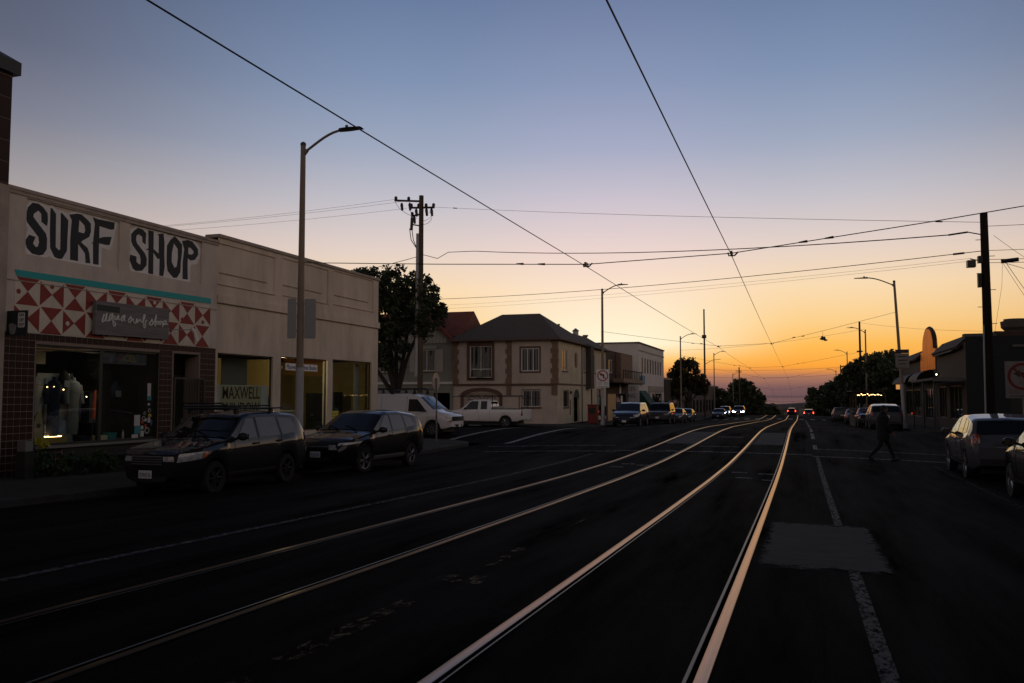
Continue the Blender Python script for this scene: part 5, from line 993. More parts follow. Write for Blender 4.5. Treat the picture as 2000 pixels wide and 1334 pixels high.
sp2 = span('span wire from the corner house lamp to the leaning right lamp', 63.0, -13.8, 6.40, 6.12, 7.25, 5.12, 5.25, -5.5, -1.88)
span('third span wire over the far tracks', 104.5, -13.6, 6.5, 6.9, 6.7, 4.9, 5.0, -5.6, -1.95); span('fourth span wire over the far tracks', 145, -13.4, 6.2, 6.9, 6.3, 4.5, 4.6, -5.6, -2.0); span('fifth faint span wire near the horizon', 186, -13.4, 4.6, 6.7, 4.8, 3.0, 3.1, -5.6, -2.0)
span('sixth faint span wire near the horizon', 228, -13.4, 1.8, 6.7, 2.0, .2, .3, -5.6, -2.0)
t = wire('overhead_cable', 'thick sagging cable from the left utility pole to the right pole', 'cable', [(UL[0]+.2, UL[1], 11.5), (UL[0]+1.6, UL[1]-.8, 11.05), (UL[0]+2.6, UL[1]-1.3, 11.35)]+sag((UL[0]+3.2, UL[1]-1.7, 11.4), (UR[0]-1.1, UR[1]+.6, 7.70), .42)[1:]+[(UR[0]-.5, UR[1]+.3, 7.72), (UR[0]-.1, UR[1], 7.55)], .022)
MB().tube([(UR[0]-1.1, UR[1]+.6, 7.70), (UR[0]-.5, UR[1]+.3, 7.72)], .035, 6).build('dead_end', 'insulator', t)
tp_ = sag((UL[0]+1.1, UL[1]-.3, 14.75), (UR[0], UR[1], 8.0), .12)
t = wire('overhead_wire', 'thin top wire from the left insulators to the right pole top', 'wire', tp_, .009); bead(t, tp_, .07, .4, .035); bead(t, tp_, .955, .25, .03)
lc_ = sag((UL[0], UL[1], 8.35), (UR[0], UR[1], 6.95), .30)
t = wire('overhead_cable', 'lower cable from behind the tree to the right pole', 'cable', lc_, .015); bead(t, lc_, .975, .4, .04)
wire('overhead_wire', 'upper of two thin drop wires under the lower cable', 'wire', sag((UL[0], UL[1], 7.9), (UR[0]-.4, UR[1]+.2, 6.72), .25), .005); wire('overhead_wire', 'lower of two thin drop wires under the lower cable', 'wire', sag((UL[0], UL[1], 7.65), (UR[0]-.4, UR[1]+.2, 6.62), .25), .005)
wire('overhead_cable', 'cable leaving the left utility pole over the tree toward the shops', 'cable', sag((UL[0], UL[1], 11.45), (-40, 52.5, 9.1), .4), .022)
for k, (z, ze, lab) in enumerate(((15.45, 15.1, 'upper'), (15.25, 14.75, 'middle'), (14.75, 14.2, 'lower'))): wire('power_line', f'{lab} power line leaving the pole top to the left above the roofs', 'wire', sag((UL[0]-1.9+.5*k, UL[1]-.5, z), (-75, 52-2*k, ze), .8), .009, 'power lines above the shops')
RW = [((UR[0], UR[1], 7.85), (30, 37, 8.6), .2, 'top'), ((UR[0], UR[1], 6.95), (30, 36, 7.4), .2, 'second'), ((UR[0], UR[1], 6.62), (30, 35, 6.9), .25, 'third'), ((UR[0], UR[1], 6.5), (28, 33, 6.6), .3, 'fourth'), ((UR[0]+.5, UR[1]-.3, 6.45), (22, 50, 5.0), .3, 'fifth'), ((UR[0]+.6, UR[1]-.3, 6.45), (14, 55.5, 4.9), .2, 'sixth'), ((UR[0]+.5, UR[1]-.3, 6.45), (11, 42, 3.0), .2, 'seventh'), ((UR[0]+.3, UR[1], 7.5), (9.6, 36.5, 5.6), .1, 'eighth')]
for a, b2, s, nm in RW: wire('service_wire', f'{nm} service wire from the top leaving the right pole to the right', 'wire', sag(a, b2, s), .007 if nm in ('seventh', 'eighth') else .010, 'service wires at the right pole')
wire('overhead_wire', 'thin drop wire hanging beside the right pole', 'wire', [(UR[0]+.5, UR[1]-.3, 6.45), (UR[0]+.46, UR[1]-.25, 5.6), (UR[0]+.3, UR[1]-.2, 4.6), (UR[0]+.18, UR[1]-.15, 3.8)], .005)
for y, zl, zr, lab in ((108, 7.3, 9.4, 'upper'), (120, 5.4, 5.6, 'middle'), (134, 4.6, 5.0, 'lower')): wire('overhead_wire', f'{lab} faint wire crossing the street far ahead', 'wire', sag((-14, y, zl), (7, y, zr), .4), .012, 'faint wires far ahead')
wire('overhead_wire', 'faint wire from the thin right pole toward the right buildings', 'wire', sag((6.35, 104.6, 9.9), (16, 75, 6.6), .3), .010)
for k in range(9):
    y = 205+22*k; z0 = prof(y)+7.0
    wire('overhead_wire', 'faint distant wire crossing before the dune, %s from the camera' % ['first', 'second', 'third', 'fourth', 'fifth', 'sixth', 'seventh', 'eighth', 'ninth'][k], 'wire', sag((-13.4, y, z0), (6.9, y, z0+.1), .5, 6), .02, 'distant wires before the dune')
# shoes hanging on the span wire
sh = thing('hanging_shoes', 'pair of shoes dangling from a span wire', 'shoes', (1.5, 63, 5.7)); MB().tube([(1.45, 63, 6.10), (1.5, 63, 5.72)], .008, 4).build('laces', 'wire', sh)
for dx, rz_ in ((-.06, .5), (.08, -.4)): MB().ball((1.5+dx, 63, 5.58+.05*rz_), (.09, .07, .16), 8, 5).build('shoe', 'insulator', sh); MB().ball((1.5+dx*2.2, 63, 5.50+.1*rz_), (.11, .06, .06), 8, 5).build('toe', 'insulator', sh)
# red box, parklet
rb = thing('newspaper_box', 'dark red metal box on the corner pavement by the house', 'box', (-14.9, 64.5, swz(-14.9, 64.5)))
zb_ = swz(-14.9, 64.5); MB().box(-15.3, -14.6, 64.2, 64.8, zb_+.08, zb_+1.42).build('body', 'red_paint', rb); MB().box(-15.34, -14.56, 64.16, 64.84, zb_+1.421, zb_+1.5).build('lid', 'red_paint', rb); MB().box(-15.25, -14.65, 64.25, 64.75, zb_, zb_+.08).build('foot', 'iron', rb); MB().box(-15.2, -14.7, 64.18, 64.199, zb_+.8, zb_+1.25).build('door', 'frame_dark', rb)
mat('parklet_wood', (.085, .06, .045), .8, var=.25, scale=3)
pk_ = thing('parklet', 'wooden dining parklet with a roof and fairy lights at the right kerb', 'parklet', (5.0, 75, gz(5, 75))); zb_ = gz(5, 75)
MB().box(3.9, 6.2, 72, 80, zb_+.02, zb_+.18).build('deck', 'parklet_wood', pk_)
for k in range(5): MB().box(3.95+.45*k, 4.33+.45*k, 71.95, 72.0, zb_+.2, zb_+1.25).build('plank', 'parklet_wood', pk_)
for k in range(16): MB().box(3.88, 3.93, 72.05+.5*k, 72.48+.5*k, zb_+.2, zb_+1.25).build('plank', 'parklet_wood', pk_)
for x in (3.98, 6.1):
    for y in (72.1, 76, 79.8): MB().box(x-.06, x+.06, y-.06, y+.06, zb_+.18, zb_+2.75).build('post', 'parklet_wood', pk_)
MB().box(3.7, 6.5, 71.7, 80.3, zb_+2.76, zb_+2.86).build('roof', 'dark_wall', pk_)
fl2 = thing('fairy_lights', 'string of warm fairy lights under the parklet roof', 'light', (5, 73, zb_+2.5))
fp = [(4.05+.14*k, 72.4+1.2*random.random(), zb_+2.62-.12*abs(math.sin(k*1.1))-.05*random.random()) for k in range(14)]
MB().tube(fp, .004, 4).build('cable', 'wire', fl2)
for p in fp+[(q[0]+.05, q[1]+1.5, q[2]+.05*random.random()-.03) for q in fp[::1]]: MB().ball(p, .024, 6, 4).build('bulb', 'bulb', fl2)
# ------------------------------------------------------------------ vehicles
def carpaint(name, col, rough=.5, metal=.0, coat=1.): return mat(name, col, .55, 0., coat=coat, spec=.15)
carpaint('paint_slate', (.010, .012, .018)); carpaint('paint_black', (.004, .004, .005)); carpaint('paint_white', (.55, .55, .56), .4, 0) if False else None
carpaint('car_white', (.85, .83, .84)); carpaint('car_silver', (.085, .086, .10)); carpaint('car_navy', (.012, .018, .03)); carpaint('car_grey', (.09, .095, .10)); carpaint('car_blue', (.03, .06, .09)); carpaint('car_palegrey', (.07, .07, .078))
mat('car_glass', (.008, .010, .011), .03, spec=.5); mat('car_glass_pale', (.22, .225, .22), .06, spec=.5); mat('rubber', (.009, .009, .009), .8); mat('rim', (.30, .30, .31), .35, .9); mat('rim_dark', (.05, .05, .052), .4, .8)  # pale side glass: light seen through it is put into the opaque base
mat('car_plastic', (.012, .012, .013), .6); mat('headlamp', (.42, .43, .45), .15, .1, spec=.6, coat=1., var=.5, scale=14); mat('indicator', (.55, .13, .03), .2, coat=1.); mat('tail_red', (.28, .015, .012), .15, coat=1.); mat('chrome', (.6, .6, .6), .15, 1.); mat('plate', (.7, .7, .7), .5)
mat('beam', (1, 1, 1), .2, emit=(.85, .95, 1), estr=40.); mat('tail_lit', (.6, .02, .02), .2, emit=(1, .06, .03), estr=9.); mat('tail_dim', (.6, .02, .02), .2, emit=(1, .10, .05), estr=1.2); mat('amber_lit', (.6, .3, .02), .2, emit=(1, .45, .08), estr=7.)
def interp_s(pts, k=.07):
    x = np.array([p[0] for p in pts], float); z = np.array([p[1] for p in pts], float)
    xs = np.arange(x[0]-.0, x[-1]+.005, .01); zs = np.interp(xs, x, z); n = max(1, int(k/.01))
    ker = np.hanning(2*n+3)[1:-1]; ker /= ker.sum(); h = len(ker)//2; zz = np.convolve(np.pad(zs, h, mode='edge'), ker, 'valid')
    return lambda t: float(np.interp(t, xs, zz))
def make_car(name, label, cat, x, y, rz, S, group=None, detail=2, z=None):
    """local axes: +x forward, y left, z up; t runs from nose (0) to tail (L)"""
    L_, W2 = S['L'], S['W']/2; ztop = interp_s(S['top'], .06); belt = interp_s(S['belt'], .1); Rw = S['R']; Ra = Rw+.055; tw = S['wheels']; sill = S.get('sill', .30)
    fw = S.get('nose', .32); rw = S.get('tail', .14); tumble = S.get('tumble', .36)
    root = thing(name, label, cat, (x, y, gz(x, y) if z is None else z), rz, group, local=True)
    body_m = S['paint']
    def half(t):
        a = max(0., 1-t/.75); b = max(0., 1-(L_-t)/.65)
        return W2*(1-fw*a**2.6-rw*b**2.6)
    def zbot(t):
        s0 = sill+.10*max(0, 1-t/.35)+.12*max(0, 1-(L_-t)/.4)
        for c in tw:
            d = abs(t-c)
            if d < Ra: s0 = max(s0, Rw+math.sqrt(Ra*Ra-d*d))
        return s0
    def sec(t):
        w = half(t); zt = ztop(t); zb = min(belt(t), zt-.035); g = zt-zb; b0 = min(zbot(t), zb-.08); fl = 0.
        for c in tw: fl = max(fl, .028*math.exp(-((t-c)/.42)**4))
        re = w*.958-tumble*max(0, g-.03); re = max(re, .3); rnd = min(.07, .35*g)
        h = zb-b0
        return [(w*.90+fl, b0), (w*.945+fl, b0+.08*h), (w*.985+fl*.8, b0+.40*h), (w*1.0+fl*.5, b0+.68*h), (w*.988, b0+.86*h), (w*.958, zb), (re+rnd*tumble+.006, zt-rnd), (re-.035, zt-.022), (re-.14, zt-.004), (0, zt+.018)]
    ts = set(np.round(np.linspace(0, L_, 46 if detail > 1 else 30), 3)) | {0, .03, .08, .16, .28, L_, L_-.03, L_-.08, L_-.16}
    for c in tw:
        for f in (1., .985, .93, .8, .6, .35, 0): ts |= {round(c-Ra*f, 3), round(c+Ra*f, 3)}
    for p in S['top']: ts.add(round(min(max(p[0], 0), L_), 3))
    ts = sorted(t for t in ts if 0 <= t <= L_)
    X = lambda t: L_/2-t
    m = MB(); secs = [sec(t) for t in ts]; k = len(secs[0])
    for s in (1, -1):
        m.add([(X(t), s*p[0], p[1]) for t, q in zip(ts, secs) for p in q], [((i*k+j, i*k+j+1, (i+1)*k+j+1, (i+1)*k+j) if s > 0 else (i*k+j, (i+1)*k+j, (i+1)*k+j+1, i*k+j+1)) for i in range(len(ts)-1) for j in range(k-1)])
    for t, q in ((ts[0], secs[0]), (ts[-1], secs[-1])):
        bul = .10 if t == 0 else -.05
        vs = []; n = 7
        for p in q:
            for c in np.linspace(-1, 1, n): vs.append((X(t)+bul*(1-c*c), c*p[0], p[1]))
        m.add(vs, [(i*n+j, i*n+j+1, (i+1)*n+j+1, (i+1)*n+j) for i in range(k-1) for j in range(n-1)])
    body = m.build('body', body_m, root, smooth=True, angle=28)
    def sidey(t, z_):
        q = sec(t); zs = [p[1] for p in q[:8]]; return float(np.interp(z_, zs, [p[0] for p in q[:8]]))
    def topz(t, y_):
        q = sec(t)[5:][::-1]; return float(np.interp(abs(y_), [p[0] for p in q], [p[1] for p in q]))
    def spatch(nm, mt, corners, s, off=.008, par=None, nu=6, nv=4):
        (a, b, c, d) = corners     # (t,z): a bottom-front, b bottom-rear, c top-rear, d top-front
        def fn(u, v):
            t = (a[0]*(1-u)+b[0]*u)*(1-v)+(d[0]*(1-u)+c[0]*u)*v; z_ = (a[1]*(1-u)+b[1]*u)*(1-v)+(d[1]*(1-u)+c[1]*u)*v
            return (X(t), s*(sidey(t, z_)+off), z_)
        return MB().grid(fn, list(np.linspace(0, 1, nu+1)), list(np.linspace(0, 1, nv+1))).build(nm, mt, par or root, smooth=True)
    def tpatch(nm, mt, t0, t1, f0, f1, off=.010):
        # windscreen-like patch between stations t0 (low) and t1 (high)
        def fn(u, v):
            t = t0+(t1-t0)*u; q = sec(t); w = (q[7][0]+.02)*(f0+(f1-f0)*u); y_ = w*v
            zz = topz(t, y_); return (X(t)+(off if t0 < t1 else -off)*.8, y_, zz+off)
        return MB().grid(fn, list(np.linspace(0, 1, 9)), list(np.linspace(-1, 1, 13))).build(nm, mt, root, smooth=True)
    if 'ws' in S: tpatch('windscreen', S.get('glass', 'car_glass'), *S['ws'], 1., 1.)
    if 'rg' in S: tpatch('rear_window', 'car_glass', *S['rg'], .93, .93)
    for s in (1, -1):
        for w in S['side']: spatch('side_window', S.get('glass_side', S.get('glass', 'car_glass')), w, s)
    MB().box(X(L_-.45), X(.45), -(W2-.28), W2-.28, .20, .62).build('underbody', 'car_plastic', root)
    for c in tw:
        MB().box(X(c)-Ra*.97, X(c)+Ra*.97, -(W2-.26), W2-.26, .4, Rw+Ra*.98).build('wheel_well', 'car_plastic', root)
    # wheels
    for c in tw:
        for s in (1, -1):
            wy = s*(W2-.115); Mx = Matrix.Translation((X(c), wy, Rw)) @ Matrix.Rotation(-s*math.pi/2, 4, 'X')
            rz_ = S.get('steer', 0) if c == tw[0] else 0
            if rz_: Mx = Matrix.Translation((X(c), wy, Rw)) @ Matrix.Rotation(rz_, 4, 'Z') @ Matrix.Rotation(-s*math.pi/2, 4, 'X')
            wo = MB().lathe([(Rw*.62, -.1), (Rw*.93, -.105), (Rw, -.07), (Rw, .07), (Rw*.93, .105), (Rw*.66, .10), (Rw*.64, .07)], 28, Mx, cap=False).build('wheel', 'rubber', root, smooth=True)
            if detail > 0:
                r_ = MB(); r_.lathe([(Rw*.66, .085), (Rw*.63, .06), (Rw*.60, .02), (.02, .015)], 28, Mx, cap=False); r_.lathe([(Rw*.17, .02), (Rw*.17, .075), (.01, .08)], 14, Mx, cap=False)
                r_.build('wheel_dish', 'rim_dark', wo, smooth=True)
                sp = MB(); ns = S.get('spokes', 5)
                for j in range(ns):
                    a = 2*math.pi*j/ns
                    for da in ((-.16, .16) if ns <= 6 else (0,)):
                        p0 = Mx @ Vector((Rw*.13*math.cos(a), Rw*.13*math.sin(a), .07)); p1 = Mx @ Vector((Rw*.64*math.cos(a+da), Rw*.64*math.sin(a+da), .078))
                        sp.tube([p0, p1], [.026, .018], 5)
                sp.tube([Mx @ Vector((Rw*.645*math.cos(a), Rw*.645*math.sin(a), .085)) for a in np.linspace(0, 2*math.pi, 25)], .012, 5)
                sp.build('rim', S.get('rimm', 'rim'), wo)
    if S.get('arches'):
        for c in tw:
            for s in (1, -1):
                MB().tube([(X(c+Ra*math.cos(a)), s*(sidey(c+Ra*.999*math.cos(a), max(.45, Rw+Ra*math.sin(a)))+.0), Rw+Ra*math.sin(a)) for a in np.linspace(.02, math.pi-.02, 15)], .028, 5).build('arch_trim', S['arches'], root)
    hz = S['lamp']          # (z0,z1,tlen)
    def cap_pt(c, z_): return (L_/2+.10*(1-c*c)+.013, c*sidey(0, z_), z_)
    for s in (1, -1):
        zt0 = min(hz[1], ztop(0)-.05)
        MB().grid(lambda u, v: cap_pt(s*(S['grille'][2]+.03+(.985-S['grille'][2]-.03)*u), hz[0]+.02+(zt0-hz[0]-.02)*v), list(np.linspace(0, 1, 6)), [0, .5, 1]).build('headlight', S.get('lampm', 'headlamp'), root, smooth=True)
        if 'lampc' in S: spatch('headlight', S.get('lampm', 'headlamp'), S['lampc'], s, .012, nu=5)
        else: spatch('headlight', S.get('lampm', 'headlamp'), ((.015, hz[0]), (hz[2], hz[0]+.06), (hz[2]+.08, hz[1]), (.06, hz[1]-.03)), s, .012, nu=5)
        if S.get('indic'): spatch('indicator', 'indicator', ((hz[2]+.01, hz[0]+.06), (hz[2]+.13, hz[0]+.10), (hz[2]+.19, hz[1]-.0), (hz[2]+.09, hz[1]-.0)), s, .012)
        tl = S['taill']; spatch('tail_light', S.get('tailm', 'tail_red'), ((L_-tl[2], tl[0]), (L_-.012, tl[0]), (L_-.02, tl[1]), (L_-tl[2]*.75, tl[1])), s, .012)
        if detail > 0:
            mt_, mz = S['mirror']; my = sidey(mt_, mz)
            mo = MB().ball((X(mt_), s*(my+.17), mz+.05), (.075, .125, .085), 12, 7); mo.tube([(X(mt_), s*(my-.01), mz), (X(mt_), s*(my+.09), mz+.03)], .028, 6); mo.build('wing_mirror', S.get('mirrorm', body_m), root, smooth=True)
            mg = MB().obox((X(mt_)-.072, s*(my+.17), mz+.05), (.012, .19, .11)); mg.build('mirror_glass', 'car_glass', root)
        if detail > 1:
            for hx, hz_ in S['handles']: y_ = sidey(hx, hz_); MB().obox((X(hx), s*(y_+.02), hz_), (.17, .035, .035)).build('door_handle', S.get('handlem', body_m), root)
            for ln in S['seams']:
                MB().tube([(X(t), s*(sidey(t, z_)+.001), z_) for t, z_ in [(ln[0][0]+(ln[1][0]-ln[0][0])*f, ln[0][1]+(ln[1][1]-ln[0][1])*f) for f in np.linspace(0, 1, 9)]], .006, 4).build('door_seam', 'car_plastic', root)
            if S.get('skirt'): spatch('side_skirt', S['skirt'], ((tw[0]+Ra+.03, sill+.0), (tw[1]-Ra-.03, sill+.0), (tw[1]-Ra-.03, sill+.13), (tw[0]+Ra+.03, sill+.13)), s, .016)
            if S.get('belt_trim'): spatch('belt_trim', S['belt_trim'], S['belt_trim_c'], s, .013)
    nw = half(0)
    gz0, gz1, gw = S['grille']
    gx = L_/2
    gcol = MB().grid(lambda u, v: (gx+.10*(1-(u*gw)**2)+.014, u*gw*nw, gz0+(gz1-gz0)*v), list(np.linspace(-1, 1, 9)), [0, .5, 1]); go = gcol.build('grille', 'car_plastic', root)
    if detail > 0:
        for q in range(S.get('bars', 3)):
            zz = gz0+(gz1-gz0)*(q+.6)/(S.get('bars', 3)+.1); MB().tube([(gx+.10*(1-(u*gw)**2)+.022, u*gw*nw, zz) for u in np.linspace(-.97, .97, 9)], .011 if q < S.get('bars', 3)-1 else .018, 5).build('grille_bar', S.get('barm', 'chrome'), go)
        if S.get('grille_frame'):
            MB().tube([(gx+.10*(1-(u*gw)**2)+.02, u*gw*nw, gz0-.01+.03*u*u) for u in np.linspace(-1, 1, 11)], .022, 6).build('grille_frame', 'chrome', go)
        bz = S.get('bump', .42)
        MB().grid(lambda u, v: (gx+.10*(1-(u*.9)**2)+.012, u*(.66+.1*v)*nw, bz-.08+.10*v), list(np.linspace(-1, 1, 9)), [0, 1]).build('bumper_intake', 'car_plastic', root)
        pz = S.get('platez', .50); pl = MB().obox((gx+.125, 0, pz), (.012, .31, .155)).build('number_plate', 'plate', root)
        FPn = Fr((gx+.133, 0, 0), (0, 1, 0), (1, 0, 0))
        if S.get('plate'): FPn.text('plate_text', 'sign_blue', pl, S['plate'], -.135, .135, pz-.055, pz+.03, 0)
    if detail > 0:
        rx = -L_/2
        MB().grid(lambda u, v: (rx-.04*(1-(u*.9)**2)-.012, u*.95*half(L_), .42+.16*v), list(np.linspace(-1, 1, 9)), [0, 1]).build('rear_bumper', S.get('rbm', 'car_plastic'), root)
        MB().obox((rx-.055, 0, S.get('rplatez', .88)), (.012, .31, .155)).build('number_plate', 'plate', root)
        if S.get('rearbar'): MB().tube([(rx-.04*(1-(u*.7)**2)-.015, u*.6*half(L_), S['rearbar']) for u in np.linspace(-1, 1, 7)], .02, 5).build('tailgate_trim', 'chrome', root)
    if S.get('wiper') is not False and detail > 1 and 'ws' in S:
        t0 = S['ws'][0]; wp = MB()
        for yy in (-.1, .45): wp.tube([(X(t0-.03)+.02, yy, topz(t0-.02, yy)+.02), (X(t0+.18)+.02, yy-.5, topz(t0+.18, yy-.5)+.02)], .009, 4)
        wp.build('wiper', 'car_plastic', root)
    root['L_'] = L_; del root['L_']
    return root, dict(X=X, sidey=sidey, topz=topz, sec=sec)
def suv(paint, **k):
    S = dict(L=4.56, W=1.78, R=.34, paint=paint, sill=.30, wheels=(.92, 3.54),
        top=[(0, .86), (.05, .91), (.25, .96), (.7, 1.02), (1.18, 1.09), (1.30, 1.13), (1.98, 1.58), (2.3, 1.655), (3.2, 1.675), (4.0, 1.62), (4.18, 1.57), (4.46, 1.08), (4.52, .98), (4.56, .85)],
        belt=[(0, .83), (.3, .92), (1.2, 1.04), (2.5, 1.07), (4.2, 1.12), (4.4, 1.06), (4.56, .8)], ws=(1.30, 1.98), rg=(4.42, 4.17),
        side=[((1.62, 1.08), (2.38, 1.10), (2.38, 1.53), (2.12, 1.52)), ((2.47, 1.105), (3.26, 1.125), (3.20, 1.545), (2.47, 1.54)), ((3.36, 1.13), (3.98, 1.17), (3.86, 1.49), (3.30, 1.53))],
        lamp=(.72, .88, .42), taill=(.92, 1.22, .28), mirror=(1.62, 1.10), handles=[(2.28, .98), (3.18, 1.0)], seams=[((1.5, .42), (1.55, 1.05)), ((2.42, .40), (2.42, 1.55)), ((3.18, .58), (3.30, 1.1))], grille=(.62, .80, .62), arches='car_plastic')
    S.update(k); return S
# 1. slate wagon with roof rack
c1, G1 = make_car('parked_car', 'dark slate wagon with a black roof basket parked before the surf shop', 'car', -12.32, 16.55, R(-90), suv('paint_slate', indic=True, plate='7DWE736', bars=4, grille=(.64, .84, .60), glass='car_glass', glass_side='car_glass_pale', spokes=8, rimm='rim_dark', platez=.47, lamp=(.70, .90, .46), skirt='car_plastic', handlem='car_plastic', mirrorm='car_plastic', barm='metal_grey', arches=None, bump=.40), 'cars parked on the left side')
rk = MB()
for y in (-.58, .58): rk.tube([(.55, y, 1.74), (-1.45, y, 1.74)], .02, 6); rk.tube([(.62, y*.98, 1.80), (-.95, y*.98, 1.80)], .018, 6)
for x in (.35, -.95): rk.tube([(x, -.64, 1.73), (x, .64, 1.73)], .024, 6)
for x in (.62, .3, 0, -.3, -.6, -.95): rk.tube([(x, -.57, 1.79), (x, .57, 1.79)], .013, 5)
rk.tube([(.62, -.57, 1.79), (.72, -.5, 1.86), (.72, .5, 1.86), (.62, .57, 1.79)], .018, 6)
for x in (.35, -.95):
    for y in (-.6, .6): rk.obox((x, y, 1.68), (.10, .06, .12))
rk.build('roof_basket', 'car_plastic', c1)
# 2. black crossover
c2, _ = make_car('parked_car', 'glossy black crossover parked behind the slate wagon', 'car', -12.1, 22.75, R(-93), suv('paint_black', L=4.6, W=1.84, R=.355, sill=.32, wheels=(.93, 3.59), nose=.30, steer=R(-8),
    top=[(0, .70), (.06, .84), (.3, .95), (.8, 1.04), (1.15, 1.09), (1.28, 1.14), (2.05, 1.58), (2.4, 1.66), (3.1, 1.67), (3.9, 1.58), (4.15, 1.52), (4.48, 1.10), (4.55, 1.0), (4.6, .85)],
    belt=[(0, .66), (.35, .90), (1.2, 1.03), (2.5, 1.09), (4.2, 1.19), (4.45, 1.07), (4.6, .8)], ws=(1.28, 2.05), rg=(4.44, 4.15),
    side=[((1.66, 1.08), (2.40, 1.11), (2.40, 1.53), (2.18, 1.52)), ((2.48, 1.115), (3.22, 1.15), (3.14, 1.545), (2.48, 1.54)), ((3.30, 1.16), (3.86, 1.22), (3.66, 1.46), (3.22, 1.53))], lamp=(.78, .88, .62), lampm='headlamp', spokes=5, plate='7LVU281', bars=1, barm='metal_grey', grille=(.70, .80, .6), arches='car_plastic', skirt='metal_grey', taill=(1.0, 1.16, .42), glass_side='car_glass_pale', platez=.55, bump=.45), 'cars parked on the left side')
# 3. white van across the avenue corner
c3, G3 = make_car('work_van', 'white work van with roof racks parked on the cross street', 'van', -18.95, 40.0, 0, dict(L=5.7, W=2.0, R=.37, sill=.36, paint='car_white', wheels=(.95, 4.38), nose=.16, tail=.05, tumble=.20,
    top=[(0, .88), (.05, 1.02), (.25, 1.12), (.62, 1.20), (.85, 1.28), (1.62, 1.93), (2.0, 2.05), (2.4, 2.08), (5.5, 2.08), (5.63, 2.0), (5.7, 1.7)], belt=[(0, .82), (.3, 1.0), (.9, 1.16), (5.5, 1.18), (5.7, 1.1)], ws=(.88, 1.62),
    side=[((1.22, 1.19), (2.22, 1.20), (2.22, 1.80), (1.78, 1.80))], lamp=(.82, 1.0, .22), taill=(1.1, 1.5, .12), mirror=(1.35, 1.22), handles=[(2.2, 1.05)], seams=[((2.32, .45), (2.32, 1.95)), ((1.12, .5), (1.2, 1.15)), ((3.7, .45), (3.7, 1.95))], grille=(.74, .96, .9), bars=2, barm='car_plastic', arches=None, mirrorm='car_plastic', bump=.55, platez=.52, indic=False, spokes=8, rimm='rim'), detail=2, z=gz(-18, 39.6))
for s in (1, -1): MB().obox((2.84, s*.78, .74), (.06, .30, .07)).build('indicator', 'indicator', c3)
rk = MB()
for x in (.9, -.3, -1.6): rk.tube([(x, -.85, 2.26), (x, .85, 2.26)], .025, 6)
for x in (.9, -.3, -1.6):
    for y in (-.8, .8): rk.add([(x-.11, y-.03, 2.05), (x+.11, y-.03, 2.05), (x+.11, y+.03, 2.05), (x-.11, y+.03, 2.05), (x-.03, y-.02, 2.26), (x+.03, y-.02, 2.26), (x+.03, y+.02, 2.26), (x-.03, y+.02, 2.26)], [(0, 1, 5, 4), (1, 2, 6, 5), (2, 3, 7, 6), (3, 0, 4, 7), (4, 5, 6, 7)])
for y in (-.8, .8): rk.tube([(1.4, y, 2.29), (-2.2, y, 2.29)], .02, 6)
rk.tube([(1.35, -.4, 2.32), (-2.2, -.4, 2.32)], .03, 6); rk.build('roof_rack', 'car_plastic', c3)
# 4. white pickup
c4, _ = make_car('pickup_truck', 'white extended cab pickup with a ladder rack parked by the beige house', 'pickup', -19.45, 53.25, R(180), dict(L=5.65, W=1.98, R=.37, sill=.42, paint='car_white', wheels=(.98, 4.48), nose=.14, tail=.04, tumble=.30,
    top=[(0, .90), (.06, 1.02), (.3, 1.08), (1.25, 1.16), (1.42, 1.20), (2.0, 1.70), (2.3, 1.80), (2.8, 1.82), (3.28, 1.80), (3.40, 1.74), (3.46, 1.22), (3.5, 1.19), (5.56, 1.19), (5.65, 1.12)], belt=[(0, .86), (.3, 1.02), (1.4, 1.12), (3.4, 1.15), (5.65, 1.16)], ws=(1.42, 2.02),
    side=[((1.62, 1.16), (2.62, 1.17), (2.62, 1.70), (2.12, 1.69)), ((2.80, 1.18), (3.24, 1.18), (3.22, 1.70), (2.80, 1.70))], lamp=(.80, .98, .28), taill=(.78, 1.12, .13), mirror=(1.7, 1.18), handles=[(2.56, 1.04)], seams=[((2.70, .5), (2.70, 1.75)), ((3.44, .5), (3.44, 1.2)), ((1.55, .5), (1.6, 1.12))], grille=(.72, .94, .75), bars=2, arches=None, bump=.55, rbm='metal_pale', spokes=6, platez=.5, rplatez=.6), detail=2, z=gz(-19, 53.0))
MB().box(-2.7, -.68, -.80, .80, 1.205, 1.215).build('bed_liner', 'car_plastic', c4); MB().box(-.60, -.56, -.62, .62, 1.24, 1.66).build('rear_window', 'car_glass', c4)
rk = MB()
for x in (-.75, -2.55):
    for y in (-.86, .86): rk.tube([(x, y, 1.19), (x, y, 1.98)], .028, 6)
    rk.tube([(x, -.9, 1.98), (x, .9, 1.98)], .03, 6)
for y in (-.86, .86): rk.tube([(2.0 if y > 0 else -.4, y, 1.98), (-2.75, y, 1.98)], .028, 6)
for y in (-.86, .86): rk.tube([(1.6, y, 2.06), (-2.6, y, 2.06)], .02, 6)
rk.build('ladder_rack', 'car_plastic', c4); MB().box(-1.5, -.75, -.7, .7, 1.22, 1.36).build('tool_box', 'metal_pale', c4)
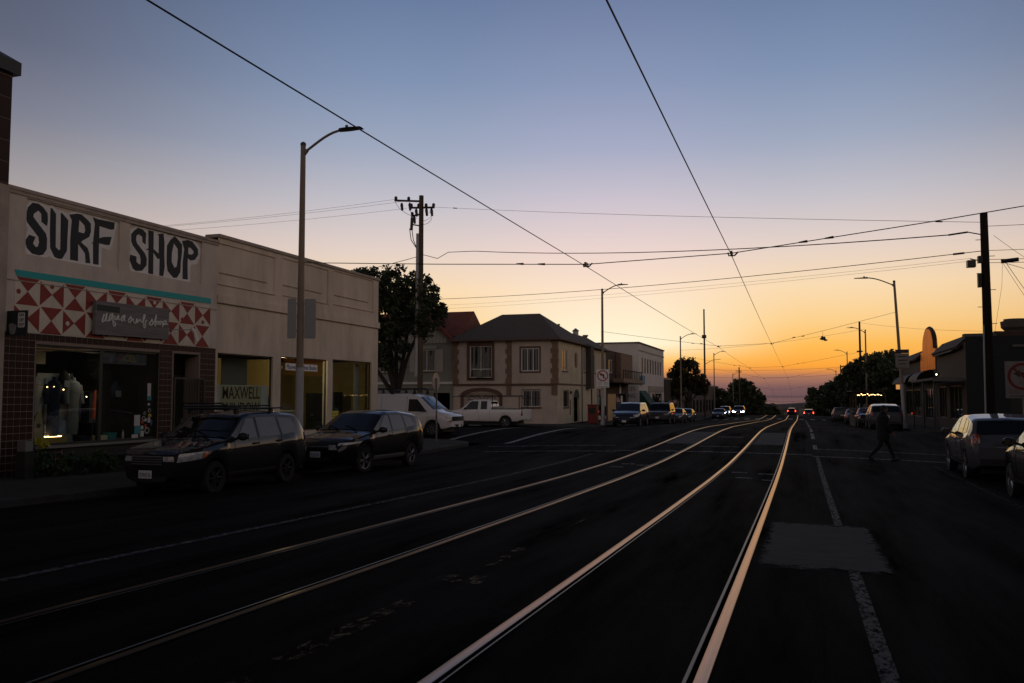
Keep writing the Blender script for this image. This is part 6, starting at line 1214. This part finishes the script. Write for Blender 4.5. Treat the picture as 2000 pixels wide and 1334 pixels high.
# 5.. cars further along the left kerb, noses toward us
van_s = dict(L=5.1, W=2.0, R=.35, wheels=(.98, 4.02), top=[(0, .70), (.06, .86), (.4, 1.0), (.95, 1.12), (1.1, 1.18), (2.05, 1.66), (2.5, 1.74), (4.6, 1.74), (4.9, 1.6), (5.03, 1.1), (5.1, .85)], belt=[(0, .66), (.4, .92), (1.2, 1.06), (4.8, 1.14), (5.1, .8)], ws=(1.1, 2.05), rg=(5.0, 4.88),
    side=[((1.6, 1.10), (2.6, 1.12), (2.6, 1.6), (2.2, 1.6)), ((2.7, 1.12), (3.7, 1.14), (3.7, 1.62), (2.7, 1.61)), ((3.8, 1.14), (4.7, 1.17), (4.6, 1.58), (3.8, 1.62))], mirror=(1.6, 1.12), handles=[(2.5, 1.0), (3.6, 1.0)], seams=[((2.65, .4), (2.65, 1.6)), ((3.75, .5), (3.75, 1.6))], lamp=(.70, .92, .5), grille=(.52, .72, .6), grille_frame=True, bars=2, platez=.42, arches=None)
make_car('parked_car', 'navy minivan with a chrome smile grille parked first beyond the corner', 'car', -12.05, 64.4, R(-90), suv('car_navy', **van_s), 'cars parked on the left side', 1)
lr = dict(L=4.8, W=2.0, R=.38, sill=.36, wheels=(.95, 3.85), nose=.10, tail=.05, tumble=.26, top=[(0, .95), (.06, 1.10), (.3, 1.15), (1.2, 1.20), (1.36, 1.25), (1.85, 1.78), (2.2, 1.90), (4.5, 1.92), (4.68, 1.84), (4.76, 1.2), (4.8, .95)], belt=[(0, .92), (.3, 1.10), (1.3, 1.18), (4.7, 1.2), (4.8, .9)], ws=(1.36, 1.85), rg=(4.75, 4.69),
    side=[((1.6, 1.2), (2.5, 1.21), (2.5, 1.76), (2.0, 1.75)), ((2.6, 1.21), (3.5, 1.22), (3.5, 1.78), (2.6, 1.77)), ((3.6, 1.22), (4.5, 1.23), (4.45, 1.76), (3.6, 1.78))], mirror=(1.65, 1.22), lamp=(.86, 1.06, .3), grille=(.80, 1.02, .62), bars=4, barm='metal_grey', platez=.62, bump=.5, arches=None)
c6, _ = make_car('parked_car', 'boxy dark four wheel drive with roof bars behind the minivan', 'car', -12.1, 79.6, R(-90), suv('car_grey', **lr), 'cars parked on the left side', 1)
rk = MB()
for x in (.3, -.6, -1.5): rk.tube([(x, -.75, 2.05), (x, .75, 2.05)], .025, 5)
for y in (-.75, .75): rk.tube([(.5, y, 2.05), (-1.7, y, 2.05)], .025, 5)
rk.build('roof_rack', 'car_plastic', c6)
sedan = dict(L=4.6, W=1.8, R=.32, sill=.24, top=[(0, .62), (.05, .72), (.4, .82), (1.1, .92), (1.3, .98), (2.05, 1.38), (2.4, 1.44), (3.1, 1.43), (3.75, 1.15), (4.1, 1.03), (4.5, .98), (4.6, .75)], belt=[(0, .58), (.4, .78), (1.3, .90), (3.9, .98), (4.6, .7)], ws=(1.3, 2.05), rg=(3.95, 3.25), side=[((1.62, .93), (2.4, .95), (2.4, 1.34), (2.15, 1.33)), ((2.48, .95), (3.2, .97), (3.05, 1.34), (2.48, 1.35))], mirror=(1.65, .95), lamp=(.58, .74, .5), grille=(.48, .64, .5), taill=(.72, .92, .3), handles=[(2.3, .84), (3.1, .86)], arches=None, platez=.40, rplatez=.7)
make_car('parked_car', 'low golden lit sedan parked behind the boxy four wheel drive', 'car', -11.75, 86.2, R(-90), suv('car_silver', **sedan), 'cars parked on the left side', 1)
make_car('parked_car', 'blue sedan parked last before the golden tree', 'car', -11.7, 93.4, R(-90), suv('car_blue', **sedan), 'cars parked on the left side', 1)
make_car('parked_car', 'pale sedan parked just before the far ladder crosswalk on the left', 'car', -11.5, 131.5, R(-90), suv('car_palegrey', **{**sedan, 'L': 4.6}), 'cars parked on the left side', 1)
make_car('parked_car', 'pale car parked behind the pale sedan at the far crosswalk', 'car', -11.3, 139.0, R(-90), suv('car_palegrey'), 'cars parked on the left side', 1)
make_car('moving_car', 'oncoming car with bright white headlights', 'car', -9.2, 139.5, R(-90), suv('car_grey', lampm='beam'), None, 1)
# right side
cr = dict(L=4.6, W=1.86, R=.35, wheels=(.92, 3.58), nose=.26, tail=.16, top=[(0, .72), (.06, .86), (.3, .98), (1.0, 1.08), (1.2, 1.13), (1.98, 1.58), (2.35, 1.63), (3.1, 1.64), (3.95, 1.55), (4.15, 1.49), (4.40, 1.12), (4.54, 1.02), (4.6, .85)], belt=[(0, .68), (.35, .92), (1.2, 1.05), (2.5, 1.08), (3.9, 1.16), (4.4, 1.08), (4.6, .8)], ws=(1.2, 1.98), rg=(4.38, 4.14),
    side=[((1.60, 1.08), (2.36, 1.10), (2.36, 1.53), (2.10, 1.52)), ((2.45, 1.10), (3.18, 1.13), (3.12, 1.55), (2.45, 1.54)), ((3.27, 1.14), (3.78, 1.20), (3.66, 1.47), (3.22, 1.53))], taill=(.95, 1.18, .35), rearbar=.98, skirt='chrome', spokes=5, arches='car_plastic', rimm='rim')
make_car('parked_car', 'silver crossover parked nose away at the right kerb', 'car', 4.83, 26.1, R(90), suv('car_silver', **cr), 'cars parked on the right side')
make_car('parked_car', 'black crossover cut by the right edge of the picture', 'car', 4.88, 18.55, R(90), suv('paint_black', **{**cr, 'W': 1.88}), 'cars parked on the right side')
make_car('parked_car', 'pale sport utility car seen from behind in front of the parklet', 'car', 4.95, 60.3, R(90), suv('car_palegrey', **{**cr, 'W': 1.95, 'L': 4.6}), 'cars parked on the right side', 1)
make_car('parked_car', 'dark hatchback parked between the pale car and the parklet', 'car', 4.6, 67.3, R(90), suv('paint_slate', **sedan), 'cars parked on the right side', 1)
make_car('parked_car', 'dark car with a golden flank just beyond the parklet', 'car', 4.6, 84.5, R(90), suv('car_navy', **sedan), 'cars parked on the right side', 1)
make_car('parked_car', 'white roofed van shaped car far along the right kerb', 'car', 4.3, 107.5, R(90), suv('car_palegrey', **van_s), 'cars parked on the right side', 1)
make_car('moving_car', 'car driving away with two bright red tail lights', 'car', 1.2, 165, R(90), suv('car_grey', tailm='tail_lit'), None, 1, z=gz(1.2, 163)-.05)
make_car('moving_car', 'farther car driving away with dim tail lights beside the right rail', 'car', -2.0, 196, R(90), suv('car_navy', tailm='tail_lit'), None, 0, z=gz(-2, 193)+1.9-.2)
# ------------------------------------------------------------------ trees and plants
mat('bark', (.040, .032, .027), .95, var=.3, scale=3, bump=.5, bscale=15)
def leafmat(name, c1, c2):
    m = bpy.data.materials.new(name); m.use_nodes = True; nt = m.node_tree; b = nt.nodes['Principled BSDF']; MATS[name] = m
    b.inputs['Roughness'].default_value = .55
    t = nt.nodes.new('ShaderNodeTexCoord'); n = nt.nodes.new('ShaderNodeTexNoise'); n.inputs['Scale'].default_value = 1.4; n.inputs['Detail'].default_value = 3; nt.links.new(t.outputs['Object'], n.inputs['Vector'])
    r = nt.nodes.new('ShaderNodeValToRGB'); r.color_ramp.elements[0].color = (*c1, 1); r.color_ramp.elements[1].color = (*c2, 1); r.color_ramp.elements[0].position = .35; r.color_ramp.elements[1].position = .65
    nt.links.new(n.outputs[0], r.inputs[0]); nt.links.new(r.outputs[0], b.inputs['Base Color'])
    tr = nt.nodes.new('ShaderNodeBsdfTranslucent'); nt.links.new(r.outputs[0], tr.inputs[0]); mx_ = nt.nodes.new('ShaderNodeMixShader'); mx_.inputs[0].default_value = .3
    nt.links.new(b.outputs[0], mx_.inputs[1]); nt.links.new(tr.outputs[0], mx_.inputs[2]); nt.links.new(mx_.outputs[0], nt.nodes['Material Output'].inputs[0])
leafmat('leaf_dark', (.034, .05, .026), (.075, .10, .05)); leafmat('leaf_olive', (.045, .045, .02), (.085, .075, .03)); leafmat('leaf_bush', (.03, .07, .03), (.06, .11, .045)); mat('flower', (.45, .40, .03), .7)
def leaves(centers, radii, n_each, size, rng):
    C = np.repeat(np.array(centers), n_each, 0); Rr = np.repeat(np.array(radii), n_each, 0)[:, None]
    d = rng.normal(size=C.shape); d /= np.linalg.norm(d, axis=1, keepdims=True); rad = rng.random((len(C), 1))**.45
    P = C+d*rad*Rr*np.array([1, 1, .85])
    a = rng.normal(size=C.shape); a /= np.linalg.norm(a, axis=1, keepdims=True); b = np.cross(a, rng.normal(size=C.shape)); b /= np.linalg.norm(b, axis=1, keepdims=True)
    s = size*(.6+.8*rng.random((len(C), 1)))
    V = np.stack([P-a*s, P+b*s*.5, P+a*s, P-b*s*.5], 1).reshape(-1, 3)
    F = np.arange(len(V)).reshape(-1, 4); return V, F
def leaf_obj(name, V, F, m, par):
    o0 = ORG.get(par.name)
    if o0 is not None: V = V-np.array(o0)
    me = bpy.data.meshes.new(name); me.vertices.add(len(V)); me.vertices.foreach_set('co', V.astype('f4').ravel()); me.loops.add(F.size); me.loops.foreach_set('vertex_index', F.astype('i4').ravel()); me.polygons.add(len(F)); me.polygons.foreach_set('loop_start', np.arange(0, F.size, 4, dtype='i4')); me.update(calc_edges=True); me.validate(); me.materials.append(M[m]); return link(name, me, par)
def tree(label, base, lobes, n_clump, n_leaf, size, trunk_r, seed, lm='leaf_dark', forks=None, clump=.55, group=None, name='street_tree', fill=.35):
    rng = np.random.default_rng(seed); t = thing(name, label, 'tree', base, group=group); base = Vector(base)
    vol = np.array([l[3]*l[4]*l[5] for l in lobes])**.67; vol = vol/vol.sum(); cs, rs = [], []
    for l, f in zip(lobes, vol):
        n = max(4, int(n_clump*f))
        for _ in range(n):
            d = rng.normal(size=3); d /= np.linalg.norm(d); q = fill+(1-fill)*rng.random()**.4
            cs.append([l[0]+d[0]*l[3]*q, l[1]+d[1]*l[4]*q, l[2]+d[2]*l[5]*q]); rs.append(clump*(.55+.8*rng.random()))
    V, F = leaves(cs, rs, n_leaf, size, rng); leaf_obj('crown', V, F, lm, t)
    tk = MB(); fork = base+Vector((0, 0, forks[0] if forks else 2.0))
    tk.tube([base-Vector((0, 0, .2)), base+Vector((.03, 0, .5)), fork], [trunk_r*1.35, trunk_r, trunk_r*.9], 10); tko = tk.build('trunk', 'bark', t, smooth=True)
    for i, l in enumerate(lobes):
        e = Vector(l[:3]); mid = fork.lerp(e, .5)+Vector((rng.normal()*.2, rng.normal()*.2, -.25)); lb = MB(); lb.tube([fork-Vector((0, 0, .15)), mid, e, e+Vector((rng.normal()*.4, rng.normal()*.4, l[5]*.55))], [trunk_r*.62, trunk_r*.42, trunk_r*.2, .02], 8)
        for _ in range(5):
            p = mid.lerp(e, rng.random()); lb.tube([p, p+Vector((rng.normal()*l[3]*.45, rng.normal()*l[4]*.45, abs(rng.normal())*l[5]*.4))], [trunk_r*.18, .015], 5)
        lb.build('limb', 'bark', tko, smooth=True)
    return t
YT = 56.0
tree('large dark leafy street tree beside the utility pole', (-27.2, YT, swz(-20, YT)), [(-29.3, YT, 9.3, 1.5, 1.6, 1.5), (-27.6, YT+.3, 9.3, 1.8, 1.7, 1.8), (-25.9, YT, 8.7, 1.7, 1.6, 1.6), (-27.8, YT-.4, 7.2, 2.2, 1.7, 1.7), (-25.1, YT, 7.2, 1.6, 1.5, 1.5), (-29.4, YT-.6, 5.9, 1.6, 1.5, 2.2), (-27.6, YT-.8, 5.2, 1.7, 1.3, 1.5), (-29.9, YT-.2, 10.2, 1.0, 1.0, .8)], 300, 62, .15, .30, 3, forks=(1.9,), clump=.52, fill=.45)
tree('leafy tree glowing gold against the sunset on the left', (-15.2, 124, prof(124)-.1), [(-16.3, 124, 4.2, 1.7, 1.6, 1.6), (-14.2, 124, 4.0, 1.6, 1.6, 1.4), (-15.3, 124, 5.6, 1.9, 1.7, 1.3), (-16.8, 123, 2.6, 1.3, 1.4, 1.3), (-13.4, 124.5, 2.9, 1.1, 1.2, 1.0)], 150, 46, .24, .22, 5, 'leaf_olive', forks=(2.2,), clump=.55)
tree('dense dark tree on the left near the horizon', (-11.5, 200, prof(200)), [(-12.6, 200, 3.0, 2.9, 2.5, 2.3), (-9.9, 201, 1.0, 2.4, 2.3, 2.4), (-13.6, 199, .4, 2.6, 2.4, 2.2), (-11, 200, -1.5, 3, 2.5, 1.8)], 220, 40, .40, .3, 6, forks=(2,), clump=.85)
tree('darker tree left of the dense far tree', (-16.3, 182, prof(182)), [(-16.2, 182, 1.0, 2.4, 2.2, 2.0), (-14.5, 182, -.6, 2.2, 2.2, 1.8)], 90, 40, .36, .25, 12, forks=(1.6,), clump=.8)
tree('round dark tree on the right near the horizon', (6.2, 225, prof(225)), [(4.9, 225, 1.8, 3.4, 3, 2.6), (7.6, 226, 2.4, 3, 3, 2.4), (3.8, 224, -1, 2.6, 2.6, 2.2), (6.5, 224, -2, 3.4, 3, 2)], 240, 40, .42, .3, 8, forks=(2.4,), clump=.9)
tree('tall dark street tree behind the parklet on the right', (8.0, 112, prof(112)), [(7.6, 112, 4.6, 2.3, 2.4, 2.0), (9.7, 112, 5.0, 2.2, 2.4, 1.8), (5.9, 113, 3.4, 1.7, 2, 1.8), (8, 111, 2.4, 2.6, 2, 1.8), (5.6, 112, 1.7, 1.4, 1.8, 1.2)], 230, 48, .26, .26, 9, forks=(2.2,), clump=.65)
tree('dark bushy tree left of the curved parapet building', (8.0, 94.5, prof(94.5)), [(8.2, 94.5, 3.8, 1.5, 2, 1.5), (8.6, 94.5, 2.0, 1.6, 2, 1.7), (7.2, 95, 4.7, .9, 1.2, .9)], 110, 46, .22, .2, 10, forks=(1.8,), clump=.55)
tree('low dark tree sloping down toward the far cars on the right', (7.2, 134, prof(134)), [(5.6, 134, 2.3, 2.2, 2.4, 1.8), (7.6, 134, 3.2, 2.4, 2.4, 2.0), (4.7, 135, .7, 1.5, 1.8, 1.4)], 130, 42, .30, .22, 13, forks=(1.8,), clump=.7)
tree('small dark tree low in the gap before the dune on the left', (-10.5, 300, prof(300)), [(-10.5, 300, -3.6, 3.4, 3, 2.4), (-8.2, 301, -5.4, 2.6, 2.6, 2.2)], 80, 36, .5, .25, 31, forks=(2,), clump=1.0)
tree('small dark tree low in the gap before the dune on the right', (7.5, 330, prof(330)), [(6.2, 330, -4.6, 3.6, 3, 2.6), (9, 331, -3, 3.4, 3, 2.8)], 80, 36, .5, .25, 32, forks=(2,), clump=1.0)
# planting at the foot of the surf shop
def bush(label, x, y, lobes, n, size, seed, m='leaf_bush', name='shrub'):
    rng = np.random.default_rng(seed); z0 = swz(x, y); t = thing(name, label, 'plant', (x, y, z0), group='plants in front of the surf shop'); cs, rs = [], []
    for l in lobes:
        for _ in range(n):
            d = rng.normal(size=3); d /= np.linalg.norm(d); q = .4+.6*rng.random(); cs.append([l[0]+d[0]*l[3]*q, l[1]+d[1]*l[3]*q, max(z0+.05, l[2]+d[2]*l[4]*q)]); rs.append(.09)
    V, F = leaves(cs, rs, 22, size, rng); V[:, 2] = np.maximum(V[:, 2], z0+.01); leaf_obj('foliage', V, F, m, t)
    st_ = MB()
    for l in lobes: st_.tube([(l[0], l[1], z0), (l[0]+.05, l[1], l[2])], .015, 5)
    st_.build('stem', 'bark', t); return t
bush('leafy shrub at the left end of the shop front', -16.75, 15.9, [(-16.75, 15.7, .1, .30, .36), (-16.7, 16.2, .05, .32, .38)], 22, .05, 21)
bush('wide leafy shrub under the left shop window', -16.7, 17.0, [(-16.7, 16.8, -.02, .32, .34), (-16.65, 17.4, .0, .30, .34)], 24, .05, 22)
bush('small leafy shrub next to the bench', -16.65, 17.95, [(-16.65, 17.9, -.08, .22, .26)], 22, .045, 23)
bush('yellow flowering plant beside the tiled pier', -16.95, 16.05, [(-16.95, 16.05, .50, .14, .12)], 14, .04, 24, 'flower', 'flowering_plant')
pt = thing('planter_box', 'small pale box on the pavement at the left tiled pier', 'box', (-16.7, 15.35, swz(-16.7, 15.35))); z0 = swz(-16.7, 15.35)
MB().box(-16.88, -16.6, 15.25, 15.5, z0, z0+.62).build('stand', 'frame_dark', pt); MB().box(-16.86, -16.62, 15.27, 15.48, z0+.621, z0+.85).build('tub', 'metal_grey', pt)

# ------------------------------------------------------------------ people
mat('coat_black', (.009, .009, .011), .85, bump=.2, bscale=30); mat('trouser_dark', (.012, .012, .014), .85); mat('skin', (.22, .13, .09), .6); mat('hair_dark', (.012, .010, .009), .7); mat('shoe_dark', (.008, .008, .008), .6)
def person(label, x, y, z, rz, J, hair_long=False, extra=None):
    """J: joints in local space, +x is the walking direction. Body grown with a skin modifier."""
    t = thing('person', label, 'person', (x, y, z), rz, local=True)
    V = []; E_ = []; Rr = []
    def chain(pts, start=None):
        prev = start
        for p in pts:
            V.append(p[:3]); Rr.append(p[3:] if len(p) > 4 else (p[3], p[3])); i = len(V)-1
            if prev is not None: E_.append((prev, i))
            prev = i
        return prev
    pel = chain([J['pelvis']]); ch = chain(J['spine'], pel); nk = len(V)-1
    chest = pel+len(J['spine'])-2
    for k in ('armL', 'armR'): chain(J[k], chest)
    for k in ('legL', 'legR'): chain(J[k], pel)
    me = bpy.data.meshes.new('body'); me.from_pydata(V, E_, []); o = bpy.data.objects.new('body', me); COL.objects.link(o)
    md = o.modifiers.new('s', 'SKIN'); sv = me.skin_vertices[0].data
    for i, r in enumerate(Rr): sv[i].radius = r
    sv[pel].use_root = True; o.modifiers.new('u', 'SUBSURF').levels = 2
    dg = bpy.context.evaluated_depsgraph_get(); dg.update(); m2 = bpy.data.meshes.new_from_object(o.evaluated_get(dg)); bpy.data.objects.remove(o)
    m2.materials.clear(); m2.materials.append(M['coat_black']); m2.shade_smooth(); link('body', m2, t)
    hx, hy, hz_ = J['head']
    hd = MB(); hd.ball((hx, hy, hz_), (.098, .078, .118), 16, 12); hd.ball((hx+.085, hy, hz_-.012), (.028, .014, .022), 8, 6); hd.ball((hx+.045, hy, hz_-.085), (.045, .042, .035), 10, 6)
    for s in (-1, 1): hd.ball((hx-.005, hy+s*.078, hz_-.01), (.022, .010, .032), 8, 6)
    ho = hd.build('head', 'skin', t, smooth=True)
    fc = MB()
    for s in (-1, 1): fc.ball((hx+.083, hy+s*.032, hz_+.012), (.012, .014, .009), 8, 5)
    fc.build('eyes', 'hair_dark', ho); MB().ball((hx+.084, hy, hz_-.058), (.012, .024, .007), 8, 5).build('mouth', 'mural_red', ho)
    hr = MB(); hr.ball((hx-.022, hy, hz_+.028), (.105, .088, .108), 14, 9)
    if hair_long: hr.ball((hx-.05, hy, hz_-.09), (.07, .088, .15), 12, 8)
    hr.build('hair', 'hair_dark', t, smooth=True)
    for k in ('legL', 'legR'):
        f = J[k][-1]; pit = J.get(k+'_pitch', 0); c, s = math.cos(pit), math.sin(pit); sh = MB()
        for dx_, r in ((-.04, (.055, .045, .045)), (.04, (.075, .046, .04)), (.12, (.07, .044, .032))): sh.ball((f[0]+dx_*c, f[1], f[2]-.045+dx_*s), r, 10, 6)
        sh.build('shoe', 'shoe_dark', t, smooth=True)
    for k in ('armL', 'armR'):
        w = Vector(J[k][-1][:3]); pr_ = Vector(J[k][-2][:3]); d = (w-pr_).normalized(); h = MB(); sd = 1 if k == 'armL' else -1
        side = Vector((1, 0, 0)); side = (side-d*side.dot(d)).normalized(); nrm = d.cross(side)
        h.tube([w, w+d*.05, w+d*.09], [.026, .036, .034], 8)
        for j, ln in enumerate((.065, .08, .075, .055)):
            b0 = w+d*.085+side*(.024-.016*j); h.tube([b0, b0+d*ln*.5+nrm*.006, b0+d*ln*.85+nrm*(-.02*sd), b0+d*ln*.95+nrm*(-.04*sd)], [.0095, .009, .008, .006], 6)
        b0 = w+d*.03+side*.028; h.tube([b0, b0+d*.035+side*.02, b0+d*.065+side*.018], [.012, .010, .007], 6)
        h.build('hand', 'skin', t, smooth=True)
    if extra: extra(t)
    return t
H_ = 1.0
walk = dict(pelvis=(0, 0, .90, .135, .115), spine=[(.0, 0, 1.05, .14, .115), (.015, 0, 1.25, .165, .125), (.03, 0, 1.38, .14, .10), (.045, 0, 1.44, .06, .06), (.06, 0, 1.52, .052, .052)], head=(.075, 0, 1.60),
    armL=[(.03, .17, 1.36, .065), (-.06, .22, 1.12, .055), (.0, .22, .90, .045), (.03, .21, .86, .035)], armR=[(.03, -.17, 1.36, .065), (.10, -.22, 1.12, .055), (.20, -.20, .92, .045), (.235, -.19, .885, .035)],
    legL=[(.02, .09, .84, .095), (.20, .10, .50, .072), (.33, .10, .13, .052), (.335, .10, .085, .05)], legR=[(-.02, -.09, .84, .095), (-.10, -.10, .48, .072), (-.36, -.10, .20, .052), (-.375, -.10, .15, .048)], legL_pitch=.12, legR_pitch=-.75)
def scoat(t):
    c = MB(); c.lathe([(.25, .66), (.25, .85), (.235, 1.05), (.245, 1.25), (.22, 1.38), (.11, 1.47)], 18, Matrix.Translation((.02, 0, 0)) @ Matrix.Diagonal((.78, 1.08, 1, 1)), cap=False); c.build('jacket', 'coat_black', t, smooth=True)
    h = MB(); h.ball((.03, 0, 1.47), (.11, .13, .07), 12, 7); h.build('collar', 'coat_black', t, smooth=True)
person('person in dark coat and trousers striding over the crosswalk on the right', 2.35, 29.2, gz(2.35, 29.2), R(6), walk, True, scoat)
stand = dict(pelvis=(0, 0, .92, .14, .12), spine=[(0, 0, 1.06, .14, .115), (.0, 0, 1.28, .17, .13), (.0, 0, 1.42, .14, .10), (.01, 0, 1.48, .06, .06), (.02, 0, 1.56, .052, .052)], head=(.03, 0, 1.65),
    armL=[(0, .18, 1.40, .065), (-.02, .25, 1.13, .055), (.06, .22, .92, .045), (.08, .21, .88, .035)], armR=[(0, -.18, 1.40, .065), (-.02, -.25, 1.13, .055), (.06, -.22, .92, .045), (.08, -.21, .88, .035)],
    legL=[(0, .09, .86, .095), (.02, .10, .50, .07), (-.02, .10, .13, .052), (-.02, .10, .09, .05)], legR=[(0, -.09, .86, .095), (.05, -.10, .50, .07), (.03, -.10, .13, .052), (.03, -.10, .09, .05)])
person('person in dark clothes standing on the pavement by the red box', -14.75, 67.0, swz(-14.75, 67), R(-70), stand, False, scoat)
person('person in dark clothes on the far left pavement behind the parked cars', -14.7, 98.0, swz(-14.7, 98), R(-90), stand, False, scoat)
